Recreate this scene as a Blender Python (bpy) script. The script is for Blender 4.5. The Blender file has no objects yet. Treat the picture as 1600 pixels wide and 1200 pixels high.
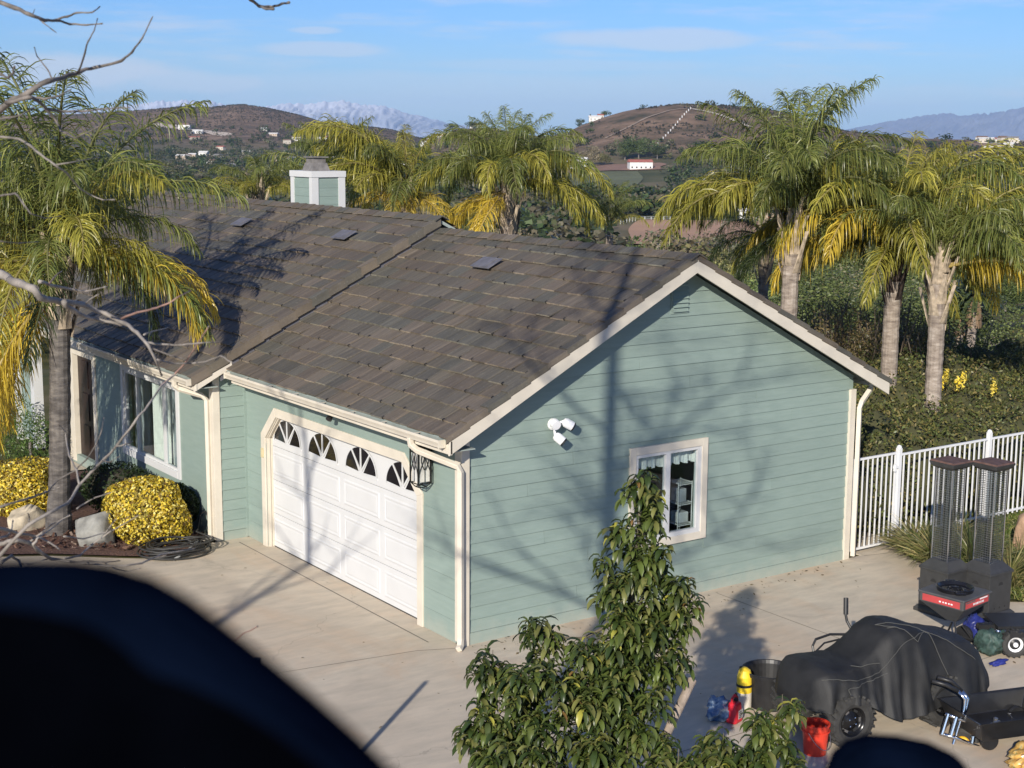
import bpy, bmesh, math, random
import numpy as np
from mathutils import Vector, Matrix, Euler

random.seed(7)
rng = np.random.default_rng(7)
S = bpy.context.scene
COL = S.collection

# ------------------------------------------------------------------ camera
# house axes are the world axes: X along the gable wall, Y along the garage door wall, Z up
FPX = 2318.0                                      # focal length in pixels of a 1600 px wide frame
CAM = np.array([-10.788, -16.482, 7.03])
RX = np.array([0.81821706, -0.09085858, 0.56768438])
RY = np.array([-0.5748747, -0.14015397, 0.80614883])
RZ = np.cross(RX, RY); RZ /= np.linalg.norm(RZ); RX = np.cross(RY, RZ)
RM = np.array([RX, RY, RZ])
cd = bpy.data.cameras.new('camera'); cam = bpy.data.objects.new('camera', cd); COL.objects.link(cam)
right, down, fwd = RM[:, 0], RM[:, 1], RM[:, 2]
m = Matrix.Identity(4)
for i in range(3):
    m[i][0] = right[i]; m[i][1] = -down[i]; m[i][2] = -fwd[i]; m[i][3] = CAM[i]
cam.matrix_world = m
cd.sensor_width = 36.0; cd.lens = FPX / 1600 * 36.0
cd.clip_start = 0.05; cd.clip_end = 60000
cd.dof.use_dof = True; cd.dof.focus_distance = 24.0; cd.dof.aperture_fstop = 52.155 / 7.0
S.camera = cam

# ------------------------------------------------------------------ light
SUN_AZ, SUN_EL = math.radians(39.5), math.radians(22.5)      # the way the shadows run; height of the sun
sd = Vector((math.cos(SUN_AZ) * math.cos(SUN_EL), math.sin(SUN_AZ) * math.cos(SUN_EL), -math.sin(SUN_EL)))
sl = bpy.data.lights.new('sun', 'SUN'); sl.energy = 4.6; sl.angle = math.radians(0.53); sl.color = (1.0, 0.93, 0.82)
sun = bpy.data.objects.new('sun', sl); COL.objects.link(sun); sun.rotation_euler = sd.to_track_quat('-Z', 'Y').to_euler()
sun.location = (-30, -40, 40)
S.view_settings.view_transform = 'Standard'; S.view_settings.look = 'None'
S.view_settings.exposure = 0.43; S.view_settings.gamma = 1.0; S.view_settings.use_curve_mapping = False
S.cycles.use_denoising = True
S.cycles.max_bounces = 8; S.cycles.transparent_max_bounces = 12; S.cycles.volume_bounces = 1
S.cycles.diffuse_bounces = 3

HEAD = math.atan2(fwd[1], fwd[0])
W = bpy.data.worlds.new('World'); S.world = W; W.use_nodes = True
nt = W.node_tree; nt.nodes.clear()
def N(t, typ, **kw):
    n = t.nodes.new(typ)
    for k, v in kw.items(): setattr(n, k, v)
    return n
def math_(t, op, a, b=None, clamp=False):
    n = N(t, 'ShaderNodeMath', operation=op); n.use_clamp = clamp
    for i, v in enumerate((a, b)):
        if v is None: continue
        if isinstance(v, (int, float)): n.inputs[i].default_value = v
        else: t.links.new(v, n.inputs[i])
    return n.outputs[0]
def mixc(t, fac, a, b, blend='MIX'):
    n = N(t, 'ShaderNodeMix', data_type='RGBA', blend_type=blend)
    for i, v in ((0, fac), (6, a), (7, b)):
        if isinstance(v, (int, float)): n.inputs[i].default_value = v
        elif isinstance(v, tuple): n.inputs[i].default_value = (*v, 1)
        else: t.links.new(v, n.inputs[i])
    return n.outputs[2]
def build_world():
    t = nt; L = t.links.new
    sky = N(t, 'ShaderNodeTexSky', sky_type='NISHITA'); sky.sun_disc = False
    sky.sun_elevation = SUN_EL; sky.sun_rotation = math.radians(90) - (SUN_AZ + math.pi)
    sky.altitude = 300; sky.air_density = 1.0; sky.dust_density = 0.4; sky.ozone_density = 1.6
    geo = N(t, 'ShaderNodeTexCoord'); sep = N(t, 'ShaderNodeSeparateXYZ'); L(geo.outputs['Generated'], sep.inputs[0])
    az = math_(t, 'ARCTAN2', sep.outputs[1], sep.outputs[0])
    az = math_(t, 'SUBTRACT', HEAD, az)                       # + to the right of the valley axis
    el = math_(t, 'ARCSINE', sep.outputs[2])
    # thin high cloud: noise stretched along the horizon
    cv = N(t, 'ShaderNodeCombineXYZ'); L(math_(t, 'MULTIPLY', az, 7.0), cv.inputs[0]); L(math_(t, 'MULTIPLY', el, 55.0), cv.inputs[1])
    nz = N(t, 'ShaderNodeTexNoise'); nz.inputs['Scale'].default_value = 1.0; nz.inputs['Detail'].default_value = 7; nz.inputs['Roughness'].default_value = 0.6
    L(cv.outputs[0], nz.inputs['Vector'])
    cv2 = N(t, 'ShaderNodeCombineXYZ'); L(math_(t, 'MULTIPLY', az, 22.0), cv2.inputs[0]); L(math_(t, 'MULTIPLY', el, 60.0), cv2.inputs[1])
    nz2 = N(t, 'ShaderNodeTexNoise'); nz2.inputs['Scale'].default_value = 1.0; nz2.inputs['Detail'].default_value = 6
    L(cv2.outputs[0], nz2.inputs['Vector'])
    wob = math_(t, 'MULTIPLY', math_(t, 'SUBTRACT', nz2.outputs[0], 0.5), 1.5)
    mask = None
    # compass bearing, height, half widths, strength of each bank of cloud
    for (a, e, ra, re, st) in ((0.095, 0.061, 0.085, 0.0085, 0.6), (-0.125, 0.053, 0.055, 0.006, 0.55), (-0.30, 0.036, 0.10, 0.014, 0.75),
                               (0.03, 0.044, 0.13, 0.005, 0.35), (-0.315, 0.087, 0.07, 0.007, 0.45), (-0.13, 0.065, 0.02, 0.003, 0.5), (-0.21, 0.031, 0.06, 0.009, 0.6), (-0.06, 0.030, 0.16, 0.012, 0.4), (0.06, 0.022, 0.3, 0.02, 0.45)):
        x = math_(t, 'DIVIDE', math_(t, 'SUBTRACT', az, a), ra); y = math_(t, 'DIVIDE', math_(t, 'SUBTRACT', el, e), re)
        d = math_(t, 'ADD', math_(t, 'POWER', math_(t, 'ABSOLUTE', x), 2.0), math_(t, 'POWER', math_(t, 'ABSOLUTE', y), 2.0))
        d = math_(t, 'ADD', d, wob)
        mm = N(t, 'ShaderNodeMapRange', interpolation_type='SMOOTHSTEP'); L(d, mm.inputs[0])
        mm.inputs[1].default_value = 1.15; mm.inputs[2].default_value = 0.2; mm.inputs[3].default_value = 0; mm.inputs[4].default_value = st
        mask = mm.outputs[0] if mask is None else math_(t, 'MAXIMUM', mask, mm.outputs[0])
    th = N(t, 'ShaderNodeMapRange', interpolation_type='SMOOTHSTEP'); L(nz.outputs[0], th.inputs[0])
    th.inputs[1].default_value = 0.46; th.inputs[2].default_value = 0.72; th.inputs[4].default_value = 0.55
    mask = math_(t, 'MAXIMUM', mask, th.outputs[0])
    up = N(t, 'ShaderNodeMapRange'); L(el, up.inputs[0]); up.inputs[1].default_value = 0.0; up.inputs[2].default_value = 0.02
    mask = math_(t, 'MULTIPLY', math_(t, 'MULTIPLY', mask, up.outputs[0]), 0.85)
    ve = N(t, 'ShaderNodeMapRange', interpolation_type='SMOOTHSTEP'); L(el, ve.inputs[0]); ve.inputs[1].default_value = .085; ve.inputs[2].default_value = -.01; ve.inputs[4].default_value = .24
    mask = math_(t, 'MAXIMUM', mask, math_(t, 'ADD', ve.outputs[0], math_(t, 'MULTIPLY', mask, .6)))
    mix = N(t, 'ShaderNodeMix', data_type='RGBA'); L(mask, mix.inputs[0]); L(mixc(t, 1.0, sky.outputs[0], (.56, .90, 1.60), 'MULTIPLY'), mix.inputs[6]); mix.inputs[7].default_value = (9.0, 9.2, 10.2, 1)
    hs = N(t, 'ShaderNodeHueSaturation'); hs.inputs['Saturation'].default_value = 1.0; L(mix.outputs[2], hs.inputs['Color'])
    bg = N(t, 'ShaderNodeBackground'); bg.inputs[1].default_value = 0.06; L(hs.outputs[0], bg.inputs[0])
    o = N(t, 'ShaderNodeOutputWorld'); L(bg.outputs[0], o.inputs[0])
build_world()

# ------------------------------------------------------------------ helpers
def ray(px, py): return RM @ np.array([px - 800.0, py - 600.0, FPX])
def gp(px, py, z=0.0):
    d = ray(px, py); return CAM + d * ((z - CAM[2]) / d[2])
def on_x(px, py, x=0.0):
    d = ray(px, py); return CAM + d * ((x - CAM[0]) / d[0])
def on_y(px, py, y=0.0):
    d = ray(px, py); return CAM + d * ((y - CAM[1]) / d[1])
def at(px, py, dist): return CAM + ray(px, py) * (dist / FPX)
def depth(p): return float((np.asarray(p, float) - CAM) @ fwd)
def pxof(p):
    q = RM.T @ (np.asarray(p, float) - CAM); return 800 + FPX * q[0] / q[2], 600 + FPX * q[1] / q[2]

def tag(o, label=None, cat=None, group=None, kind=None):
    if label: o['label'] = label
    if cat: o['category'] = cat
    if group: o['group'] = group
    if kind: o['kind'] = kind
    return o
ORIG = {}
def origin(o): return ORIG.get(o.name, Vector((0, 0, 0)))
def thing(name, label, cat, loc=(0, 0, 0), rz=0.0, group=None):
    o = bpy.data.objects.new(name, None); COL.objects.link(o); o.empty_display_size = 0.2
    o.location = loc; o.rotation_euler = (0, 0, rz); ORIG[o.name] = Vector(loc)
    return tag(o, label, cat, group)

class MB:
    """collects shapes; build() links them as ONE mesh object"""
    def __init__(s): s.v = []; s.f = []; s.c = []
    def add(s, vs, fs, col=None):
        n = len(s.v); s.v += [tuple(map(float, v)) for v in vs]; s.f += [tuple(i + n for i in f) for f in fs]
        s.c += [col or (1, 1, 1)] * len(fs); return s
    def box(s, a, b, col=None):
        (x0, y0, z0), (x1, y1, z1) = [min(p, q) for p, q in zip(a, b)], [max(p, q) for p, q in zip(a, b)]
        v = [(x0, y0, z0), (x1, y0, z0), (x1, y1, z0), (x0, y1, z0), (x0, y0, z1), (x1, y0, z1), (x1, y1, z1), (x0, y1, z1)]
        return s.add(v, [(3, 2, 1, 0), (4, 5, 6, 7), (0, 1, 5, 4), (1, 2, 6, 5), (2, 3, 7, 6), (3, 0, 4, 7)], col)
    def obox(s, c, ux, uy, uz, col=None):
        """box round c with half axes ux, uy, uz"""
        c, ux, uy, uz = [np.asarray(q, float) for q in (c, ux, uy, uz)]
        v = [c + a * ux + b * uy + d * uz for d in (-1, 1) for (a, b) in ((-1, -1), (1, -1), (1, 1), (-1, 1))]
        return s.add(v, [(3, 2, 1, 0), (4, 5, 6, 7), (0, 1, 5, 4), (1, 2, 6, 5), (2, 3, 7, 6), (3, 0, 4, 7)], col)
    def prism(s, poly, ext, col=None):
        poly = [np.asarray(p, float) for p in poly]; n = len(poly); e = np.asarray(ext, float)
        v = poly + [p + e for p in poly]
        return s.add(v, [tuple(range(n))[::-1], tuple(range(n, 2 * n))] + [(i, (i + 1) % n, n + (i + 1) % n, n + i) for i in range(n)], col)
    def tube(s, pts, r, sides=8, col=None, cap=True):
        pts = [np.asarray(p, float) for p in pts]; n = len(pts)
        rs = r if hasattr(r, '__len__') else [r] * n
        t0 = pts[1] - pts[0]; ref = np.array([0, 0, 1.0]) if abs(t0[2]) < 0.9 * np.linalg.norm(t0) else np.array([1.0, 0, 0])
        vs = []
        for i in range(n):
            t = pts[min(i + 1, n - 1)] - pts[max(i - 1, 0)]; t = t / (np.linalg.norm(t) + 1e-9)
            a = ref - t * (ref @ t); a /= np.linalg.norm(a) + 1e-9; b = np.cross(t, a); ref = a
            for k in range(sides):
                q = 2 * math.pi * (k + .5) / sides; vs.append(pts[i] + (a * math.cos(q) + b * math.sin(q)) * rs[i])
        fs = [(i * sides + k, i * sides + (k + 1) % sides, (i + 1) * sides + (k + 1) % sides, (i + 1) * sides + k) for i in range(n - 1) for k in range(sides)]
        if cap: fs += [tuple(range(sides))[::-1], tuple(range((n - 1) * sides, n * sides))]
        return s.add(vs, fs, col)
    def lathe(s, prof, c=(0, 0, 0), ax=(0, 0, 1), sides=24, col=None, sx=1, sy=1, cap=True):
        """profile of (radius, height) turned about ax"""
        ax = np.asarray(ax, float); ax /= np.linalg.norm(ax); ref = np.array([1.0, 0, 0]) if abs(ax[0]) < .9 else np.array([0, 1.0, 0])
        a = ref - ax * (ref @ ax); a /= np.linalg.norm(a); b = np.cross(ax, a); c = np.asarray(c, float)
        vs = [c + ax * h + (a * math.cos(2 * math.pi * k / sides) * sx + b * math.sin(2 * math.pi * k / sides) * sy) * r for r, h in prof for k in range(sides)]
        n = len(prof)
        fs = [(i * sides + k, i * sides + (k + 1) % sides, (i + 1) * sides + (k + 1) % sides, (i + 1) * sides + k) for i in range(n - 1) for k in range(sides)]
        if cap: fs += [tuple(range(sides))[::-1], tuple(range((n - 1) * sides, n * sides))]
        return s.add(vs, fs, col)
    def build(s, name, mat, parent=None, smooth=False, bevel=0, o=None, kind=None, recalc=False):
        org = o if o is not None else (origin(parent) if parent else Vector((0, 0, 0)))
        me = bpy.data.meshes.new(name)
        v = np.array(s.v) - np.array(org)
        me.from_pydata([tuple(x) for x in v], [], s.f); me.materials.append(mat)
        if any(c != (1, 1, 1) for c in s.c): face_col(me, np.array(s.c))
        if recalc:
            bm = bmesh.new(); bm.from_mesh(me); bmesh.ops.recalc_face_normals(bm, faces=bm.faces); bm.to_mesh(me); bm.free()
        if smooth: me.shade_smooth()
        return link(name, me, parent, org, bevel, kind)
def face_col(me, c):
    at_ = me.attributes.new('col', 'FLOAT_COLOR', 'FACE')
    c4 = np.ones((len(me.polygons), 4), np.float32); c4[:, :3] = c[:len(c4)]; at_.data.foreach_set('color', c4.ravel())
def link(name, me, parent=None, org=(0, 0, 0), bevel=0, kind=None):
    ob = bpy.data.objects.new(name, me); COL.objects.link(ob)
    if parent: ob.parent = parent
    else: ob.location = org
    ORIG[ob.name] = Vector(org)
    if bevel:
        b = ob.modifiers.new('bevel', 'BEVEL'); b.width = bevel; b.segments = 2; b.limit_method = 'ANGLE'
    if kind: ob['kind'] = kind
    return ob
def mesh_np(name, v, f, mat, col=None, smooth=False):
    """mesh from arrays: v (n,3), f (m,3 or 4)"""
    me = bpy.data.meshes.new(name); k = f.shape[1]
    me.vertices.add(len(v)); me.vertices.foreach_set('co', v.astype(np.float32).ravel())
    me.loops.add(f.size); me.loops.foreach_set('vertex_index', f.astype(np.int32).ravel())
    me.polygons.add(len(f)); me.polygons.foreach_set('loop_start', np.arange(0, f.size, k, dtype=np.int32))
    me.materials.append(mat); me.update(calc_edges=True)
    if col is not None: face_col(me, col)
    if smooth: me.shade_smooth()
    me.validate(); return me

# value noise on arrays
_perm = np.random.default_rng(3).random((256, 256))
def vnoise(x, y):
    x = np.asarray(x, float); y = np.asarray(y, float); xi = np.floor(x).astype(int); yi = np.floor(y).astype(int)
    fx = x - xi; fy = y - yi; fx = fx * fx * (3 - 2 * fx); fy = fy * fy * (3 - 2 * fy); g = lambda a, b: _perm[a & 255, b & 255]
    return (g(xi, yi) * (1 - fx) + g(xi + 1, yi) * fx) * (1 - fy) + (g(xi, yi + 1) * (1 - fx) + g(xi + 1, yi + 1) * fx) * fy
def fbm(x, y, o=4):
    s = 0; a = .5
    for i in range(o): s = s + a * vnoise(x * 2 ** i + 17 * i, y * 2 ** i + 5 * i); a *= .5
    return s

# ------------------------------------------------------------------ materials
def mat_base(name):
    mt = bpy.data.materials.new(name); mt.use_nodes = True; t = mt.node_tree
    return mt, t, t.nodes['Principled BSDF']
def noise_(t, scale, detail=4, vec=None, rough=.55, dist=0):
    n = N(t, 'ShaderNodeTexNoise'); n.inputs['Scale'].default_value = scale; n.inputs['Detail'].default_value = detail
    n.inputs['Roughness'].default_value = rough; n.inputs['Distortion'].default_value = dist
    if vec is not None: t.links.new(vec, n.inputs['Vector'])
    return n.outputs[0]
def pos_(t, scale=(1, 1, 1), src='Position'):
    if src == 'Position': o = N(t, 'ShaderNodeNewGeometry').outputs['Position']
    else: o = N(t, 'ShaderNodeTexCoord').outputs[src]
    mp = N(t, 'ShaderNodeMapping'); mp.inputs['Scale'].default_value = scale; t.links.new(o, mp.inputs[0]); return mp.outputs[0]
def ramp_(t, fac, stops):
    r = N(t, 'ShaderNodeValToRGB'); e = r.color_ramp.elements
    while len(e) < len(stops): e.new(.5)
    for el, (p, c) in zip(e, stops): el.position = p; el.color = (*c, 1)
    t.links.new(fac, r.inputs[0]); return r.outputs[0]
def bump_(t, b, h, strength=.3, dist=.01):
    n = N(t, 'ShaderNodeBump'); n.inputs['Strength'].default_value = strength; n.inputs['Distance'].default_value = dist
    t.links.new(h, n.inputs['Height']); t.links.new(n.outputs[0], b.inputs['Normal'])
def simple(name, c, rough=.6, metal=0, var=.12, scale=6, bump=0, bscale=60, spec=.4, src='Position'):
    """one paint or plastic with a little wear and unevenness"""
    mt, t, b = mat_base(name); p = pos_(t, src=src)
    n = noise_(t, scale, 5, p); lo = tuple(x * (1 - var) for x in c); hi = tuple(min(1, x * (1 + var)) for x in c)
    t.links.new(ramp_(t, n, [(.3, lo), (.7, hi)]), b.inputs['Base Color'])
    b.inputs['Roughness'].default_value = rough; b.inputs['Metallic'].default_value = metal; b.inputs['Specular IOR Level'].default_value = spec
    if bump: bump_(t, b, noise_(t, bscale, 3, p), bump, .01)
    return mt
def leafy(name, trans=.35, rough=.45, hue=.0):
    """leaves: colour held per leaf in the mesh, some light passing through"""
    mt, t, b = mat_base(name); a = N(t, 'ShaderNodeAttribute', attribute_name='col'); oi = N(t, 'ShaderNodeObjectInfo')
    h = N(t, 'ShaderNodeHueSaturation'); t.links.new(a.outputs['Color'], h.inputs['Color'])
    mr = N(t, 'ShaderNodeMapRange'); t.links.new(oi.outputs['Random'], mr.inputs[0]); mr.inputs[3].default_value = .78; mr.inputs[4].default_value = 1.22
    t.links.new(mr.outputs[0], h.inputs['Value']); t.links.new(h.outputs[0], b.inputs['Base Color'])
    b.inputs['Roughness'].default_value = rough; b.inputs['Specular IOR Level'].default_value = .35
    tr = N(t, 'ShaderNodeBsdfTranslucent'); t.links.new(h.outputs[0], tr.inputs[0])
    mx = N(t, 'ShaderNodeMixShader'); mx.inputs[0].default_value = trans
    t.links.new(b.outputs[0], mx.inputs[1]); t.links.new(tr.outputs[0], mx.inputs[2]); t.links.new(mx.outputs[0], t.nodes['Material Output'].inputs[0])
    return mt
M = {}
def siding_mat():
    mt, t, b = mat_base('green siding paint'); p = pos_(t, (1.2, 1.2, 9)); n = noise_(t, 2.2, 6, p)
    c = ramp_(t, n, [(.25, (.202, .270, .236)), (.75, (.244, .312, .275))])
    g = noise_(t, .9, 4, pos_(t)); c = mixc(t, math_(t, 'MULTIPLY', g, .25), c, (.275, .325, .295))
    # dust splashed up from the concrete
    z = N(t, 'ShaderNodeSeparateXYZ'); t.links.new(N(t, 'ShaderNodeNewGeometry').outputs['Position'], z.inputs[0])
    d = N(t, 'ShaderNodeMapRange'); t.links.new(math_(t, 'ADD', z.outputs[2], math_(t, 'MULTIPLY', noise_(t, 5, 4, pos_(t)), .5)), d.inputs[0]); d.inputs[1].default_value = .55; d.inputs[2].default_value = .2; d.inputs[3].default_value = 0; d.inputs[4].default_value = .55
    c = mixc(t, d.outputs[0], c, (.36, .36, .30)); oi = N(t, 'ShaderNodeObjectInfo'); vr = N(t, 'ShaderNodeMapRange'); t.links.new(oi.outputs['Random'], vr.inputs[0]); vr.inputs[3].default_value = .955; vr.inputs[4].default_value = 1.045; hv = N(t, 'ShaderNodeHueSaturation'); t.links.new(vr.outputs[0], hv.inputs['Value']); t.links.new(c, hv.inputs['Color'])
    t.links.new(hv.outputs[0], b.inputs['Base Color']); b.inputs['Roughness'].default_value = .62
    bump_(t, b, noise_(t, 18, 4, pos_(t, (1, 1, 6))), .12, .01); return mt
M['siding'] = siding_mat()
M['trim'] = simple('cream trim paint', (.60, .545, .45), .5, 0, .07, 3, .06, 25)
M['white'] = simple('white door paint', (.58, .58, .57), .42, 0, .03, 2)
M['whitemetal'] = simple('white fence paint', (.70, .70, .70), .4, 0, .05, 3)
M['soffit'] = simple('soffit paint', (.30, .34, .31), .7)
M['lead'] = simple('dark roof metal', (.125, .122, .135), .55, 0, .2, 8)
M['black'] = simple('black plastic', (.018, .018, .019), .42, 0, .25, 9)
M['blackmetal'] = simple('black iron', (.022, .022, .021), .4, .5, .2, 9)
M['chrome'] = simple('chromed steel', (.62, .64, .67), .14, 1, .05, 9)
M['steel'] = simple('galvanised steel', (.36, .36, .36), .35, .9, .15, 9)
M['dark'] = simple('dark interior', (.02, .02, .02), .9)
def glass_mat(name, tint=(.9, .95, .95), rough=.02):
    mt, t, b = mat_base(name); b.inputs['Base Color'].default_value = (*tint, 1); b.inputs['Roughness'].default_value = rough
    g = N(t, 'ShaderNodeBsdfGlossy'); g.inputs['Roughness'].default_value = rough
    tr = N(t, 'ShaderNodeBsdfTransparent'); tr.inputs[0].default_value = (*tint, 1)
    fr = N(t, 'ShaderNodeLayerWeight'); fr.inputs[0].default_value = .5
    mx = N(t, 'ShaderNodeMixShader'); t.links.new(math_(t, 'ADD', math_(t, 'MULTIPLY', math_(t, 'POWER', fr.outputs['Facing'], 4.0), .6), .04), mx.inputs[0]); t.links.new(tr.outputs[0], mx.inputs[1]); t.links.new(g.outputs[0], mx.inputs[2])
    t.links.new(mx.outputs[0], t.nodes['Material Output'].inputs[0]); return mt
M['glass'] = glass_mat('window glass')
M['darkglass'] = simple('dark glazing', (.012, .012, .014), .06, 0, .2, 3)
def tile_mat():
    mt, t, b = mat_base('concrete roof tile'); a = N(t, 'ShaderNodeAttribute', attribute_name='col')
    s = noise_(t, 1, 4, pos_(t, (1.1, 17, 1.1)), .7)                       # streaks that run down the slope
    c = mixc(t, 1.0, a.outputs['Color'], ramp_(t, s, [(.3, (.68, .68, .69)), (.52, (1, 1, 1)), (.68, (1.30, 1.27, 1.23)), (.8, (1.75, 1.68, 1.58))]), 'MULTIPLY')
    l = noise_(t, 30, 5, pos_(t)); lm = N(t, 'ShaderNodeMapRange'); t.links.new(l, lm.inputs[0]); lm.inputs[1].default_value = .60; lm.inputs[2].default_value = .72; lm.inputs[4].default_value = .45
    c = mixc(t, lm.outputs[0], c, (.24, .22, .19)); t.links.new(c, b.inputs['Base Color']); b.inputs['Roughness'].default_value = .72
    bump_(t, b, noise_(t, 45, 5, pos_(t)), .5, .01); return mt
M['tile'] = tile_mat()
def concrete_mat():
    mt, t, b = mat_base('driveway concrete'); p = pos_(t)
    c = ramp_(t, noise_(t, .45, 7, p, .62, .6), [(.28, (.46, .385, .29)), (.5, (.55, .465, .355)), (.72, (.60, .52, .40))])
    st = noise_(t, .8, 5, pos_(t, (1.0, .45, 1)), .6, .8); sm = N(t, 'ShaderNodeMapRange'); t.links.new(st, sm.inputs[0]); sm.inputs[1].default_value = .50; sm.inputs[2].default_value = .70; sm.inputs[4].default_value = .62
    c = mixc(t, sm.outputs[0], c, (.52, .36, .23))                          # rusty stains
    fw = noise_(t, 4, 6, pos_(t, (.35, 1.2, 1)), .65); fm = N(t, 'ShaderNodeMapRange'); t.links.new(fw, fm.inputs[0]); fm.inputs[1].default_value = .38; fm.inputs[2].default_value = .68; fm.inputs[4].default_value = .55
    c = mixc(t, fm.outputs[0], c, (.36, .32, .255))
    sp = noise_(t, 14, 2, p); sq = N(t, 'ShaderNodeMapRange'); t.links.new(sp, sq.inputs[0]); sq.inputs[1].default_value = .72; sq.inputs[2].default_value = .76; sq.inputs[4].default_value = .5
    c = mixc(t, sq.outputs[0], c, (.55, .5, .43))
    dk = noise_(t, .55, 6, pos_(t, (1, 1, 1)), .7, 1.2); dm = N(t, 'ShaderNodeMapRange'); t.links.new(dk, dm.inputs[0]); dm.inputs[1].default_value = .60; dm.inputs[2].default_value = .74; dm.inputs[4].default_value = .45
    c = mixc(t, dm.outputs[0], c, (.25, .225, .185))                        # old oil and damp
    vo = N(t, 'ShaderNodeTexVoronoi', feature='DISTANCE_TO_EDGE'); vo.inputs['Scale'].default_value = .19
    wv = N(t, 'ShaderNodeVectorMath', operation='ADD'); t.links.new(p, wv.inputs[0]); nc = N(t, 'ShaderNodeTexNoise'); nc.inputs['Scale'].default_value = 1.3; nc.inputs['Detail'].default_value = 6; t.links.new(p, nc.inputs['Vector']); t.links.new(nc.outputs['Color'], wv.inputs[1]); t.links.new(wv.outputs[0], vo.inputs['Vector'])
    cr = N(t, 'ShaderNodeMapRange'); t.links.new(vo.outputs['Distance'], cr.inputs[0]); cr.inputs[1].default_value = .0018; cr.inputs[2].default_value = .0008; cr.inputs[4].default_value = .28
    c = mixc(t, cr.outputs[0], c, (.16, .14, .115))                         # hairline cracks
    t.links.new(c, b.inputs['Base Color']); b.inputs['Roughness'].default_value = .8; bump_(t, b, noise_(t, 90, 4, p), .25, .01); return mt
M['concrete'] = concrete_mat()
M['bark'] = simple('grey bark', (.16, .14, .125), .85, 0, .45, 14, .6, 30)
M['leaf'] = leafy('leaf', .3, .42)
M['drytwig'] = simple('pale dead wood', (.27, .24, .21), .8, 0, .4, 9, .5, 40)
M['twigred'] = simple('reddish young bark', (.33, .20, .16), .6, 0, .25, 9)
# ================================================================== LAND
HF = np.array([math.cos(HEAD), math.sin(HEAD)]); HR = np.array([math.sin(HEAD), -math.cos(HEAD)])
def uD(x, y):
    dx = x - CAM[0]; dy = y - CAM[1]
    return dx * HR[0] + dy * HR[1], dx * HF[0] + dy * HF[1]       # metres to the right of the valley axis, metres along it
def bearing(px): r = ray(px, 210); return (r[0] * HR[0] + r[1] * HR[1]) / (r[0] * HF[0] + r[1] * HF[1])
def spot(px, D): u = bearing(px); q = CAM[:2] + HF * D + HR * (u * D); return q[0], q[1]
def rise(px, py, D):
    """height of a point seen at that place, D metres along the valley"""
    r = ray(px, py); return CAM[2] + D * r[2] / (r[0] * HF[0] + r[1] * HF[1])
HILL_A = [(-400, 185), (0, 180), (120, 178), (200, 174), (240, 171), (280, 167), (330, 168), (360, 164), (380, 163), (420, 169), (465, 179), (505, 191), (560, 196), (610, 202), (650, 214), (690, 222), (760, 228), (900, 232), (1700, 226)]
HILL_B = [(-400, 300), (560, 290), (640, 250), (672, 224), (692, 211), (708, 203), (730, 201), (765, 199), (800, 206), (850, 214), (885, 208), (905, 197), (930, 188), (950, 181), (975, 174), (1000, 169), (1030, 166), (1060, 163.5), (1100, 164.5), (1130, 165), (1200, 171), (1260, 187), (1320, 205), (1400, 215), (1500, 218), (1540, 219), (1600, 223), (1800, 232)]
def profile(tab, D):
    b = np.array([bearing(p) for p, _ in tab]); z = np.array([rise(p, q, D) for p, q in tab]); return b, z
PA = profile(HILL_A, 3200.0); PB = profile(HILL_B, 1800.0)
def smooth(a, b, x): t = np.clip((x - a) / (b - a), 0, 1); return t * t * (3 - 2 * t)
def H(x, y):
    x = np.asarray(x, float); y = np.asarray(y, float); u, D = uD(x, y)
    # the pad round the house is level, then the ground falls away behind it
    dx = np.maximum(np.maximum(-60 - x, x - 19), 0); dy = np.maximum(np.maximum(-60 - y, y - 24), 0); r = np.hypot(dx, dy)
    z = -9 * smooth(0, 45, r) - 17 * smooth(30, 330, r)
    und = fbm(x / 210 + 9, y / 210 + 4, 4) - .47
    z = z + und * 16 * smooth(120, 700, D)
    z = z - 4 * smooth(500, 1200, D)
    k = np.where(D > 1, u / np.maximum(D, 1), 0)
    rug = (fbm(x / 330, y / 330, 5) - .47)
    for (b, zt), Dc, wf, wb, amp in ((PB, 1800.0, 330, 420, 26), (PA, 3200.0, 620, 900, 60)):
        top = np.interp(k, b, zt); w = np.where(D < Dc, wf, wb); g = np.exp(-((D - Dc) / w) ** 2)
        zz = z + (top - z) * g + rug * amp * g * (1 - g) * 4 * .5
        z = np.where(D > 300, np.maximum(z, zz), z)
    return z - .03
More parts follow.
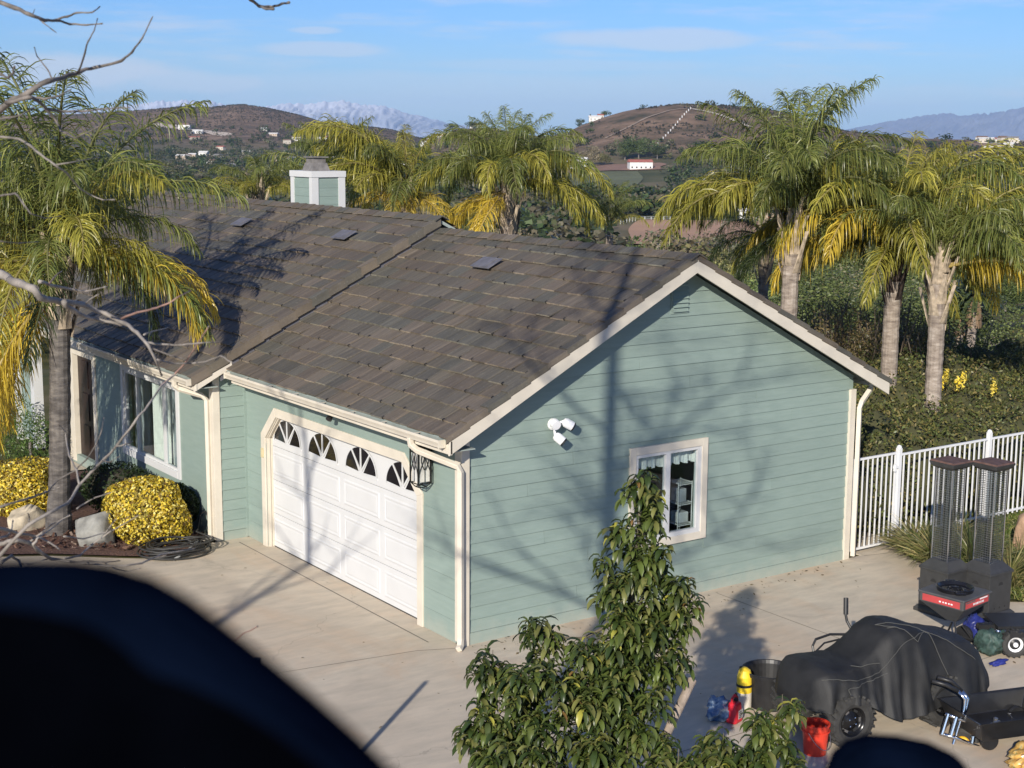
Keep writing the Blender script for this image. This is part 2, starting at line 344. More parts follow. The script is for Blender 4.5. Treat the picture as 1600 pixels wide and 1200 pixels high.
def terrain():
    D1 = np.concatenate([np.linspace(-.62, .62, 300)]); az = np.concatenate([D1, np.linspace(.68, 2 * math.pi - .68, 60)])
    rr = np.concatenate([[0.0], np.geomspace(3, 30, 14), np.geomspace(31, 9000, 230)])
    A, R = np.meshgrid(az, rr); th = HEAD - A
    x = CAM[0] + np.cos(th) * R; y = CAM[1] + np.sin(th) * R; z = H(x, y)
    v = np.stack([x, y, z], -1).reshape(-1, 3); n, mm = A.shape
    i = np.arange(n - 1)[:, None]; j = np.arange(mm)[None, :]; j2 = (j + 1) % mm
    f = np.stack([i * mm + j + 0 * i, i * mm + j2, (i + 1) * mm + j2, (i + 1) * mm + j + 0 * i], -1).reshape(-1, 4)[:, ::-1]
    mt, t, b = mat_base('scrub and bare hillside'); p = pos_(t)
    D = N(t, 'ShaderNodeVectorMath', operation='DOT_PRODUCT'); t.links.new(p, D.inputs[0]); D.inputs[1].default_value = (HF[0], HF[1], 0)
    z = N(t, 'ShaderNodeSeparateXYZ'); t.links.new(p, z.inputs[0])
    near = ramp_(t, noise_(t, .35, 6, p), [(.3, (.045, .05, .022)), (.5, (.085, .085, .035)), (.7, (.15, .125, .07))])
    scrub = ramp_(t, noise_(t, .018, 8, p, .68), [(.3, (.055, .055, .034)), (.46, (.15, .105, .07)), (.58, (.23, .155, .105)), (.72, (.31, .225, .16))])
    bush = noise_(t, .09, 5, p, .7); bm_ = N(t, 'ShaderNodeMapRange'); t.links.new(bush, bm_.inputs[0]); bm_.inputs[1].default_value = .54; bm_.inputs[2].default_value = .64; bm_.inputs[4].default_value = .65
    scrub = mixc(t, bm_.outputs[0], scrub, (.042, .048, .028))
    hz = N(t, 'ShaderNodeMapRange'); t.links.new(z.outputs[2], hz.inputs[0]); hz.inputs[1].default_value = -24; hz.inputs[2].default_value = -4
    fl = ramp_(t, noise_(t, .011, 6, p, .6), [(.35, (.06, .07, .035)), (.5, (.10, .10, .05)), (.66, (.19, .15, .095))])
    farc = mixc(t, hz.outputs[0], fl, scrub)
    fd = N(t, 'ShaderNodeMapRange'); t.links.new(D.outputs['Value'], fd.inputs[0]); fd.inputs[1].default_value = 90; fd.inputs[2].default_value = 260
    c = mixc(t, fd.outputs[0], near, farc); t.links.new(c, b.inputs['Base Color']); b.inputs['Roughness'].default_value = .95; b.inputs['Specular IOR Level'].default_value = .1
    me = mesh_np('ground', v, f, mt, smooth=True); tag(link('ground', me), kind='structure')
terrain()
def drape(name, px_poly, D0, D1, mat, lift=.35, n=24):
    """a patch of ground cover lying on the terrain between two distances, left and right bearing per end"""
    (a0, b0), (a1, b1) = px_poly; v = []
    for i in range(n + 1):
        s = i / n; D = D0 + (D1 - D0) * s
        for j in range(n + 1):
            q = j / n; wob = 6 * math.sin(7 * s + 3 * (q > .5)) * (abs(q - .5) * 2) ** 3
            px = (a0 + (a1 - a0) * s) * (1 - q) + (b0 + (b1 - b0) * s) * q + wob
            x, y = spot(px, D); v.append((x, y, float(H(x, y)) + lift))
    v = np.array(v); i = np.arange(n)[:, None]; j = np.arange(n)[None, :]
    f = np.stack([i * (n + 1) + j, i * (n + 1) + j + 1, (i + 1) * (n + 1) + j + 1, (i + 1) * (n + 1) + j], -1).reshape(-1, 4)
    return tag(link(name, mesh_np(name, v, f, mat, smooth=True)), kind='structure')
dirt = simple('riding ring dirt', (.42, .25, .15), .95, 0, .12, .05)
drape('riding_ring', ((975, 1225), (1000, 1215)), 430, 560, dirt, .5)
drape('dirt_lot', ((870, 1040), (880, 1035)), 1272, 1350, simple('reddish bare soil', (.24, .14, .095), .95, 0, .25, .03), .6)
drape('pasture', ((872, 1000), (885, 1000)), 1010, 1265, simple('dry pasture', (.13, .14, .065), .95, 0, .25, .02), .6)
drape('lawn_field', ((1548, 1760), (1530, 1720)), 97, 118, simple('far lawn', (.085, .15, .035), .95, 0, .25, .2), .15)
drape('bare_bank', ((1515, 1640), (1535, 1600)), 118.5, 132, simple('sandy bank', (.36, .27, .19), .95, 0, .25, .2), .2)

def mountains():
    tabs = [('snowy_mountains', [(-200, 196), (60, 176), (150, 168), (200, 163), (225, 159), (250, 157), (287, 155), (325, 156), (350, 160), (375, 163), (400, 166), (425, 164), (440, 161), (460, 159.5), (480, 161), (500, 158.5), (520, 156.5), (540, 156), (552, 159), (565, 163), (582, 162.5), (600, 165), (615, 169), (630, 174), (650, 178), (672, 183), (690, 188), (705, 192), (760, 200), (820, 210), (900, 216)], 15000.0, True),
            ('blue_mountains', [(1150, 222), (1300, 206), (1380, 190), (1440, 179), (1470, 175), (1500, 178), (1525, 176.5), (1550, 175), (1580, 169), (1602, 165), (1700, 158), (1900, 165), (2200, 196)], 16500.0, False)]
    for name, tab, D, snow in tabs:
        px = np.linspace(tab[0][0], tab[-1][0], 420); yy = np.interp(px, [a for a, _ in tab], [b for _, b in tab])
        ns = 40; v = []
        for k, s in enumerate(np.linspace(0, 1, ns)):
            d = D - 2600 * (1 - s)
            for p, q in zip(px, yy):
                x, y = spot(p, d); top = rise(p, q, D) + 55
                rg = 1 - abs(2 * vnoise(p / 9.0 + 2.2 * math.sin(s * 5), s * 2.2) - 1)
                rg2 = 1 - abs(2 * vnoise(p / 3.4 + 2.2 * math.sin(s * 5), s * 5 + 9) - 1)
                f_ = s ** .8 * (.74 + .26 * s) + (rg - .5) * .30 * s * (1 - s) * 2 + (rg2 - .5) * .13 * s * (1 - s) * 2 + (rg2 - .75) * .06 * s + (rg - .75) * .05 * s
                v.append((x, y, -60 + (top) * f_))
        v = np.array(v); n = len(px); i = np.arange(ns - 1)[:, None]; j = np.arange(n - 1)[None, :]
        f = np.stack([i * n + j, i * n + j + 1, (i + 1) * n + j + 1, (i + 1) * n + j], -1).reshape(-1, 4)
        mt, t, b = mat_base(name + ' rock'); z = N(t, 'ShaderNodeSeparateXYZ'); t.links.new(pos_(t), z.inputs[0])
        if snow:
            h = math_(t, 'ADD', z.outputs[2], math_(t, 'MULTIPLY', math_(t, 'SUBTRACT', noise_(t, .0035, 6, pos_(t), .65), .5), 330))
            c = ramp_(t, math_(t, 'DIVIDE', h, 420), [(.26, (.38, .42, .50)), (.42, (.45, .48, .55)), (.56, (.57, .59, .65))])  # distance haze painted in: rock and snow tinted pale blue grey
        else: c = ramp_(t, noise_(t, .002, 5, pos_(t)), [(.3, (.20, .23, .31)), (.7, (.25, .27, .34))])  # faint blue tone: haze put into the rock colour
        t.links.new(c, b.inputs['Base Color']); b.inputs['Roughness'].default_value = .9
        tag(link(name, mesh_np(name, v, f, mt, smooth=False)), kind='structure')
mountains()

# ------------------------------------------------------------------ haze: one closed box of thin air, all of the land inside it
def haze():
    b = MB(); b.box((-21000, -21000, -95), (21000, 21000, 520))
    mt = bpy.data.materials.new('haze'); mt.use_nodes = True; t = mt.node_tree; t.nodes.clear()
    v = N(t, 'ShaderNodeVolumePrincipled'); v.inputs['Color'].default_value = (.42, .66, 1.0, 1); v.inputs['Density'].default_value = 3.2e-5; v.inputs['Anisotropy'].default_value = .0
    o = N(t, 'ShaderNodeOutputMaterial'); t.links.new(v.outputs[0], o.inputs['Volume'])
    h = b.build('haze', mt); h['kind'] = 'stuff'
haze()

# ------------------------------------------------------------------ the concrete apron
def apron():
    # driveway slabs: outline, cut by shallow joints
    z = 0.0
    outline = [(-40, -22), (9.2, -22), (9.2, -3.9), (8.0, -3.0), (7.9, -2.2), (8.3, -1.4), (8.9, -.7), (9.3, .18), (9.3, 1.2), (8.1, 1.2), (8.1, -.0), (.2, -.0), (.2, 6.84), (-.75, 6.84), (-1.55, 6.2), (-2.3, 6.75), (-3.3, 7.6), (-4.2, 8.1), (-6, 8.6), (-40, 12)]
    bm = bmesh.new(); vs = [bm.verts.new((x, y, z)) for x, y in outline]; f = bm.faces.new(vs)
    r = bmesh.ops.extrude_face_region(bm, geom=[f]); bmesh.ops.translate(bm, verts=[e for e in r['geom'] if isinstance(e, bmesh.types.BMVert)], vec=(0, 0, -.02))
    bmesh.ops.recalc_face_normals(bm, faces=bm.faces); bmesh.ops.triangulate(bm, faces=bm.faces)
    me = bpy.data.meshes.new('driveway'); bm.to_mesh(me); bm.free(); me.materials.append(M['concrete'])
    d = tag(link('driveway', me), kind='structure')
    j = simple('joint', (.17, .15, .125), .9)
    b = MB()
    def line(p, q, w=.012):
        p, q = np.array(p, float), np.array(q, float); t = (q - p) / np.linalg.norm(q - p); n_ = np.array([-t[1], t[0]]) * w / 2
        b.add([(*(p + n_), .003), (*(p - n_), .003), (*(q - n_), .003), (*(q + n_), .003)], [(0, 1, 2, 3)])
    line((-14, 2.2), (-.6, .2)); line((-.6, .2), (-.05, -.05)); line((-.3, .4), (-.3, 6.6), .02); line((.0, -.3), (0, -20)); line((4.6, -.2), (4.6, -20)); line((-14, -4.4), (9, -4.4)); line((8.1, -.05), (9.3, -.35)); line((-7, 8.6), (-7, -20)); line((-3.4, 7), (-3.4, 1), .006)
    b.build('control_joints', j, d)
apron()
# ================================================================== HOUSE
PITCH = .515; AX = 3.85                    # ridge line X
house = thing('house', 'sage green house with cream trim, brown tile roof and attached white double garage', 'house', (0, 0, 0))
WT, GX, GY = 2.92, 7.72, 6.84             # wall height, gable width, garage depth
E_G, E_M = -.45, -1.05                    # eaves of the garage and of the main roof
Z_E = 3.10                                # top of the tiles at either eave
ZM = Z_E - .10                            # the main eave hangs a little lower
def ze(e): return Z_E if e == E_G else ZM
ridgeG = Z_E + PITCH * (AX - E_G); ridgeM = ZM + PITCH * (AX - E_M)
def slope_z(x, e): return ze(e) + PITCH * (min(x, 2 * AX - x) - e)

# ---- gable wall: shell with a window opening, then the boards one by one
WIN = (3.06, 4.37, .99, 2.34)             # clear opening x0 x1 z0 z1
def gable_top(x): return slope_z(x, E_G) - .20
def wall_shell():
    b = MB(); x0, x1, z0, z1 = WIN; y0, y1 = .02, .16
    def pr(poly): b.prism([(x, y0, z) for x, z in poly], (0, y1 - y0, 0))
    pr([(0, 0), (x0, 0), (x0, gable_top(x0)), (0, gable_top(0))]); pr([(x1, 0), (GX, 0), (GX, gable_top(GX)), (AX, gable_top(AX)), (x1, gable_top(x1))][:3] + [(x1, gable_top(x1))])
    pr([(x0, 0), (x1, 0), (x1, z0), (x0, z0)]); pr([(x0, z1), (x1, z1), (x1, gable_top(x1)), (AX, gable_top(AX)), (x0, gable_top(x0))])
    b.box((GX - .14, .16, 0), (GX, 20, 2.9))                    # back wall
    return b.build('wall', M['siding'], house, recalc=True)
gwall = wall_shell()
EXPO = .182; Z0 = .17
def board(parent, x0, x1, z, axis='x', top=None, off=0.0, y=0.0, jig=0.0):
    """one lap board: lower edge proud of the one below"""
    zb, zt = z, z + EXPO + .02; pr_b, pr_t = .021, .004
    if axis == 'x': P = lambda s, d, zz: (s, y + .02 - d, zz)
    else: P = lambda s, d, zz: (y + .02 - d, s, zz)
    l0, l1 = x0, x1
    if top:                                                  # gable end: shorten to the slope at the upper edge
        t0, t1 = top(zt)
        t0, t1 = max(x0, t0), min(x1, t1); l0, l1 = max(x0, top(zb)[0]), min(x1, top(zb)[1])
        if l1 - l0 < .05: return
        if t1 < t0: t0 = t1 = (t0 + t1) / 2
    else: t0, t1 = x0, x1
    b = MB(); vs = [P(l0, 0, zb), P(l1, 0, zb), P(t1, 0, zt), P(t0, 0, zt), P(l0, pr_b + jig, zb), P(l1, pr_b + jig, zb), P(t1, pr_t, zt), P(t0, pr_t, zt)]
    b.add(vs, [(3, 2, 1, 0), (4, 5, 6, 7), (0, 1, 5, 4), (1, 2, 6, 5), (2, 3, 7, 6), (3, 0, 4, 7)])
    b.build('siding_board', M['siding'], parent, recalc=True)
def gtop(z): h = (z + .20 - Z_E) / PITCH + E_G; return (max(h, .0), min(2 * AX - h, GX))
z = Z0; k = 0
joints = {0: 4.4, 1: 2.0, 2: 5.6, 4: 2.2, 6: 1.4, 7: 5.9, 9: 5.2, 10: 1.1, 12: 1.9, 13: 6.3, 15: 5.5, 16: 2.6, 17: 4.1, 19: 3.1, 21: 5.0}
while z < gable_top(AX):
    segs = [(.10, GX - .10)]
    if z + EXPO > 0.86 and z < 2.46: segs = [(.10, WIN[0] - .1), (WIN[1] + .1, GX - .1)]
    out = []
    for s in segs:
        j = joints.get(k)
        out += [(s[0], j - .0025), (j + .0025, s[1])] if j and s[0] < j < s[1] else [s]
    for s in out: board(gwall, s[0], s[1], z, top=gtop, jig=random.uniform(-.003, .005))
    z += EXPO; k += 1
b = MB(); b.box((.0, -.012, .0), (GX, .02, Z0 - .004)); b.build('foundation_strip', M['siding'], gwall)

# ---- garage front (X = 0) with its clipped opening
DY0, DY1, DZ = 1.14, 6.06, 2.33
CH, CV = .42, .42
def front_wall():
    b = MB(); x0, x1 = 0.0, .14
    def pr(poly): b.prism([(x0, y, z) for y, z in poly], (x1 - x0, 0, 0))
    pr([(.0, 0), (DY0, 0), (DY0, WT), (.0, WT)]); pr([(DY1, 0), (GY, 0), (GY, WT), (DY1, WT)]); pr([(DY0, DZ), (DY1, DZ), (DY1, WT), (DY0, WT)])
    pr([(DY0, DZ - CV), (DY0, DZ), (DY0 + CH, DZ)]); pr([(DY1, DZ - CV), (DY1 - CH, DZ), (DY1, DZ)])
    w = b.build('garage_front_wall', M['siding'], house, recalc=True)
    # long flat boards with hairline laps
    zz = .02
    while zz < WT - .1:
        z1 = min(zz + .30, WT)
        for y0, y1 in ((.05, DY0), (DY1, GY)) if zz < DZ - .05 else ((.05, GY),):
            if zz < DZ - CV - .3 or zz > DZ - .06: b = MB(); b.box((-.010, y0, zz), (0, y1, z1 - .004)); b.build('siding_board', M['siding'], w)
        zz += .30
    return w
fw = front_wall()
# trim round the door
def door_trim():
    w, x0, x1 = .15, -.035, .0
    inner = [(DY0, .0), (DY0, DZ - CV), (DY0 + CH, DZ), (DY1 - CH, DZ), (DY1, DZ - CV), (DY1, .0)]
    outer = [(DY0 - w, .0), (DY0 - w, DZ - CV + .06), (DY0 + CH - .06, DZ + w), (DY1 - CH + .06, DZ + w), (DY1 + w, DZ - CV + .06), (DY1 + w, .0)]
    t = thing_part = None
    for i in range(5):
        b = MB(); (a, c), (d, e) = (inner[i], inner[i + 1]), (outer[i], outer[i + 1])
        b.prism([(x0, *a), (x0, *c), (x0, *e), (x0, *d)], (x1 - x0, 0, 0)); b.build('door_trim', M['trim'], house, recalc=True, bevel=.006)
        b = MB()                                                # reveal back to the door, with a stop moulding
        n_ = np.array([-(c[1] - a[1]), c[0] - a[0]]); n_ = n_ / np.linalg.norm(n_) * .012
        for dx0, dx1, k in ((0.0, .16, 0), (.03, .055, .018), (.085, .14, .03)):
            p0, p1 = np.array(a), np.array(c); q0, q1 = p0 - n_ * (1 + k * 60), p1 - n_ * (1 + k * 60)
            b.prism([(dx0, *(p0)), (dx0, *(p1)), (dx0, *q1), (dx0, *q0)], (dx1 - dx0, 0, 0))
        b.build('door_jamb', M['trim'], house, recalc=True)
door_trim()
# the sectional door
def garage_door():
    x = .10; Y0, Y1 = DY0 - .03, DY1 + .03; n = 4; hs = (DZ + .02) / 4; cw = (Y1 - Y0) / 4
    root = MB(); root.box((x + .03, Y0, 0.01), (x + .05, Y1, DZ + .05)); d = root.build('garage_door', M['white'], house)
    for r in range(4):
        z0 = .012 + r * hs; z1 = z0 + hs - .008
        b = MB(); b.box((x, Y0, z0), (x + .03, Y1, z1)); b.build('door_section', M['white'], d, bevel=.005)
        for c in range(4):
            y0 = Y0 + c * cw + .07; y1 = Y0 + (c + 1) * cw - .07
            if r < 3:
                b = MB(); rz0, rz1 = z0 + .085, z1 - .085
                for i, (m_, dx) in enumerate(((0, .0), (.022, -.012), (.05, -.012), (.085, .003))): pass
                # raised moulding ring and a raised field
                def ring(m0, m1, h0, h1):
                    o = [(y0 + m0, rz0 + m0), (y1 - m0, rz0 + m0), (y1 - m0, rz1 - m0), (y0 + m0, rz1 - m0)]; i_ = [(y0 + m1, rz0 + m1), (y1 - m1, rz0 + m1), (y1 - m1, rz1 - m1), (y0 + m1, rz1 - m1)]
                    b.add([(x - h0, *q) for q in o] + [(x - h1, *q) for q in i_], [(k, (k + 1) % 4, 4 + (k + 1) % 4, 4 + k) for k in range(4)])
                ring(0, .018, .0, .010); ring(.018, .034, .010, .010); ring(.034, .055, .010, .004); ring(.055, .085, .004, .009)
                b.add([(x - .009, y0 + .085, rz0 + .085), (x - .009, y1 - .085, rz0 + .085), (x - .009, y1 - .085, rz1 - .085), (x - .009, y0 + .085, rz1 - .085)], [(0, 1, 2, 3)])
                b.build('raised_panel', M['white'], d, recalc=True)
            else:
                yc = (y0 + y1) / 2; zb = z0 + .115; Rw, Rh = .47, .385
                f = MB(); seg = 20                              # frame of the sunburst light
                arc = lambda k, a, h: [(x - h, yc + math.cos(math.pi * q / seg) * (Rw + k), zb + math.sin(math.pi * q / seg) * (Rh + k) - (k if q in (0, seg) and False else 0)) for q in range(seg + 1)]
                o_, i_ = arc(.035, 0, .012), arc(0, 0, .012); f.add(o_ + i_, [(q, q + 1, seg + 2 + q, seg + 1 + q) for q in range(seg)])
                wl = MB()
                fr = None
                f.box((x - .012, yc - Rw - .035, zb - .035), (x, yc + Rw + .035, zb))
                fr = f.build('window_frame', M['white'], d, recalc=True)
                cuts = [(3, 52), (56, 88), (92, 124), (128, 177)]
                for a0, a1 in cuts:
                    g = MB(); pts = [(x - .004, yc + math.cos(math.radians(a0 + (a1 - a0) * q / 8)) * Rw, zb + math.sin(math.radians(a0 + (a1 - a0) * q / 8)) * Rh) for q in range(9)]
                    mid = math.radians((a0 + a1) / 2); tip = (x - .004, yc + math.cos(mid) * .085, zb + max(.004, math.sin(mid) * .07 - (.03 if a0 < 50 and a0 < 10 or a1 > 170 else 0)))
                    g.add([tip] + pts, [(0, q + 1, q + 2) for q in range(8)]); g.build('window_pane', M['darkglass'], fr)
                mu = MB()
                for a in (54, 90, 126):
                    c_, s_ = math.cos(math.radians(a)), math.sin(math.radians(a)); p0 = np.array([x - .006, yc + c_ * .05, zb + s_ * .04]); p1 = np.array([x - .006, yc + c_ * Rw, zb + s_ * Rh]); nn = np.array([0, -s_, c_]) * .016
                    mu.prism([p0 - nn, p1 - nn, p1 + nn, p0 + nn], (-.008, 0, 0))
                for mu_i in (0,): mu.build('muntin', M['white'], fr, recalc=True)
    b = MB(); b.box((x - .004, Y0, .0), (x + .03, Y1, .014)); b.build('bottom_seal', M['black'], d)
garage_door()

# ---- main house front: return wall at Y = GY, front wall X = -0.6
MX = -.60; MY1 = 20.0; MG = WT
PW = (8.46, 11.06, .93, 2.46)             # picture window y0 y1 z0 z1
FD = (12.80, 14.35, .25, 2.42)            # front door
def main_walls():
    b = MB()
    b.box((MX, GY, 0), (.14, GY + .14, MG))                     # the return
    for y0, y1, z0, z1 in ((GY + .14, PW[0], 0, MG), (PW[0], PW[1], 0, PW[2]), (PW[0], PW[1], PW[3], MG), (PW[1], FD[0], 0, MG), (FD[0], FD[1], FD[3], MG), (FD[0], FD[1], 0, FD[2]), (FD[1], 15.0, 0, MG)):
        b.box((MX, y0, z0), (MX + .14, y1, z1))
    b.prism([(MX, GY, MG), (2 * AX - MX, GY, MG), (AX, GY, slope_z(AX, E_M) - .2)], (0, .14, 0))
    b.box((MX + .14, 15.0, 0), (1.2, 15.14, MG)); b.box((1.06, 15.14, 0), (1.2, MY1, MG))
    w = b.build('main_wall', M['siding'], house, recalc=True)
    z = .17
    while z < MG - .05:
        board(w, MX + .02, -.03, z, y=GY - .02); z += EXPO
    return w
mw = main_walls()
b = MB(); b.box((-.05, GY - .035, .02), (.0, GY - .0, 2.85)); b.build('corner_board', M['siding'], house)
def picture_window():
    y0, y1, z0, z1 = PW; x = MX
    t = MB(); w = .13
    t.box((x - .03, y0 - w, z0 - w), (x, y0, z1 + w)); t.box((x - .03, y1, z0 - w), (x, y1 + w, z1 + w)); t.box((x - .03, y0, z1), (x, y1, z1 + w)); t.box((x - .035, y0, z0 - w), (x, y1, z0))
    root = t.build('picture_window', M['white'], house, bevel=.004)
    f = MB(); s = .045; cuts = [y0, y0 + .62, y1 - .66, y1]
    f.box((x + .0, y0, z0), (x + .06, y0 + s, z1)); f.box((x, y1 - s, z0), (x + .06, y1, z1)); f.box((x, y0 + s, z0), (x + .06, y1 - s, z0 + s)); f.box((x, y0 + s, z1 - s), (x + .06, y1 - s, z1))
    for c in cuts[1:3]: f.box((x - .01, c - .035, z0 + s), (x + .06, c + .035, z1 - s))
    f.build('window_frame', M['white'], root)
    for i in range(3):
        g = MB(); g.box((x + .03, cuts[i] + .035, z0 + s), (x + .034, cuts[i + 1] - .035, z1 - s)); g.build('window_pane', M['glass'], root)
    # curtains gathered inside: folds as a wavy sheet
    cur = simple('curtain cloth', (.74, .71, .65), .9); dk = simple('grey blind', (.30, .31, .32), .8)
    for a, c, mt in ((y0, y0 + .66, dk), (y1 - .72, y1, dk), (y0 + .62, y1 - .95, cur)):
        v = []; n = 60
        for i in range(n + 1):
            yy = a + (c - a) * i / n
            for zz in (z0 - .1, z1 + .1): v.append((x + .22 + .035 * math.sin(i * 1.25), yy, zz))
        q = MB(); q.add(v, [(2 * i, 2 * i + 1, 2 * i + 3, 2 * i + 2) for i in range(n)]); q.build('curtain', mt, root)
picture_window()
def front_door():
    y0, y1, z0, z1 = FD; x = MX; t = MB(); w = .17
    t.box((x - .03, y0 - w, 0.1), (x, y0, z1 + w)); t.box((x - .03, y1, 0.1), (x, y1 + w, z1 + w)); t.box((x - .03, y0, z1), (x, y1, z1 + w))
    t.box((x - .02, y1 - .34, .1), (x + .1, y1, z1))                       # inner casing on the far side
    root = t.build('front_door', M['trim'], house, bevel=.004)
    wd = simple('dark brown door', (.022, .012, .010), .45, 0, .2, 10)  # brown taken darker: the partial shadow on the door is in the colour
    d = MB(); d.box((x + .10, y0, z0), (x + .14, y1 - .34, z1)); d.build('door_leaf', wd, root)
    for k in range(3):
        p = MB(); p.box((x + .085, y0 + .12, z0 + .12 + k * .68), (x + .10, y0 + .46, z0 + .68 + k * .68)); p.box((x + .085, y0 + .6, z0 + .12 + k * .68), (x + .10, y0 + .98, z0 + .68 + k * .68)); p.build('door_panel', wd, root)
    h = MB(); h.tube([(x + .05, y0 + .07, z0 + .95), (x + .05, y0 + .07, z0 + 1.15)], .014); h.build('door_handle', M['steel'], root)
front_door()
# porch side wall and post at the far left
b = MB()
for i in range(6): b.box((-.72 - .006 * (i % 2), 16.4 + i * .22, .1), (-.60, 16.4 + i * .22 + .2, 3.0))
b.build('porch_screen', M['siding'], house)
b = MB(); b.box((-.8, 16.1, 0), (-.6, 16.35, 3.0)); b.build('porch_post', M['white'], house)
b = MB(); b.box((-.8, 17.3, 0), (-.6, 17.55, 3.0)); b.build('porch_post', M['white'], house)

# ---- gable window
def gable_window():
    x0, x1, z0, z1 = WIN; w = .115; t = MB()
    t.box((x0 - w, -.03, z0 - w), (x0, .02, z1 + w)); t.box((x1, -.03, z0 - w), (x1 + w, .02, z1 + w)); t.box((x0, -.03, z1), (x1, .02, z1 + w)); t.box((x0, -.03, z0 - w), (x1, .02, z0))
    root = t.build('gable_window', M['trim'], house, bevel=.004)
    f = MB(); s = .05; xm = (x0 + x1) / 2 - .02
    f.box((x0, -.012, z0), (x0 + s, .06, z1)); f.box((x1 - s * 1.6, -.012, z0), (x1, .06, z1)); f.box((x0 + s, -.012, z0), (x1 - s * 1.6, .06, z0 + s * 1.3)); f.box((x0 + s, -.012, z1 - s), (x1 - s * 1.6, .06, z1)); f.box((xm - .045, -.014, z0 + s * 1.3), (xm + .045, .06, z1 - s))
    f.build('window_frame', M['white'], root)
    for a, c in ((x0 + s, xm - .045), (xm + .045, x1 - s * 1.6)):
        g = MB(); g.box((a, .03, z0 + s), (c, .034, z1 - s)); g.build('window_pane', M['glass'], root)
    v = []; n = 90; lace = simple('white valance', (.72, .71, .68), .9)
    for i in range(n + 1):
        xx = x0 + (x1 - x0) * i / n; d = .03 * math.sin(i * .55) + .015 * math.sin(i * 1.7)
        v += [(xx, .14 + d, z1 - .26 + .015 * math.sin(i * .55 + 1)), (xx, .14 + d * .4, z1 + .02)]
    q = MB(); q.add(v, [(2 * i, 2 * i + 1, 2 * i + 3, 2 * i + 2) for i in range(n)]); q.build('valance', lace, root)
gable_window()
sh = thing('wire_shelf', 'white wire shelf holding clear boxes seen through the gable window', 'shelf', (3.95, .42, 0)); SX = float(on_y(1062, 790, .40)[0]) - 3.92
b = MB()
for px_ in (3.78 + SX, 4.06 + SX):
    for py_ in (.28, .55): b.tube([(px_, py_, 0), (px_, py_, 1.72)], .009, 6)
b.build('upright', M['white'], sh)
for zz in (.75, 1.05, 1.38, 1.70):
    b = MB()
    for k in range(7): b.tube([(3.78 + SX, .28 + k * .045, zz), (4.06 + SX, .28 + k * .045, zz)], .005, 5)
    b.tube([(3.78 + SX, .28, zz), (3.78 + SX, .55, zz)], .008, 5); b.tube([(4.06 + SX, .28, zz), (4.06 + SX, .55, zz)], .008, 5); b.tube([(3.78 + SX, .275, zz - .02), (4.06 + SX, .275, zz - .02)], .008, 5); b.build('shelf_rack', M['white'], sh)
for i, (zz, hh, w_) in enumerate(((1.06, .17, .20), (1.39, .22, .15), (.76, .15, .22))):
    b = MB(); b.box((3.82 + SX, .30, zz), (3.82 + SX + w_, .50, zz + hh)); tag(b.build('storage_box', simple('box %d' % i, ((.5, .5, .5), (.35, .36, .38), (.6, .58, .55))[i], .4), o=Vector((3.9 + SX, .4, zz)), bevel=.015), ('pale box on the middle tier of the wire shelf inside the gable window', 'grey box on the upper tier of the wire shelf inside the gable window', 'cream box on the lowest visible tier of the wire shelf inside the gable window')[i], 'box')

# ---- corner boards and gable vent
for x0, x1, y0, y1 in ((-.03, .10, -.035, .02), (GX - .10, GX + .03, -.035, .02)):
    b = MB(); b.box((x0, y0, .0), (x1, y1, WT - .02)); b.build('corner_board', M['trim'], house, bevel=.004)
b = MB(); b.box((-.03, .02, .05), (.0, .14, WT - .1)); b.build('corner_board', M['trim'], house, bevel=.004)
b = MB(); b.box((MX - .03, GY - .03, .02), (MX + .10, GY, MG)); b.build('corner_board', M['trim'], house, bevel=.004)
b = MB(); b.box((MX - .03, GY, .02), (MX, GY + .12, MG)); b.build('corner_board', M['trim'], house, bevel=.004)
v = MB(); v.box((3.68, -.012, 4.40), (4.02, .02, 4.83)); gv = v.build('gable_vent', M['siding'], house)
for k in range(6):
    b = MB(); zz = 4.43 + k * .065; b.add([(3.70, -.012, zz + .05), (4.0, -.012, zz + .05), (4.0, -.045, zz), (3.70, -.045, zz), (3.70, -.012, zz + .035), (4.0, -.012, zz + .035)], [(0, 1, 2, 3), (3, 2, 5, 4)]); b.build('vent_slat', M['siding'], gv)

# ================================================================== ROOF
TH = math.atan(PITCH); CS, SN = math.cos(TH), math.sin(TH)
GY0, GY1 = -.38, 6.62                     # garage roof from the gable rake to the main roof
MY0, MYE = 6.58, 20.4
def roof_deck(name, e, y0, y1):
    r = ze(e) + PITCH * (AX - e) - .07; zE = ze(e) - .07; e2 = 2 * AX - e; t = .06
    b = MB(); b.prism([(e, y0, zE), (AX, y0, r), (e2, y0, zE), (e2 - .02, y0, zE - t), (AX, y0, r - t), (e + .02, y0, zE - t)], (0, y1 - y0, 0))
    return b.build(name, M['soffit'], house, recalc=True)
rg = roof_deck('garage_roof', E_G, GY0 + .05, GY1); rm_ = roof_deck('main_roof', E_M, MY0 + .05, MYE)
PAL = [(0.107, 0.091, 0.066), (0.100, 0.086, 0.066), (0.122, 0.098, 0.070), (0.089, 0.080, 0.062), (0.105, 0.091, 0.069), (0.116, 0.094, 0.070), (0.091, 0.085, 0.067), (0.110, 0.088, 0.065), (0.126, 0.103, 0.077)]
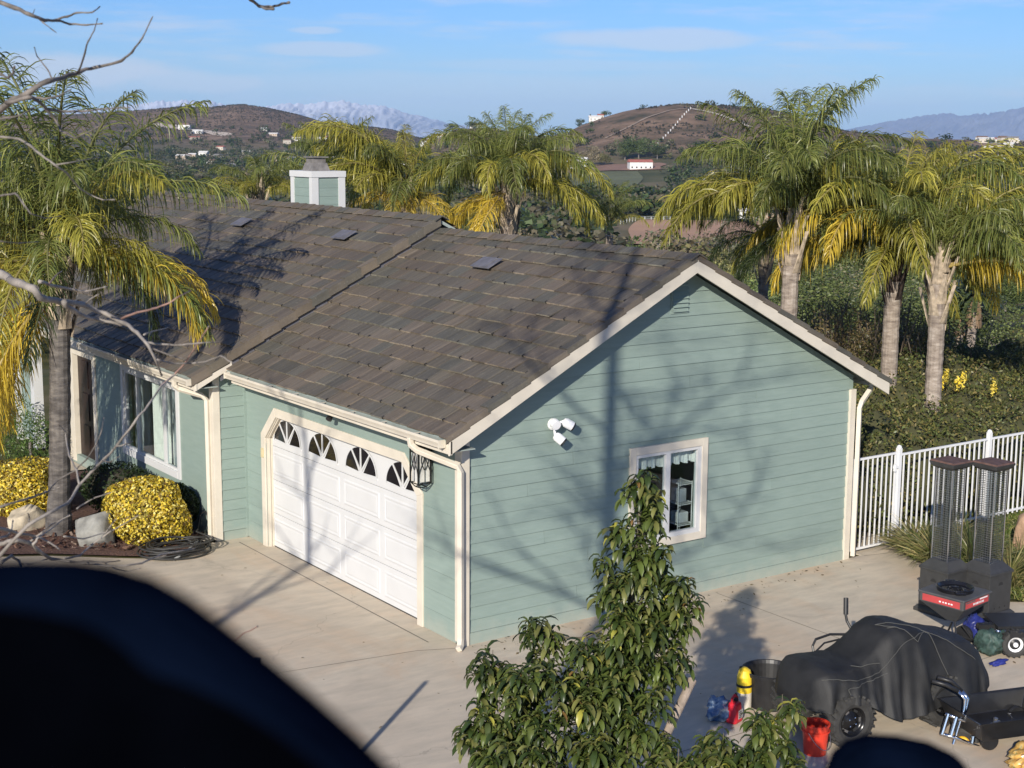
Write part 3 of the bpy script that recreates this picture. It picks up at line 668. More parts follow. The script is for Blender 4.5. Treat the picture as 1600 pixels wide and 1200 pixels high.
def tile_verts(y0, w, s0, ln, e, lift, skew):
    """one flat interlocking tile on the near slope: s along the slope from the eave"""
    L_ = []
    for (s, nrm0, nrm1) in ((s0, lift + .012, lift + .038), (s0 + ln, -.004, .014)):
        for yy, dn in ((y0, 0), (y0 + w * .08, .004), (y0 + w * .92, .004), (y0 + w, 0)):
            for nn in (nrm0, nrm1 + (0 if nn_ is None else nn_) if False else nrm1 - (0 if dn else .006)):
                sk = skew * (yy - y0) if s == s0 else 0
                L_.append((e + CS * (s + sk) - SN * nn, yy, ze(e) - .07 + SN * (s + sk) + CS * nn))
    f = []
    for i in range(3):
        a = 2 * i; f += [(a, a + 1, a + 3, a + 2)[::-1], (8 + a, 8 + a + 1, 8 + a + 3, 8 + a + 2), (a + 1, 8 + a + 1, 8 + a + 3, a + 3)[::-1]]
    nf = len(f); f += [(0, 1, 9, 8), (6, 7, 15, 14)[::-1]]
    pale = random.choice((1.05, 1.3, 1.6, 2.0, 2.4)); cl = [pale if i % 3 == 0 and i < nf else 1.0 for i in range(len(f))]
    if random.random() < .34:                                    # dark patch: painted shade of the gap at the lower corner of an interlock
        k0 = len(L_); ya, yb = y0 + w - .036, y0 + w - .010
        for s_, n_ in ((s0 - .004, lift + .010), (s0 - .004, lift + .050)):
            for yy in (ya, yb): L_.append((e + CS * s_ - SN * n_, yy, ze(e) - .07 + SN * s_ + CS * n_))
        for yy in (ya, yb): L_.append((e + CS * (s0 + .035) - SN * (lift + .049), yy, ze(e) - .07 + SN * (s0 + .035) + CS * (lift + .049)))
        f += [(k0, k0 + 1, k0 + 3, k0 + 2), (k0 + 2, k0 + 3, k0 + 5, k0 + 4)]; cl += [.06, .10]
    return L_, f, cl   # the front edges are paler, by a random step
nn_ = None
def lay_tiles(e, y0, y1, per_tile, deck, skip=None):
    rows = 15 if e == E_G else 17
    total = (AX - e) / CS; ex = total / rows; tw = .335; out = []
    for r in range(rows):
        ln = ex + .05
        if r == rows - 1: ln = ex - .02
        yy = y0 + (0 if r % 2 == 0 else -tw * .5)
        run = random.choice(PAL)
        while yy < y1 - .02:
            a, c = max(yy, y0), min(yy + tw, y1)
            if c - a > .03:
                if random.random() < .55: run = random.choice(PAL)
                k = random.uniform(.82, 1.16); col = tuple(q * k for q in run)
                lift = random.uniform(0, .008) + (random.uniform(.006, .016) if random.random() < .14 else 0)
                v, f, fc = tile_verts(a + .002, c - a - .004 - (.012 if random.random() < .3 else 0), r * ex - .035 * (r > 0) + random.uniform(-.006, .006), ln, e, lift, random.uniform(-.02, .02))
                out.append((v, f, [tuple(min(.4, q * w_) for q in col) for w_ in fc]))
            yy += tw
    if per_tile:
        out.sort(key=lambda q: depth(np.mean(q[0], 0)))
        n = min(300, len(out))
    else: n = 0
    for v, f, cl in out[:n]:
        b = MB(); b.add(v, f); b.c = list(cl); b.build('roof_tile', M['tile'], deck)
    b = MB()
    for v, f, cl in out[n:]:
        b.add(v, f); b.c[-len(f):] = list(cl)
    if b.v: b.build('roof_tiles_beyond' if False else 'tile_field', M['tile'], deck, kind='stuff')
lay_tiles(E_G, GY0 + .06, GY1 + .02, True, rg); lay_tiles(E_M, MY0 + .2, MYE, True, rm_)
def far_slope(e, y0, y1, deck):
    b = MB(); rows = 15; tot = (AX - e) / CS; ex = tot / rows
    for r in range(rows):
        s0, s1 = r * ex, (r + 1) * ex + .03; n0, n1 = .05, .02
        P = lambda s, n_, y: (2 * AX - (e + CS * s - SN * n_), y, ze(e) - .07 + SN * s + CS * n_)
        b.add([P(s0, n0, y0), P(s0, n0, y1), P(s1, n1, y1), P(s1, n1, y0), P(s0, 0, y0), P(s0, 0, y1)], [(0, 1, 2, 3), (4, 5, 1, 0)], random.choice(PAL))
    b.build('far_slope_tiles', M['tile'], deck, kind='stuff')
far_slope(E_G, GY0 + .05, GY1, rg); far_slope(E_M, MY0 + .05, MYE, rm_)
def cap_tiles(deck, P0, P1, wing_a, wing_b, name, up, n):
    """angled caps laid over a ridge or a rake, each lapping the one before"""
    P0, P1 = np.array(P0, float), np.array(P1, float); d = (P1 - P0) / n; u = np.array(up, float)
    for i in range(n):
        b = MB(); j = random.uniform(-.004, .006); p = P0 + d * i - d * .10; q = P0 + d * (i + 1); h0 = u * (.052 + j); h1 = u * (.030 + j)
        t = u * -.022 + np.array([0, .02, 0]) * ('rake' in name); A, B = np.array(wing_a, float), np.array(wing_b, float)
        vs = [p + A + h0, p + h0, p + B + h0, q + A + h1, q + h1, q + B + h1]; vs += [v_ + t for v_ in vs]
        kk = random.uniform(.9, 1.2); c = tuple(x * kk for x in random.choice(PAL))
        b.add(vs, [(0, 3, 4, 1), (1, 4, 5, 2), (0, 1, 7, 6), (1, 2, 8, 7), (5, 4, 10, 11), (4, 3, 9, 10), (3, 0, 6, 9), (2, 5, 11, 8), (6, 7, 10, 9), (7, 8, 11, 10)], c)
        b.build(name, M['tile'], deck, recalc=True)
wa, wb = (-CS * .17, 0, -SN * .17), (CS * .17, 0, -SN * .17)
cap_tiles(rg, (AX, GY0, ridgeG - .045), (AX, GY1, ridgeG - .045), wa, wb, 'ridge_tile', (0, 0, 1), 20)
cap_tiles(rm_, (AX, MY0, ridgeM - .045), (AX, MYE, ridgeM - .045), wa, wb, 'ridge_tile', (0, 0, 1), 36)
sl = lambda x, e: ze(e) + PITCH * (min(x, 2 * AX - x) - e) - .055
nrm = np.array([-SN, 0, CS]); nrr = np.array([SN, 0, CS])
cap_tiles(rg, (E_G, GY0, sl(E_G, E_G)), (AX, GY0, sl(AX, E_G)), (0, .17, 0), (0, -.012, -.075), 'rake_tile', nrm, 13)
cap_tiles(rg, (2 * AX - E_G, GY0, sl(E_G, E_G)), (AX, GY0, sl(AX, E_G)), (0, .17, 0), (0, -.012, -.075), 'rake_tile', nrr, 13)
cap_tiles(rm_, (E_M, MY0, sl(E_M, E_M)), (AX, MY0, sl(AX, E_M)), (0, .17, 0), (0, -.012, -.15), 'rake_tile', nrm, 15)
# flashing under the main rake, where the garage roof meets it
b = MB(); s0, s1 = (E_G, MY0 + .03), (AX, MY0 + .03)
b.prism([(E_M + .5, MY0 + .04, sl(E_M + .5, E_M) - .35), (AX, MY0 + .04, sl(AX, E_M) - .35), (AX, MY0 + .04, sl(AX, E_M) + .02), (E_M + .5, MY0 + .04, sl(E_M + .5, E_M) + .02)], (0, .03, 0)); b.build('flashing', M['lead'], house, recalc=True)
# low roof vents
for px_, py_, e in ((760, 411, E_G), (537, 367, E_M), (377, 347, E_M)):
    d = ray(px_, py_); n_ = np.array([-PITCH, 0, 1.0]); k = ((ze(e) + .03 - PITCH * e) - CAM @ n_) / (d @ n_); p = CAM + d * k
    U = np.array([CS, 0, SN]); V = np.array([0, 1.0, 0]); nn = np.array([-SN, 0, CS])
    b = MB(); b.obox(p + nn * .01, U * .16, V * .27, nn * .008); b.obox(p + nn * .022, U * .145, V * .15, nn * .008)
    rv = b.build('roof_vent', M['lead'], rg if e == E_G else rm_, bevel=.003)
# fascias, soffit, rake boards
def plank(a, c, up, thick, name='fascia', mt='trim'):
    b = MB(); a, c, up, thick = [np.array(q, float) for q in (a, c, up, thick)]; b.prism([a, c, c + up, a + up], thick); return b.build(name, M[mt], house, recalc=True, bevel=.004)
plank((E_G + .02, GY0, Z_E - .27), (E_G + .02, GY1 - .15, Z_E - .27), (0, 0, .19), (.03, 0, 0))
plank((E_M + .02, MY0, ZM - .27), (E_M + .02, 15.4, ZM - .27), (0, 0, .19), (.03, 0, 0))
for sgn in (-1, 1):
    xe = E_G if sgn < 0 else 2 * AX - E_G
    plank((xe, GY0, sl(E_G, E_G) - .225), (AX, GY0, sl(AX, E_G) - .225), (0, 0, .19), (0, .035, 0), 'rake_board')
plank((E_M, MY0 + .01, sl(E_M, E_M) - .235), (E_G + .1, MY0 + .01, sl(E_G + .1, E_M) - .235), (0, 0, .19), (0, .035, 0), 'rake_board')
b = MB(); b.box((E_G + .05, GY0 + .06, Z_E - .25), (-.0, GY1 - .2, Z_E - .235)); b.box((E_M + .05, MY0 + .06, ZM - .25), (MX, 15.3, ZM - .235)); b.build('soffit', M['soffit'], house)
# gutters: an open trough with a rolled lip
def gutter(e, y0, y1):
    pr = [(0, 0), (0, -.10), (-.075, -.10), (-.085, -.07), (-.105, -.03), (-.105, 0), (-.118, 0), (-.118, -.035), (-.096, -.078), (-.085, -.112), (.0, -.112)]
    b = MB(); xs, zs = e + .015, ze(e) - .075
    b.prism([(xs + p, y0, zs + q) for p, q in pr], (0, y1 - y0, 0))
    b.box((xs - .117, y0 - .004, zs - .111), (xs, y0 + .004, zs - .001)); b.box((xs - .117, y1 - .004, zs - .111), (xs, y1 + .004, zs - .001))
    g = b.build('gutter', M['trim'], house, recalc=True)
    k = y0 + .6
    while k < y1:
        b = MB(); b.box((xs - .11, k, zs - .004), (xs, k + .02, zs + .002)); b.build('gutter_hanger', M['trim'], g); k += .9
gutter(E_G, GY0 + .12, GY1 - .12); gutter(E_M, MY0 + .1, 12.1)
def spout(pts, name='downspout', w=.042, d=.032):
    b = MB(); pts = [np.array(p, float) for p in pts]
    b.tube(pts, [.052] * len(pts), 4); b.build(name, M['trim'], house, bevel=.008)
gz = Z_E - .18
spout([(E_G - .04, .55, gz), (E_G - .04, .53, gz - .10), (E_G + .02, .46, gz - .17), (-.10, -.05, gz - .34), (-.075, -.075, gz - .42), (-.075, -.08, .16), (-.10, -.11, .06), (-.16, -.16, .03)])
gz -= .10
spout([(E_M - .04, 7.35, gz), (E_M - .04, 7.35, gz - .10), (E_M + .03, 7.33, gz - .16), (-.72, 7.05, gz - .26), (-.66, 6.98, gz - .34), (-.66, 6.97, .12), (-.72, 6.93, .05), (-.86, 6.86, .03)])
spout([(2 * AX - E_G - .02, -.02, Z_E - .14), (2 * AX - E_G - .06, -.04, Z_E - .22), (GX + .14, -.06, Z_E - .42), (GX + .085, -.065, Z_E - .52), (GX + .085, -.065, .05)])
b = MB(); xs = 2 * AX - E_G; b.box((xs, GY0 + .1, Z_E - .19), (xs + .11, 6.4, Z_E - .08)); b.build('gutter', M['trim'], house)

# ---- chimney
def chimney():
    x0, x1, y0, y1, z0, z1 = 4.2, 4.95, 12.3, 13.25, 4.7, 6.16
    b = MB(); b.box((x0, y0, z0), (x1, y1, z1)); ch = b.build('chimney', M['siding'], house)
    zz = z0 + .05
    while zz < z1 - .16:
        b = MB(); b.box((x0 - .012, y0 + .12, zz), (x0, y1 - .12, zz + .176)); b.build('siding_board', M['siding'], ch); b = MB(); b.box((x0 + .12, y0 - .012, zz), (x1 - .12, y0, zz + .176)); b.build('siding_board', M['siding'], ch); zz += .18
    for a, c in (((x0 - .03, y0 - .03), (x0 + .13, y0 + .10)), ((x0 - .03, y1 - .12), (x0 + .1, y1 + .03)), ((x1 - .13, y0 - .03), (x1 + .03, y0 + .1))):
        b = MB(); b.box((*a, z0), (*c, z1 - .1)); b.build('corner_board', M['white'], ch)
    b = MB(); b.box((x0 - .045, y0 - .045, z1 - .10), (x1 + .045, y1 + .045, z1 + .03)); b.build('top_trim', M['white'], ch)
    b = MB(); xa, xb, ya, yb = x0 + .12, x1 - .20, y0 + .22, y1 - .24
    b.add([(xa, ya, z1 + .03), (xb, ya, z1 + .03), (xb, yb, z1 + .03), (xa, yb, z1 + .03), (xa + .05, ya + .05, z1 + .2), (xb - .05, ya + .05, z1 + .2), (xb - .05, yb - .05, z1 + .2), (xa + .05, yb - .05, z1 + .2)], [(0, 1, 5, 4), (1, 2, 6, 5), (2, 3, 7, 6), (3, 0, 4, 7), (4, 5, 6, 7)])
    for q in range(4):
        pass
    b.box((xa + .07, ya + .07, z1 + .2), (xb - .07, yb - .07, z1 + .30)); b.box((xa + .02, ya + .02, z1 + .31), (xb - .02, yb - .02, z1 + .335)); b.build('spark_cap', simple('weathered sheet metal', (.20, .185, .17), .6, .2, .3, 9), ch, recalc=True)
chimney()
# ================================================================== PLANTS
def norm(v): return v / (np.linalg.norm(v, axis=-1, keepdims=True) + 1e-9)
def strips(P, Wd, Hw):
    """P (n,k,3) centre lines, Wd (n,3) or (n,k,3) width direction, Hw (k,) half widths -> verts, quads"""
    n, k, _ = P.shape; Wd = Wd if Wd.ndim == 3 else Wd[:, None, :]
    v = np.stack([P - Wd * Hw[None, :, None], P + Wd * Hw[None, :, None]], 2).reshape(-1, 3)
    b = (np.arange(n) * k * 2)[:, None] + (np.arange(k - 1) * 2)[None, :]
    f = np.stack([b, b + 1, b + 3, b + 2], -1).reshape(-1, 4); return v, f
def tube_np(pts, r, sides=5):
    b = MB(); b.tube(pts, r, sides); fs = [f for f in b.f if len(f) == 4]; return np.array(b.v), np.array(fs)

# ---- palm fronds, built in the upright position they hang in, turned only about the trunk
def frond_mesh(name, L, e0, bend, leaf, cols, seed, twist=0.0):
    g = np.random.default_rng(seed); n = 22; t = np.linspace(0, 1, n)
    a = e0 - bend * t ** 1.5; ds = L / (n - 1)
    x = np.concatenate([[0], np.cumsum(np.cos(a[:-1]) * ds)]); z = np.concatenate([[0], np.cumsum(np.sin(a[:-1]) * ds)])
    y = twist * t ** 2 * L * .12; R = np.stack([x, y, z], -1)
    nl = 108; ts = np.repeat(np.linspace(.16, .995, nl), 2); side = np.tile([1.0, -1.0], nl); m_ = len(ts)
    ts = np.clip(ts + g.normal(0, .006, m_), .1, 1)
    base = np.stack([np.interp(ts, t, R[:, i]) for i in range(3)], -1); an = np.interp(ts, t, a)
    tan = np.stack([np.cos(an), 0 * an, np.sin(an)], -1); upv = np.stack([-np.sin(an), 0 * an, np.cos(an)], -1); sd_ = np.stack([0 * an, side, 0 * an], -1)
    plum = g.normal(.25, .55, m_)[:, None]
    d = norm(sd_ * .85 + tan * (.55 + .5 * ts[:, None] ** 3) + upv * plum)
    ln = leaf * (np.sin(np.pi * np.clip(.14 + ts * .80, 0, 1)) ** .7) * g.uniform(.8, 1.15, m_)
    k = 6; P = [base]; c = base; grav = g.uniform(.14, .72, m_)[:, None]
    for i in range(k - 1):
        d = norm(d + np.array([0, 0, -1.0]) * grav * (.5 + .45 * i)); c = c + d * (ln / (k - 1))[:, None]; P.append(c)
    P = np.stack(P, 1); wd = norm(np.cross(P[:, -1] - P[:, 0], g.normal(0, 1, (m_, 3))))
    v, f = strips(P, wd, np.array([.005, .0088, .0092, .008, .006, .0015]))
    mixr = g.random(m_)[:, None]; tip = ts[:, None]
    lc = (np.array(cols[0]) * (1 - mixr) + np.array(cols[1]) * mixr) * g.uniform(.75, 1.25, (m_, 1))
    col = np.repeat(lc, k - 1, 0)
    tv, tf = tube_np(R, list(.030 * (1 - t) ** .8 + .007), 5)
    f = np.concatenate([f, tf + len(v)]); v = np.concatenate([v, tv]); col = np.concatenate([col, np.tile(np.array(cols[2]), (len(tf), 1))])
    return mesh_np(name, v, f, M['palm'], col)
M['palm'] = leafy('palm leaflet', .40, .34)
GREEN = ((.12, .158, .038), (.26, .27, .075), (.24, .24, .10))
OLIVE = ((.23, .23, .042), (.42, .37, .066), (.34, .29, .11))
GOLD = ((.48, .35, .040), (.66, .50, .075), (.46, .35, .12))
SHADED = ((.030, .045, .016), (.050, .068, .022), (.10, .11, .05))  # fronds in shadow: their shade is put into the leaf colour
FR = {}
def fronds(kind, tier):
    k = (kind, tier)
    if k not in FR:
        cols = {'g': GREEN, 'o': OLIVE, 'y': GOLD, 'd': SHADED}[kind]; e0, bend = {0: (1.30, .9), 1: (1.0, 1.5), 2: (.62, 1.75), 3: (.22, 1.6), 4: (-.15, 1.25), 5: (-.55, .9), 6: (-.75, .75)}[tier]
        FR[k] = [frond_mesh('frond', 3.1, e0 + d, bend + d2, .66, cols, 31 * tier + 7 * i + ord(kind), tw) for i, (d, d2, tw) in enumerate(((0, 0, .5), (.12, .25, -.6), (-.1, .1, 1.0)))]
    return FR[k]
def ring_trunk(name, a, b_, c):
    mt, t, b = mat_base(name); r = noise_(t, 1, 5, pos_(t, (3.5, 3.5, 11)), .65); v = noise_(t, 1, 4, pos_(t, (16, 16, 1.6)), .6)
    col = ramp_(t, r, [(.32, a), (.5, b_), (.66, c)]); col = mixc(t, 1.0, col, ramp_(t, v, [(.35, (.82, .80, .78)), (.6, (1.08, 1.07, 1.06))]), 'MULTIPLY')
    t.links.new(col, b.inputs['Base Color']); b.inputs['Roughness'].default_value = .9; bump_(t, b, r, .9, .03); return mt
trunkmat = ring_trunk('palm trunk', (.15, .12, .10), (.27, .225, .185), (.38, .33, .28))
bootmat = simple('old leaf bases', (.36, .29, .21), .85, 0, .45, 9, .5, 20)
def palm(label, base, htrunk, r, plan, size=1.0, lean=(0, 0), group='queen palms round the house', seed=0, boots=True, tm_=None, boot_=None):
    """plan: list of (kind, tier, how many, bearing from, bearing to, scale)"""
    g = random.Random(seed); t = thing('palm_tree', label, 'palm tree', base, 0, group); B = np.array(base, float)
    top = B + np.array([lean[0], lean[1], htrunk]); n = 30; b = MB(); pts = []; rs = []
    for i in range(n + 1):
        s = i / n; pts.append(B + (top - B) * s + np.array([lean[0], lean[1], 0]) * .25 * math.sin(math.pi * s) * .5); rs.append(r * (1.28 - .30 * min(1, s * 6)) * (1 + .03 * (-1) ** i) * (1 - .08 * s))
    pts[0] = pts[0] - np.array([0, 0, .4]); b.tube(pts, rs, 14); b.build('trunk', tm_ or trunkmat, t, smooth=False)
    if boots:
        b = MB()
        for k in range(17):                                     # cut leaf stubs that clasp the neck of the crown
            a = k * 2.4; h = -1.15 + 1.35 * k / 17; q = top + np.array([math.cos(a), math.sin(a), 0]) * r * .78 + np.array([0, 0, h]); o = np.array([math.cos(a) * .26, math.sin(a) * .26, 1.0]); o /= np.linalg.norm(o); sdv = np.array([-math.sin(a), math.cos(a), 0])
            L_ = g.uniform(.55, .95); w_ = r * .66; out = np.array([math.cos(a), math.sin(a), 0]) * .03
            b.add([q - sdv * w_, q + out, q + sdv * w_, q + o * L_ - sdv * w_ * .3, q + o * L_ + out * 2, q + o * L_ + sdv * w_ * .3], [(0, 1, 4, 3), (1, 2, 5, 4), (2, 1, 0), (0, 3, 5, 2)])
        b.tube([top + np.array([0, 0, -.1]), top + np.array([0, 0, .55])], [r * .8, r * .42], 9); b.build('leaf_base', boot_ or bootmat, t, recalc=True)
    for kind, tier, cnt, a0, a1, sc in plan:
        for i in range(cnt):
            me = g.choice(fronds(kind, tier)); ob = bpy.data.objects.new('frond', me); COL.objects.link(ob); ob.parent = t
            a = a0 + (a1 - a0) * (i + g.uniform(.2, .8)) / cnt; s = sc * size * g.uniform(.88, 1.1)
            ob.location = Vector(top - B) + Vector((math.cos(a) * r * .4, math.sin(a) * r * .4, .25 + .12 * (2 - tier)))
            ob.rotation_euler = (g.uniform(-.1, .1), g.uniform(-.08, .08), a); ob.scale = (s, s * g.choice((1, -1)), s)
    return t
TAU = 2 * math.pi
VL = HEAD + math.pi / 2; VR = HEAD - math.pi / 2; VB = HEAD; VF = HEAD + math.pi    # bearings: left, right, away, towards the camera
ALL = (0, TAU)
def gz_(x, y): return float(H(x, y))
# by the front door
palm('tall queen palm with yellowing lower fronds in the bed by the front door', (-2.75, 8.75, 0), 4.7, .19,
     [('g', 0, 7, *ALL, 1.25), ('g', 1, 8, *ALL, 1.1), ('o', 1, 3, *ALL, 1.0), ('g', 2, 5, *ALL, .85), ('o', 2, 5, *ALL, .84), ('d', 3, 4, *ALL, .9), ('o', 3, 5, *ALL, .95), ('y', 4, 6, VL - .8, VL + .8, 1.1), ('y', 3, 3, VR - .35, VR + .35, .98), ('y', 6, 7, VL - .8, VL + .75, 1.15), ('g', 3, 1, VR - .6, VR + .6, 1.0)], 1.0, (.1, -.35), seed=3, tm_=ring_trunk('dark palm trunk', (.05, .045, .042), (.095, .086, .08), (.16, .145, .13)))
# right of the gable
def pal_at(px, py, D, r): p = at(px, py, D); return p
def palm_px(label, px, py, D, r, plan, size, seed, zb=None, **kw):
    p = at(px, py, D); z0 = gz_(p[0], p[1]) if zb is None else zb
    return palm(label, (p[0], p[1], z0), p[2] - z0, r, plan, size, seed=seed, **kw)
palm_px('tall queen palm with grey green plumes right behind the gable peak, highest of the palms', 1238, 352, 31, .19,
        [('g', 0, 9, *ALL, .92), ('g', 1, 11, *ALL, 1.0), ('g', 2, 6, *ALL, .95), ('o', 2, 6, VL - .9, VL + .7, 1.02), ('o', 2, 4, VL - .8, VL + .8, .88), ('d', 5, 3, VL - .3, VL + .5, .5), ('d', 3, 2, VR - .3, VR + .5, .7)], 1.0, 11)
palm_px('queen palm with a dark brown neck and broad golden green skirt between two other palms', 1398, 396, 32, .19,
        [('o', 0, 5, *ALL, .75), ('o', 1, 13, *ALL, 1.12), ('g', 1, 6, *ALL, 1.1), ('o', 2, 9, *ALL, 1.12), ('y', 3, 3, VL - .7, VL + .3, .9), ('y', 2, 5, VL - .9, VL + .9, 1.0), ('o', 3, 3, VF - .8, VF + .8, .8), ('g', 2, 3, *ALL, 1.0)], 1.1, 12, boot_=simple('dark leaf bases', (.05, .035, .028), .9, 0, .5, 9, .5, 20))
palm_px('queen palm with pale ringed trunk and a low golden frond reaching out to the right', 1468, 428, 30, .18,
        [('g', 0, 4, *ALL, .6), ('g', 1, 8, *ALL, .85), ('g', 2, 7, VR - 1.4, VR + 1.4, 1.0), ('o', 2, 3, VR - 1.2, VR + 1.2, .95), ('y', 3, 5, VR - .75, VR + .75, 1.0), ('o', 1, 2, VR - .6, VR + .6, 1.0), ('g', 2, 3, VR - .5, VR + 1, 1.0)], .95, 13)
palm_px('queen palm crown at the far right edge, tips turning gold', 1668, 372, 34, .17, [('g', 1, 6, *ALL, .9), ('o', 2, 8, *ALL, .95), ('y', 2, 5, VF - 1.4, VF + 1.4, .9)], .95, 14)
# behind the roof
palm_px('queen palm showing above the main ridge with one arching yellow frond', 636, 318, 36, .17, [('o', 1, 6, VL - .8, VL + .8, 1.05), ('o', 0, 4, *ALL, .6), ('g', 1, 6, *ALL, .75), ('o', 2, 5, VL - 1.2, VL + 1.2, .95), ('g', 2, 4, *ALL, .8), ('y', 3, 6, VF - 1.3, VF + 1.3, .6)], .95, 15)
palm_px('large grey green queen palm behind the step in the ridge', 795, 300, 36, .19, [('g', 0, 6, *ALL, .58), ('g', 1, 11, *ALL, .78), ('o', 2, 8, *ALL, .95), ('g', 2, 8, *ALL, .95), ('o', 3, 4, VR - .9, VR + .9, .85), ('y', 4, 6, VL - .9, VL + 1.3, .75)], 1.0, 16)
palm_px('queen palm left of the chimney showing only the top of its crown', 405, 318, 40, .17, [('g', 1, 7, *ALL, .55), ('o', 2, 7, *ALL, .55), ('g', 2, 4, *ALL, .5)], .95, 17)
palm_px('queen palm directly behind the chimney with upright pale fronds', 520, 305, 42, .17, [('g', 0, 5, *ALL, .7), ('o', 1, 5, VR - .9, VR + .9, .9), ('g', 1, 6, *ALL, .8), ('o', 2, 5, *ALL, .75)], .95, 18)
palm_px('small bright green palm peeping over the garage ridge', 952, 368, 38, .1, [('g', 0, 4, *ALL, .4), ('g', 1, 6, *ALL, .42), ('o', 2, 4, *ALL, .4)], .9, 19, boots=False)
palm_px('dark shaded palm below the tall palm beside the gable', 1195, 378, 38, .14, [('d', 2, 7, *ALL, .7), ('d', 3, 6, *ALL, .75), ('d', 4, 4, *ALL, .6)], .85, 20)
# fan palms further off: bare poles with a brown skirt
def fan_palm(label, px, py_top, D, r, hide=False):
    p = at(px, py_top, D); z0 = gz_(p[0], p[1]); t = thing('fan_palm', label, 'palm tree', (p[0], p[1], z0), 0, 'slender fan palms below the hedge')
    b = MB(); b.tube([(p[0] - .3, p[1], z0 - .3), (p[0], p[1], p[2])], [r * 1.3, r * .8], 10); b.build('trunk', trunkmat, t)
    g = np.random.default_rng(int(px)); n = 90; a = g.uniform(0, TAU, n); d = np.stack([np.cos(a) * .35, np.sin(a) * .35, -np.ones(n)], -1); s0 = np.array(p) + np.stack([np.cos(a) * .1, np.sin(a) * .1, g.uniform(-.2, .3, n)], -1)
    P = np.stack([s0, s0 + d * .45, s0 + d * .9 * np.array([.8, .8, 1])], 1); v, f = strips(P, norm(np.stack([-np.sin(a), np.cos(a), 0 * a], -1)), np.array([.05, .09, .03]))
    me = mesh_np('dead_skirt', v - np.array([p[0], p[1], z0]), f, M['leaf'], np.tile(np.array([.26, .18, .11]), (len(f), 1)) * g.uniform(.7, 1.3, (len(f), 1))); link('dead_skirt', me, t)
    n = 260; a = g.uniform(0, TAU, n); e = g.uniform(-.5, 1.2, n); d = np.stack([np.cos(a) * np.cos(e), np.sin(a) * np.cos(e), np.sin(e)], -1); c0 = np.array(p) + np.array([0, 0, .35])
    P = np.stack([c0 + d * .3, c0 + d * .9, c0 + d * 1.25 + np.array([0, 0, -.25])], 1); v, f = strips(P, norm(np.cross(d, np.array([0, 0, 1.0]))), np.array([.05, .06, .01]))
    link('crown', mesh_np('crown', v - np.array([p[0], p[1], z0]), f, M['leaf'], np.tile(np.array([.06, .08, .03]), (len(f), 1)) * g.uniform(.7, 1.4, (len(f), 1))), t)
fan_palm('thin fan palm with a brown skirt behind the golden frond', 1523, 472, 62, .20)
fan_palm('leaning thin fan palm trunk left of the skirted one', 1503, 488, 64, .17)

# ---- leafy masses made of single leaves
def leaf_cloud(name, blobs, n, size, cols, parent=None, org=(0, 0, 0), mat='leaf', seed=1, flat=.5, shell=.55, aspect=2.2, sq=2.0, kind=None, zmin=None):
    """blobs: (centre, radii); leaves sit in the outer shell of each blob, facing outward"""
    g = np.random.default_rng(seed); vol = np.array([np.prod(r) ** (2 / 3) for _, r in blobs]); pick = g.choice(len(blobs), n, p=vol / vol.sum())
    C = np.array([c for c, _ in blobs], float)[pick]; Rr = np.array([r for _, r in blobs], float)[pick]
    d = norm(g.normal(0, 1, (n, 3))); k = (np.abs(d) ** sq).sum(-1, keepdims=True) ** (-1 / sq); q = d * k * (shell + (1 - shell) * g.random((n, 1)) ** .5)
    P = C + q * Rr
    if zmin is not None: P[:, 2] = np.maximum(P[:, 2], zmin + g.random(n) * size)
    nn = norm(norm(d / Rr) + g.normal(0, flat, (n, 3))); a = norm(np.cross(nn, g.normal(0, 1, (n, 3)))); b = np.cross(nn, a)
    s = size * g.uniform(.6, 1.3, (n, 1)); L_ = a * s; Wd = b * s / aspect
    v = np.stack([P - L_ * .5, P + Wd * .5 + nn * s * .08, P + L_ * .5 - nn * s * .1, P - Wd * .5 + nn * s * .08], 1).reshape(-1, 3); f = np.arange(n * 4).reshape(-1, 4)
    cc = np.array(cols)[g.integers(0, len(cols), n)] * g.uniform(.75, 1.25, (n, 1))
    me = mesh_np(name, v - np.array(org), f, M[mat], cc); return link(name, me, parent, org, kind=kind)
def core(name, blobs, mat, parent, org, k=.8):
    b = MB()
    for c, r in blobs: b.lathe([(.01, -r[2] * k), (r[0] * k * .7, -r[2] * k * .72), (r[0] * k, 0), (r[0] * k * .7, r[2] * k * .72), (.01, r[2] * k)], c, sides=10, sy=r[1] / r[0], cap=False)
    return b.build(name, mat, parent, o=Vector(org), smooth=True)
twig_dark = simple('dark twigs', (.035, .032, .022), .9)
twig_gold = simple('golden twigs', (.20, .15, .03), .9)
GOLDL = [(.84, .64, .06), (.88, .70, .10), (.74, .52, .045), (.86, .76, .25), (.60, .44, .045), (.30, .26, .035), (.18, .11, .03)]
def gold_bush(label, c, r, seed, n=16000):
    o = (c[0], c[1], 0); t = thing('golden_shrub', label, 'shrub', o, 0, 'clipped golden shrubs')
    g = random.Random(seed); bl = [((c[0], c[1], r[2] * .98), (r[0], r[1], r[2]))] + [((c[0] + g.uniform(-.62, .62) * r[0], c[1] + g.uniform(-.62, .62) * r[1], r[2] * g.uniform(.6, 1.4)), (r[0] * .62, r[1] * .62, r[2] * .6)) for _ in range(7)]
    core('twigs', bl[:1], twig_gold, t, o, .84); leaf_cloud('foliage', bl, n, .060, GOLDL, t, o, seed=seed, shell=.86, flat=.55, aspect=1.7, sq=3.0, zmin=.03)
    b = MB(); b.tube([(c[0], c[1], -.05), (c[0], c[1], .3)], .04); b.build('stem', M['bark'], t)
gold_bush('clipped golden yellow shrub beside the coiled hose', (-1.62, 7.45, 0), (.56, .56, .58), 1)
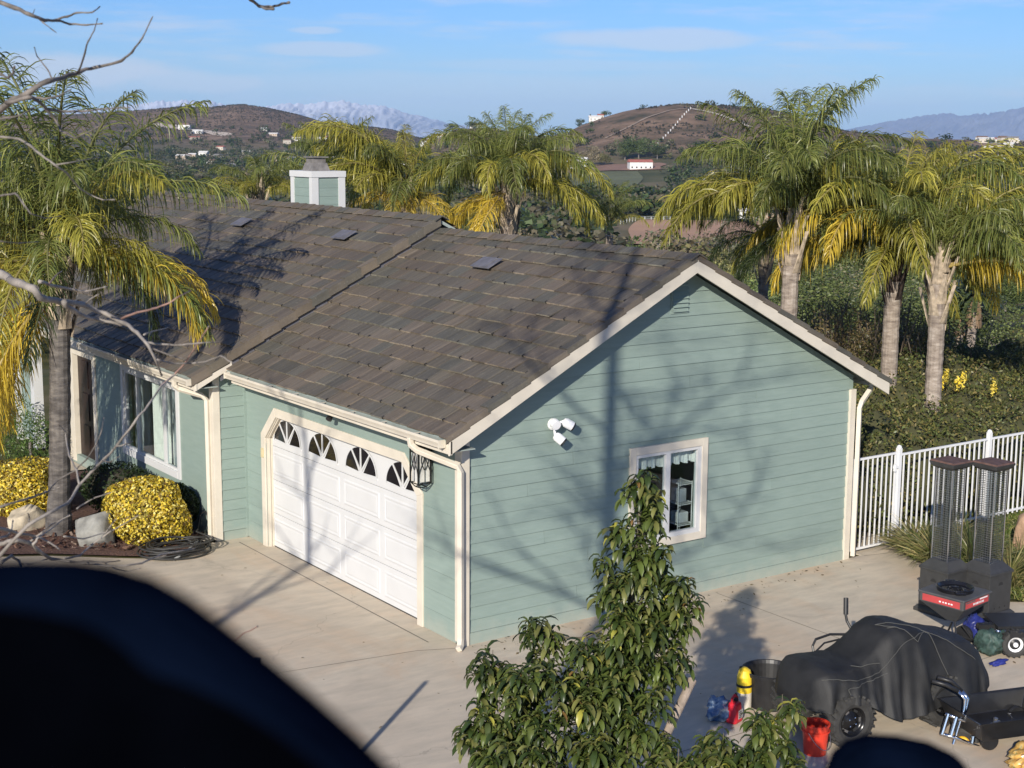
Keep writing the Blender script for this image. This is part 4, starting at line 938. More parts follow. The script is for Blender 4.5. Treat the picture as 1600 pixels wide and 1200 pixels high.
gold_bush('golden yellow shrub at the left edge beyond the palm trunk', (-2.75, 10.6, 0), (.75, .7, .52), 2)
DKL = [(.016, .030, .012), (.026, .045, .016), (.035, .058, .020), (.05, .075, .028)]
def dark_bush(label, c, r, seed, n=4200):
    o = (c[0], c[1], 0); t = thing('dark_shrub', label, 'shrub', o, 0, 'dark evergreen shrubs under the window')
    bl = [((c[0], c[1], r[2]), r), ((c[0] + r[0] * .4, c[1] - r[1] * .4, r[2] * 1.1), (r[0] * .6, r[1] * .6, r[2] * .7)), ((c[0] - r[0] * .4, c[1] + r[1] * .4, r[2] * 1.1), (r[0] * .6, r[1] * .6, r[2] * .75))]
    core('twigs', bl, twig_dark, t, o, .8); leaf_cloud('foliage', bl, n, .07, DKL, t, o, seed=seed, shell=.75, flat=.8, zmin=.03)
    b = MB(); b.tube([(c[0], c[1], -.05), (c[0], c[1], .3)], .04); b.build('stem', M['bark'], t)
dark_bush('dark green clipped shrub under the picture window, left of the golden one', (-1.35, 9.55, 0), (.62, .75, .50), 5)
dark_bush('narrow dark shrub in the shade between the golden shrub and the downspout', (-.95, 7.75, 0), (.32, .42, .46), 6)
t = thing('leafy_shrub', 'bright green feathery shrub beside the porch at far left', 'shrub', (-1.4, 14.6, 0)); bl = [((-1.4, 14.6, .55), (.7, .9, .6)), ((-1.5, 15.4, .7), (.6, .7, .75))]
leaf_cloud('foliage', bl, 2600, .10, [(.05, .10, .02), (.09, .16, .03), (.13, .18, .05)], t, (-1.4, 14.6, 0), seed=8, shell=.4, flat=1.2, aspect=4); b = MB(); b.tube([(-1.4, 14.6, -.1), (-1.4, 14.6, .5)], .03); b.build('stem', M['bark'], t)

# ---- hedge behind the fence
def hedge():
    o = (12, 3, 0); t = thing('hedge', 'broad dark green hedge behind the white fence', 'hedge', o); g = random.Random(4); bl = []
    for i in range(44):
        x = 8.6 + i * .32 + g.uniform(-.2, .2)
        for y in (.95, 1.9, 3.0, 4.2, 5.5, 6.8): h_ = (.80 + .035 * y) * g.uniform(.92, 1.12); bl.append(((x + g.uniform(-.2, .2), y + g.uniform(-.3, .3), h_), (.68, .68, h_)))
    core('branches', bl, simple('olive twigs', (.055, .055, .022), .9), t, o, .72)
    leaf_cloud('foliage', bl, 120000, .085, [(.085, .10, .028), (.125, .13, .038), (.065, .08, .026), (.17, .155, .048), (.20, .16, .06), (.10, .125, .04)], t, o, seed=9, shell=.82, flat=.7)
hedge()
t = thing('flowering_shrub', 'leafy shrub with upright yellow flower spikes behind the hedge', 'shrub', (15.4, 7.0, 0)); bl = [((14.6 + i * .55, 6.6 + (i % 3) * .4, .9), (.6, .6, 1.0)) for i in range(8)]
leaf_cloud('foliage', bl, 9000, .09, [(.075, .09, .028), (.11, .12, .04), (.15, .14, .05)], t, (15.4, 7, 0), seed=12, shell=.5, flat=1.0)
for i, (px_, py_) in enumerate(((1478, 585), (1462, 592), (1496, 600), (1505, 592), (1552, 605), (1470, 600))):
    p = at(px_, py_, 31.5); leaf_cloud('flower_spike', [((p[0], p[1], p[2]), (.07, .07, .22))], 70, .07, [(.75, .58, .06), (.85, .70, .15)], t, (15.4, 7, 0), seed=20 + i, shell=.1)
# brushy stems between the palms
def brush(label, px, py, D, w, h, n, seed, cols):
    p = at(px, py, D); z0 = gz_(p[0], p[1]); o = (p[0], p[1], z0); t = thing('thicket', label, 'thicket', o, 0, 'dry thickets below the palms'); g = np.random.default_rng(seed)
    top = p[2] - z0; s0 = np.stack([o[0] + g.normal(0, w, n), o[1] + g.normal(0, w, n), np.full(n, z0)], -1); tip = s0 + np.stack([g.normal(0, .5, n), g.normal(0, .5, n), top * g.uniform(.6, 1.1, n)], -1)
    P = np.stack([s0, (s0 + tip) / 2 + g.normal(0, .1, (n, 3)), tip], 1); v, f = strips(P, norm(np.cross(tip - s0, np.append(HF, 0))), np.array([.03, .022, .008])); link('stems', mesh_np('stems', v - np.array(o), f, M['leaf'], np.tile(np.array([.17, .13, .09]), (len(f), 1)) * g.uniform(.6, 1.4, (len(f), 1))), t)
    leaf_cloud('foliage', [((o[0] + g.normal(0, w), o[1] + g.normal(0, w), z0 + top * g.uniform(.25, .95)), (.6, .6, .6)) for _ in range(26)], 7000, .085, cols, t, o, seed=seed, shell=.2, flat=1.2)
BRN = [(.10, .085, .03), (.14, .105, .045), (.07, .07, .026), (.17, .13, .06)]
brush('dry brown thicket between the first two palms', 1345, 480, 37, .9, 4, 150, 31, BRN); brush('olive thicket left of the pale ringed palm', 1425, 505, 38, .9, 4, 120, 32, [(.07, .08, .026), (.10, .10, .034), (.13, .11, .045)])
brush('low thicket right behind the rake of the gable', 1300, 520, 36, .9, 3, 90, 33, BRN)

# ---- the trees of the valley
TREE_KINDS = {'round': [(.058, .088, .030), (.080, .112, .040), (.045, .070, .026)], 'olive': [(.12, .125, .05), (.155, .15, .068), (.095, .105, .044)], 'grey': [(.15, .135, .088), (.185, .16, .105), (.115, .108, .066)], 'deep': [(.038, .056, .022), (.055, .078, .030), (.070, .096, .036)]}
def crown_arrays(seed, cols, nblob, nleaf, size, wide=1.0, tall=1.0):
    """a unit tree, about 1 high and 1 wide: leaf clumps in several lobes"""
    g = np.random.default_rng(seed); c = np.stack([g.normal(0, .20 * wide, nblob), g.normal(0, .20 * wide, nblob), .34 + .42 * g.random(nblob) * tall], -1); r = g.uniform(.15, .26, nblob)
    pk = g.integers(0, nblob, nleaf); d = norm(g.normal(0, 1, (nleaf, 3))); P = c[pk] + d * r[pk][:, None] * (.7 + .3 * g.random((nleaf, 1)))
    nn = norm(d + g.normal(0, .6, (nleaf, 3))); a = norm(np.cross(nn, g.normal(0, 1, (nleaf, 3)))); b = np.cross(nn, a); s = size * g.uniform(.6, 1.4, (nleaf, 1))
    v = np.stack([P - a * s, P + b * s * .7, P + a * s, P - b * s * .7], 1).reshape(-1, 3); f = np.arange(nleaf * 4).reshape(-1, 4)
    lob = np.random.default_rng(seed + 1).uniform(.7, 1.35, nblob)[pk][:, None]
    return v, f, np.array(cols)[g.integers(0, len(cols), nleaf)] * lob * g.uniform(.8, 1.2, (nleaf, 1))
def tree_mesh(seed, cols, n=900, size=.045, wide=1.0, tall=1.0): v, f, c = crown_arrays(seed, cols, 16, n, size, wide, tall); return mesh_np('crown', v, f, M['leaf'], c)
trunk_b = MB(); trunk_b.tube([(0, 0, -.1), (.01, 0, .2), (-.01, .01, .5)], [.03, .022, .012], 6)
unit_trunk = bpy.data.meshes.new('trunk'); unit_trunk.from_pydata(trunk_b.v, [], trunk_b.f); unit_trunk.materials.append(M['bark'])
LIB = {k: [tree_mesh(100 + 10 * i + j, [tuple(min(.3, q * w_) for q, w_ in zip(c, (1.35, 1.25, 1.15))) for c in cols], 4500, .018, 1 + .2 * j) for j in range(3)] for i, (k, cols) in enumerate(TREE_KINDS.items())}
NEAR = {k: [tree_mesh(300 + 10 * i + j, [tuple(min(.3, q * w_) for q, w_ in zip(c, (2.3, 2.0, 1.7))) for c in cols], 20000, .0078, 1 + .2 * j) for j in range(2)] for i, (k, cols) in enumerate(TREE_KINDS.items())}
tg = random.Random(5)
def tree(label, x, y, h, w, kind, group, k=None, near=False):
    z = gz_(x, y); t = thing('tree', label, 'tree', (x, y, z), tg.uniform(0, TAU), group)
    for nme, me in (('trunk', unit_trunk), ('crown', NEAR[kind][tg.randrange(2)] if near else LIB[kind][tg.randrange(3) if k is None else k])):
        o = bpy.data.objects.new(nme, me); COL.objects.link(o); o.parent = t; o.scale = (w, w, h)
    return t
KL = {'round': 'dark green round tree', 'olive': 'olive green spreading tree', 'grey': 'grey brown half bare tree', 'deep': 'deep green shady tree'}
def open_ground(px, D):
    return (865 < px < 1045 and 830 < D < 1385) or (940 < px < 1245 and 215 < D < 575) or (px > 1495 and 80 < D < 160)
# the wood just below the garden, right of the house
WL = iter(('deep green tree behind the tall palm trunk beside the gable', 'grey half bare tree between the first two palm trunks', 'deep green tree behind the dark necked palm', 'deep green tree behind the pale ringed palm', 'deep green tree behind the slender fan palms', 'round dark tree right of the fan palms', 'grey half bare tree at the right edge of the wood', 'deep green tree outermost at the right of the wood', 'deep green tree just left of the tall palm trunk', 'dark round tree over the gable peak', 'olive tree left of the gable peak', 'broad deep green tree behind the round one at right', 'large dark round tree behind the fan palms', 'deep green tree behind the two middle palms', 'olive tree glimpsed between the first two palms', 'deep green tree behind the tall palm crown', 'round tree at the far right back of the wood', 'olive tree behind the dark shaded palm'))
for px_, D, py_top, w, kind in ((1285, 62, 400, 9, 'deep'), (1340, 75, 405, 11, 'grey'), (1390, 70, 410, 9, 'deep'), (1440, 66, 430, 8, 'deep'), (1485, 82, 425, 11, 'deep'), (1545, 190, 405, 14, 'round'), (1600, 200, 400, 14, 'grey'), (1650, 190, 380, 14, 'deep'), (1240, 90, 395, 10, 'deep'), (1190, 84, 410, 9, 'round'), (1130, 100, 398, 9, 'olive'), (1575, 230, 350, 18, 'deep'), (1510, 140, 345, 13, 'round'), (1430, 130, 350, 12, 'deep'), (1365, 150, 340, 13, 'olive'), (1290, 140, 345, 12, 'deep'), (1620, 260, 335, 18, 'round'), (1215, 160, 350, 11, 'olive')):
    x, y = spot(px_, D); z = gz_(x, y); tree(next(WL), x, y, max(3.0, (rise(px_, py_top, D) - z) / .98), w, kind, 'trees in the wood below the hedge', near=True)
# trees behind the ridge and in the middle distance
cnt = 0
for i in range(900):
    px_ = tg.uniform(-60, 1680); D = 110 + 560 * tg.random() ** 1.3
    if open_ground(px_, D): continue
    if 880 < px_ < 1010 and D < 600 and tg.random() < .2: continue
    x, y = spot(px_, D); kind = tg.choice(('round', 'olive', 'grey', 'deep', 'deep')); h = tg.uniform(5, 10)
    tree(KL[kind] + ' in the valley beyond the house', x, y, h, h * tg.uniform(.9, 1.4), kind, 'trees in the valley beyond the house'); cnt += 1
    if cnt >= 200: break
for px_, py_, D, h, w, kind, lab in ((977, 250, 1385, 21, 27, 'round', 'large dark green round tree at the foot of the brown hill, left of a pair'), (999, 250, 1390, 22, 27, 'round', 'large dark green round tree at the foot of the brown hill, right of a pair'), (918, 256, 1340, 20, 20, 'grey', 'dusty grey tree beside the white farmhouse'), (943, 258, 1345, 13, 15, 'olive', 'small olive tree on the bare soil below the hill'), (1028, 250, 1380, 15, 18, 'deep', 'dark tree right of the round pair at the hill foot'),
                                     (707, 200, 1790, 10, 15, 'deep', 'dark tree at the left end of the low hilltop'), (738, 200, 1790, 10, 14, 'deep', 'dark tree beside the hilltop house'), (752, 199, 1800, 9, 10, 'deep', 'tree right of the hilltop house'), (908, 190, 1790, 9, 9, 'deep', 'tree at the left end of the hill villa'), (944, 184, 1800, 9, 10, 'deep', 'tree right of the hill villa')):
    x, y = spot(px_, D); tree(lab, x, y, h, w, kind, None)
def cypress(px, D, h):
    x, y = spot(px, D); z = gz_(x, y); t = thing('cypress', 'slim dark cypress beside the villa on the brown hill', 'tree', (x, y, z))
    leaf_cloud('crown', [((x, y, z + h * .5), (1.0, 1.0, h * .5))], 500, .7, TREE_KINDS['deep'], t, (x, y, z)); b = MB(); b.tube([(x, y, z - 1), (x, y, z + 1)], .25, 6); b.build('trunk', M['bark'], t)
cypress(922, 1790, 10)
def woods():
    """the far wooded valley floor and the scrub on the hills, past counting"""
    g = np.random.default_rng(6); V = []; F = []; Cc = []; nv = 0
    units = [crown_arrays(200 + 10 * i + j, cols, 9, 84, .095) for i, cols in enumerate(TREE_KINDS.values()) for j in range(3)]
    px_ = g.uniform(-160, 1780, 7600); D = 380 + 2330 * g.random(7600) ** 1.1
    for p, d in zip(px_, D):
        if open_ground(p, d): continue
        x, y = spot(p, d); z = gz_(x, y); dz = (z + 26)
        if z > -4 and g.random() < (.45 if d > 2200 and z < 14 else .93): continue
        v, f, c = units[g.integers(0, len(units))]; h = g.uniform(5, 11); w = h * g.uniform(.9, 1.6); a = g.uniform(0, TAU); ca, sa = math.cos(a), math.sin(a)
        V.append(np.stack([(v[:, 0] * ca - v[:, 1] * sa) * w + x, (v[:, 0] * sa + v[:, 1] * ca) * w + y, v[:, 2] * h + z - h * .12], -1)); F.append(f + nv); Cc.append(c * g.uniform(.75, 1.25)); nv += len(v)
    me = mesh_np('valley_woodland', np.concatenate(V), np.concatenate(F), M['leaf'], np.concatenate(Cc)); tag(link('valley_woodland', me), kind='stuff')
    V = []; Cc = []; n = 42000; px_ = g.uniform(150, 1650, n); D = np.where(g.random(n) < .45, g.uniform(1350, 1950, n), g.uniform(2500, 3300, n)); P = []
    xy = [spot(p, d) for p, d in zip(px_, D)]; xy = np.array(xy); z = H(xy[:, 0], xy[:, 1]); keep = (z > -20) & (fbm(xy[:, 0] / 60, xy[:, 1] / 60, 3) > np.where(z * 0 + uD(xy[:, 0], xy[:, 1])[1] > 2300, .30, .50)); xy = xy[keep]; z = z[keep]; n = len(z)
    s = g.uniform(.7, 2.3, (n, 1)); a = g.uniform(0, TAU, n); q = [np.stack([np.cos(a + k * 2.1), np.sin(a + k * 2.1), 0 * a], -1) * s for k in range(3)]; b0 = np.stack([xy[:, 0], xy[:, 1], z], -1); top = b0 + np.array([0, 0, 1.0]) * s * .9
    v = np.stack([b0 + q[0], b0 + q[1], b0 + q[2], top], 1).reshape(-1, 3); i = np.arange(n) * 4; f = np.stack([np.stack([i, i + 1, i + 3], -1), np.stack([i + 1, i + 2, i + 3], -1), np.stack([i + 2, i, i + 3], -1)], 1).reshape(-1, 3)
    cc = np.repeat(np.array([(.05, .052, .032), (.075, .066, .045), (.095, .08, .055)])[g.integers(0, 3, n)], 3, 0); tag(link('hillside_scrub', mesh_np('hillside_scrub', v, f, M['leaf'], cc)), kind='stuff')
woods()

# ---- far houses
def far_house(label, px, D, w, d, h, wallc, roofc, group=None, rz=0.0, hip=False):
    x, y = spot(px, D); z = gz_(x, y); t = thing('house', label, 'house', (x, y, z), HEAD - math.pi / 2 + rz, group)
    wm = FM.setdefault(wallc, simple('far wall %d' % len(FM), wallc, .8, 0, .05, .2)); rm = FM.setdefault(roofc, simple('far roof %d' % len(FM), roofc, .8, 0, .1, .3))
    b = MB(); b.box((-w / 2, -d / 2, -3), (w / 2, d / 2, h)); b.build('wall', wm, t, o=Vector())
    b = MB(); e = .5; k = w * .25 if hip else 0; b.add([(-w / 2 - e, -d / 2 - e, h), (w / 2 + e, -d / 2 - e, h), (w / 2 + e, d / 2 + e, h), (-w / 2 - e, d / 2 + e, h), (-w / 2 - e + k, 0, h + d * .22), (w / 2 + e - k, 0, h + d * .22)], [(0, 1, 5, 4), (2, 3, 4, 5), (1, 2, 5), (3, 0, 4), (3, 2, 1, 0)]); b.build('roof', rm, t, o=Vector())
    n = max(2, int(w / 4))
    for i in range(n):
        q = -w / 2 + (i + .5) * w / n; b = MB(); b.box((q - .6, -d / 2 - .06, 1.0), (q + .6, -d / 2 + .02, 2.3)); b.build('window', M['darkglass'], t, o=Vector())
    return t
FM = {}
WH, CRM, TAN_, GRY = (.62, .61, .58), (.50, .45, .37), (.42, .34, .26), (.30, .29, .28); RED, BRN_, GRR, WR = (.36, .12, .09), (.20, .13, .09), (.22, .21, .20), (.66, .64, .60)
far_house('white farm building with a faded red roof beyond the pasture', 1001, 1285, 20, 10, 6, WH, RED, rz=.15)
far_house('white farmhouse half hidden by trees left of the pasture', 903, 1315, 17, 10, 8, WH, WR, rz=-.2)
far_house('red barn beyond the riding ring', 1193, 590, 10, 7, 3.5, (.28, .07, .05), GRR); far_house('white shed beside the red barn', 1172, 585, 7, 5, 3, WH, WR)
far_house('white house on top of the low hill behind the palms', 743, 1800, 13, 9, 4, WH, RED); far_house('cream villa on the shoulder of the brown hill', 929, 1790, 14, 9, 4, WH, WR); far_house('small cream house beside the hill villa', 938, 1800, 7, 7, 4, CRM, RED)
far_house('long white house on the ridge end of the dark hill', 545, 2900, 24, 12, 5, WH, WR); far_house('white mansion on the graded slope at left', 289, 2650, 20, 14, 8, WH, BRN_, hip=True); far_house('low white building below the mansion at left', 308, 2560, 20, 9, 4, WH, WR)
far_house('white house on the far right ridge', 1575, 1500, 20, 10, 4, WH, WR); far_house('pale house on the crest at the far right', 1545, 1700, 16, 9, 4, WH, RED)
for i in range(60):
    px_ = tg.choice((tg.uniform(235, 700), tg.uniform(235, 700), tg.uniform(1530, 1640), tg.uniform(860, 1000))); D = tg.uniform(1500, 2700)
    if 860 < px_ < 1000: px_ = tg.uniform(400, 690)
    far_house('small pale house scattered among the trees of the valley', px_, D, tg.uniform(9, 18), tg.uniform(7, 10), tg.uniform(3, 6), tg.choice((WH, CRM, CRM, TAN_, WH)), tg.choice((RED, BRN_, GRR, WR, BRN_)), 'houses scattered across the valley', tg.uniform(-.6, .6))
# white rail fences: one climbing the brown hill, one round the riding ring
def rail_fence(label, pts, step, h, r, rails):
    P = [np.array([*spot(a, d), 0]) for a, d in pts]; x0, y0 = P[0][:2]; o = (x0, y0, gz_(x0, y0)); t = thing('rail_fence', label, 'fence', o); w = MB()
    for a, c in zip(P[:-1], P[1:]):
        L_ = np.linalg.norm(c - a); n = max(1, int(L_ / step)); q0 = None
        for i in range(n + 1):
            q = a + (c - a) * i / n; q = np.array([q[0], q[1], gz_(q[0], q[1])]); b = MB(); b.box(q - np.array([r, r, .5]), q + np.array([r, r, h])); b.build('fence_post', M['whitemetal'], t)
            if q0 is not None and rails:
                for k in range(rails): w.tube([q0 + np.array([0, 0, h * (.5 + .45 * k)]), q + np.array([0, 0, h * (.5 + .45 * k)])], r * .6, 4)
            q0 = q
    if w.v: w.build('rail', M['whitemetal'], t)
rail_fence('white post fence climbing the brown hillside', [(1020, 1440), (1078, 1690)], 16, 2.2, .34, 0)
rail_fence('white rail fence round the riding ring', [(972, 540), (1000, 560), (1060, 575)], 3.5, 1.4, .09, 2)
def track(name, pts_, half, col):
    tr = MB(); P = [np.array([*spot(a, d), 0]) for a, d in pts_]; z_ = lambda s: np.array([0, 0, gz_(s[0], s[1]) + .7]); n = 14
    for a, c in zip(P[:-1], P[1:]):
        n_ = np.array([-(c - a)[1], (c - a)[0], 0]); n_ = n_ / np.linalg.norm(n_) * half
        for i in range(n):
            q, q2 = a + (c - a) * i / n, a + (c - a) * (i + 1) / n; A, B, C_, D_ = q - n_, q2 - n_, q2 + n_, q + n_; tr.add([A + z_(A), B + z_(B), C_ + z_(C_), D_ + z_(D_)], [(0, 1, 2, 3)])
    tag(tr.build(name, simple(name, col, .95, 0, .15, .1)), kind='structure')
track('hill_track', [(1080, 1690), (1105, 1668), (1140, 1625), (1172, 1585)], 3.0, (.50, .43, .35)); track('hill_path', [(1074, 1692), (1045, 1680), (1010, 1640), (975, 1580), (945, 1545)], 1.6, (.30, .23, .17)); track('graded_slope', [(238, 2800), (262, 2740), (285, 2670), (320, 2600), (358, 2530)], 14, (.48, .40, .32))
# ================================================================== BED, LAWN
mulch, t_, b_ = mat_base('bark mulch'); t_.links.new(ramp_(t_, noise_(t_, 22, 6, pos_(t_), .7), [(.3, (.045, .022, .018)), (.55, (.12, .062, .045)), (.75, (.24, .15, .11))]), b_.inputs['Base Color']); b_.inputs['Roughness'].default_value = .95; bump_(t_, b_, noise_(t_, 30, 5, pos_(t_)), 1, .05)
def sheet(name, poly, z, mat, step=.16, amp=.03, edge=.0):
    """uneven ground patch inside an outline"""
    bm = bmesh.new(); bm.faces.new([bm.verts.new((x, y, 0)) for x, y in poly]); bmesh.ops.triangulate(bm, faces=bm.faces)
    for _ in range(7):
        ed = [e for e in bm.edges if e.calc_length() > step * 1.6]
        if not ed: break
        bmesh.ops.subdivide_edges(bm, edges=ed, cuts=1); bmesh.ops.triangulate(bm, faces=[f for f in bm.faces if len(f.verts) > 3])
    for v in bm.verts: v.co.z = z + (float(fbm(v.co.x * 1.7 + 3, v.co.y * 1.7, 3)) - .3) * amp * (0 if v.is_boundary else 1)
    bmesh.ops.recalc_face_normals(bm, faces=bm.faces); me = bpy.data.meshes.new(name); bm.to_mesh(me); bm.free()
    if me.polygons and me.polygons[0].normal.z < 0: me.flip_normals()
    me.materials.append(mat); me.shade_smooth(); return tag(link(name, me), kind='structure')
sheet('garden_bed', [(-.66, 6.9), (-.8, 6.75), (-1.55, 6.25), (-2.3, 6.8), (-3.3, 7.65), (-4.2, 8.15), (-6, 8.65), (-6, 13.2), (-1.6, 13.4), (-.62, 13.3)], .03, mulch, amp=.12)
sheet('front_walk', [(-6, 13.2), (-1.6, 13.4), (-.62, 13.3), (-.62, 15.0), (-6, 14.6)], .06, M['concrete'], .5, 0)
n = 1600; g = np.random.default_rng(5); xy = np.stack([g.uniform(-4.6, -.7, n), g.uniform(6.4, 9.4, n)], -1); ok = (xy[:, 1] > 6.35 + np.maximum(0, (-1.55 - xy[:, 0]) * .85)) & (xy[:, 1] > 6.9 - (xy[:, 0] + 1.55) * 0 ) ; xy = xy[ok]; n = len(xy); a = g.uniform(0, TAU, n); s = g.uniform(.02, .06, n)[:, None]
P = np.stack([xy[:, 0], xy[:, 1], .075 + g.random(n) * .05], -1); A = np.stack([np.cos(a), np.sin(a), g.normal(0, .3, n)], -1) * s; Bq = np.stack([-np.sin(a), np.cos(a), g.normal(0, .3, n)], -1) * s * .35
tag(link('bark_chips', mesh_np('bark_chips', np.stack([P - A - Bq, P + A - Bq, P + A + Bq, P - A + Bq], 1).reshape(-1, 3), np.arange(n * 4).reshape(-1, 4), M['leaf'], np.array([(.13, .07, .05), (.2, .12, .085), (.08, .04, .03), (.3, .22, .17)])[g.integers(0, 4, n)])), kind='stuff')
lawnm = simple('lawn soil', (.085, .10, .03), .95, 0, .35, 3)
sheet('side_lawn', [(9.3, .1), (9.3, -.2), (8.95, -.7), (8.35, -1.4), (7.95, -2.2), (8.05, -3.0), (9.25, -3.95), (9.25, -9), (30, -9), (30, .9), (9.3, .9)], .03, lawnm, .3, .10)
def blades(name, n, box, h, cols, seed, cond=None, lean=.5, w=.006, parent=None, org=(0, 0, 0), kind='stuff', z0=.04):
    g = np.random.default_rng(seed); xy = np.stack([g.uniform(box[0], box[1], n), g.uniform(box[2], box[3], n)], -1)
    if cond is not None: xy = xy[cond(xy)]
    n = len(xy); L_ = h * g.uniform(.5, 1.3, n)[:, None]; d = g.normal(0, lean, (n, 2)); p0 = np.stack([xy[:, 0], xy[:, 1], np.full(n, z0)], -1); k = np.concatenate([d, np.ones((n, 1))], 1)
    p1 = p0 + norm(k) * L_ * .55; p2 = p1 + norm(k + np.concatenate([d * 1.6, np.full((n, 1), -.4)], 1)) * L_ * .5; P = np.stack([p0, p1, p2], 1)
    v, f = strips(P, norm(np.cross(k, g.normal(0, 1, (n, 3)))), np.array([w, w * .8, w * .15])); c = np.repeat(np.array(cols)[g.integers(0, len(cols), n)] * g.uniform(.7, 1.3, (n, 1)), 2, 0)
    o = link(name, mesh_np(name, v - np.array(org), f, M['leaf'], c), parent, org)
    if kind: o['kind'] = kind
    return o
def on_lawn(q): x, y = q[:, 0], q[:, 1]; return (y < .6) & ((x > 9.3) | ((y < -.2) & (x > 8.1 + .75 * np.clip(y + 2.2, 0, 2) * .55) & (y > -3.2)) | ((y <= -3.0) & (x > 9.3)))
blades('lawn_grass', 52000, (8.0, 17, -5.5, .6), .10, [(.10, .14, .03), (.15, .17, .045), (.22, .20, .07), (.075, .11, .025)], 3, on_lawn, .55, .009)
def tuft(label, x, y, h, n, r, seed, cols):
    t = thing('ornamental_grass', label, 'grass clump', (x, y, 0), 0, 'grass clumps by the gate'); g = np.random.default_rng(seed); a = g.uniform(0, TAU, n); q = g.random(n) ** .7
    d = np.stack([np.cos(a) * q, np.sin(a) * q, 1.05 - .35 * q], -1); p0 = np.stack([np.cos(a) * r * .3 * q, np.sin(a) * r * .3 * q, 0 * a], -1); L_ = (h * g.uniform(.6, 1.15, n))[:, None]
    p1 = p0 + norm(d) * L_ * .45; d2 = d + np.stack([np.cos(a) * .4, np.sin(a) * .4, -.35 + 0 * a], -1); p2 = p1 + norm(d2) * L_ * .35; p3 = p2 + norm(d2 + np.array([0, 0, -1.1]) * q[:, None]) * L_ * .3
    v, f = strips(np.stack([p0, p1, p2, p3], 1), norm(np.cross(d, g.normal(0, 1, (n, 3)))), np.array([.007, .008, .006, .001])); link('blades', mesh_np('blades', v, f, M['leaf'], np.repeat(np.array(cols)[g.integers(0, len(cols), n)] * g.uniform(.7, 1.3, (n, 1)), 3, 0)), t)
STRAW = [(.26, .23, .09), (.34, .29, .13), (.15, .17, .05), (.10, .13, .035)]; REDG = [(.22, .13, .07), (.30, .20, .11), (.16, .12, .06)]
for i, (x, y, h, n, lab, c) in enumerate(((8.75, -.62, .75, 420, 'straw coloured grass clump nearest the gate', STRAW), (8.55, -1.15, .8, 420, 'green and straw grass clump left of the first heater', STRAW), (8.75, -1.75, .95, 460, 'tall green grass clump between the two heaters', [(.13, .17, .05), (.2, .22, .08), (.3, .28, .13)]), (9.1, -.25, .5, 300, 'reddish dry grass clump at the foot of the gate post', REDG), (8.6, -2.6, .8, 380, 'arching grass clump right of the heaters, below the boulder', STRAW), (10.1, -.4, .6, 300, 'short grass clump at the fence foot behind the heaters', STRAW), (9.4, -2.2, .7, 300, 'thin grass clump beside the orange boulder', STRAW))): tuft(lab, x, y, h, n, .3, 40 + i, c)
def boulder(label, c, r, seed, col, group=None):
    bm = bmesh.new(); bmesh.ops.create_icosphere(bm, subdivisions=4, radius=1); g = np.random.default_rng(seed); pl = norm(g.normal(0, 1, (14, 3))); off = g.uniform(.55, .85, 14)
    for v in bm.verts:
        p = np.array(v.co)
        for q, o_ in zip(pl, off):
            e = p @ q - o_
            if e > 0: p = p - q * e * .96
        p = p * (1 + .08 * (float(fbm(p[0] * 2.5 + seed, p[1] * 2.5 + p[2] * 2, 4)) - .47)); v.co = p * np.array(r)
    me = bpy.data.meshes.new('boulder'); bm.to_mesh(me); bm.free(); mt = simple('stone %d' % seed, col, .85, 0, .35, 5, .6, 25); me.materials.append(mt); me.shade_smooth()
    o = link('boulder', me); o.location = c; tag(o, label, 'boulder', group)
boulder('grey angular boulder in the bed between palm trunk and golden shrub', (-2.42, 7.80, .22), (.46, .40, .52), 3, (.24, .235, .21)); boulder('pale tan boulder left of the palm trunk', (-3.05, 9.4, .16), (.48, .42, .40), 4, (.48, .41, .30)); boulder('large orange tan boulder on the side lawn at the right edge', (10.35, -1.75, .32), (.46, .42, .50), 5, (.42, .27, .17))
# ================================================================== FENCE
def fence():
    y = .13; t = thing('metal_fence', 'white metal picket fence running from the gate to the right edge', 'fence', (9.08, y, 0)); w = M['whitemetal']
    posts = [9.08, 11.53, 13.98, 16.43, 18.88, 21.3]
    for x in posts:
        b = MB(); b.box((x - .038, y - .038, -.05), (x + .038, y + .038, 1.72)); b.lathe([(.046, 1.72), (.046, 1.735), (.03, 1.765), (.005, 1.775)], (x, y, 0), sides=12); b.build('post', w, t)
    for a, c in zip(posts[:-1], posts[1:]):
        for z in (1.60, .16):
            b = MB(); b.box((a + .038, y - .016, z - .018), (c - .038, y + .016, z + .018)); b.build('rail', w, t)
        k = 17
        for i in range(1, k + 1):
            x = a + (c - a) * i / (k + 1); b = MB(); b.box((x - .011, y - .011, .10), (x + .011, y + .011, 1.585)); b.build('picket', w, t)
    gt = thing('metal_gate', 'white metal picket gate between the house corner and the fence post', 'gate', (8.0, y, 0)); a, c = 7.94, 9.02
    for x in (a + .018, c - .018):
        b = MB(); b.box((x - .018, y - .018, .06), (x + .018, y + .018, 1.66)); b.build('stile', w, gt)
    for z in (1.64, .08):
        b = MB(); b.box((a + .036, y - .016, z - .018), (c - .036, y + .016, z + .018)); b.build('rail', w, gt)
    for i in range(1, 9):
        x = a + (c - a) * i / 9; b = MB(); b.box((x - .010, y - .010, .098), (x + .010, y + .010, 1.622)); b.build('picket', w, gt)
    b = MB(); b.box((c - .10, y - .05, 1.38), (c + .02, y - .018, 1.42)); b.box((c - .09, y - .06, 1.33), (c - .05, y - .018, 1.45)); b.build('latch', w, gt)
fence()
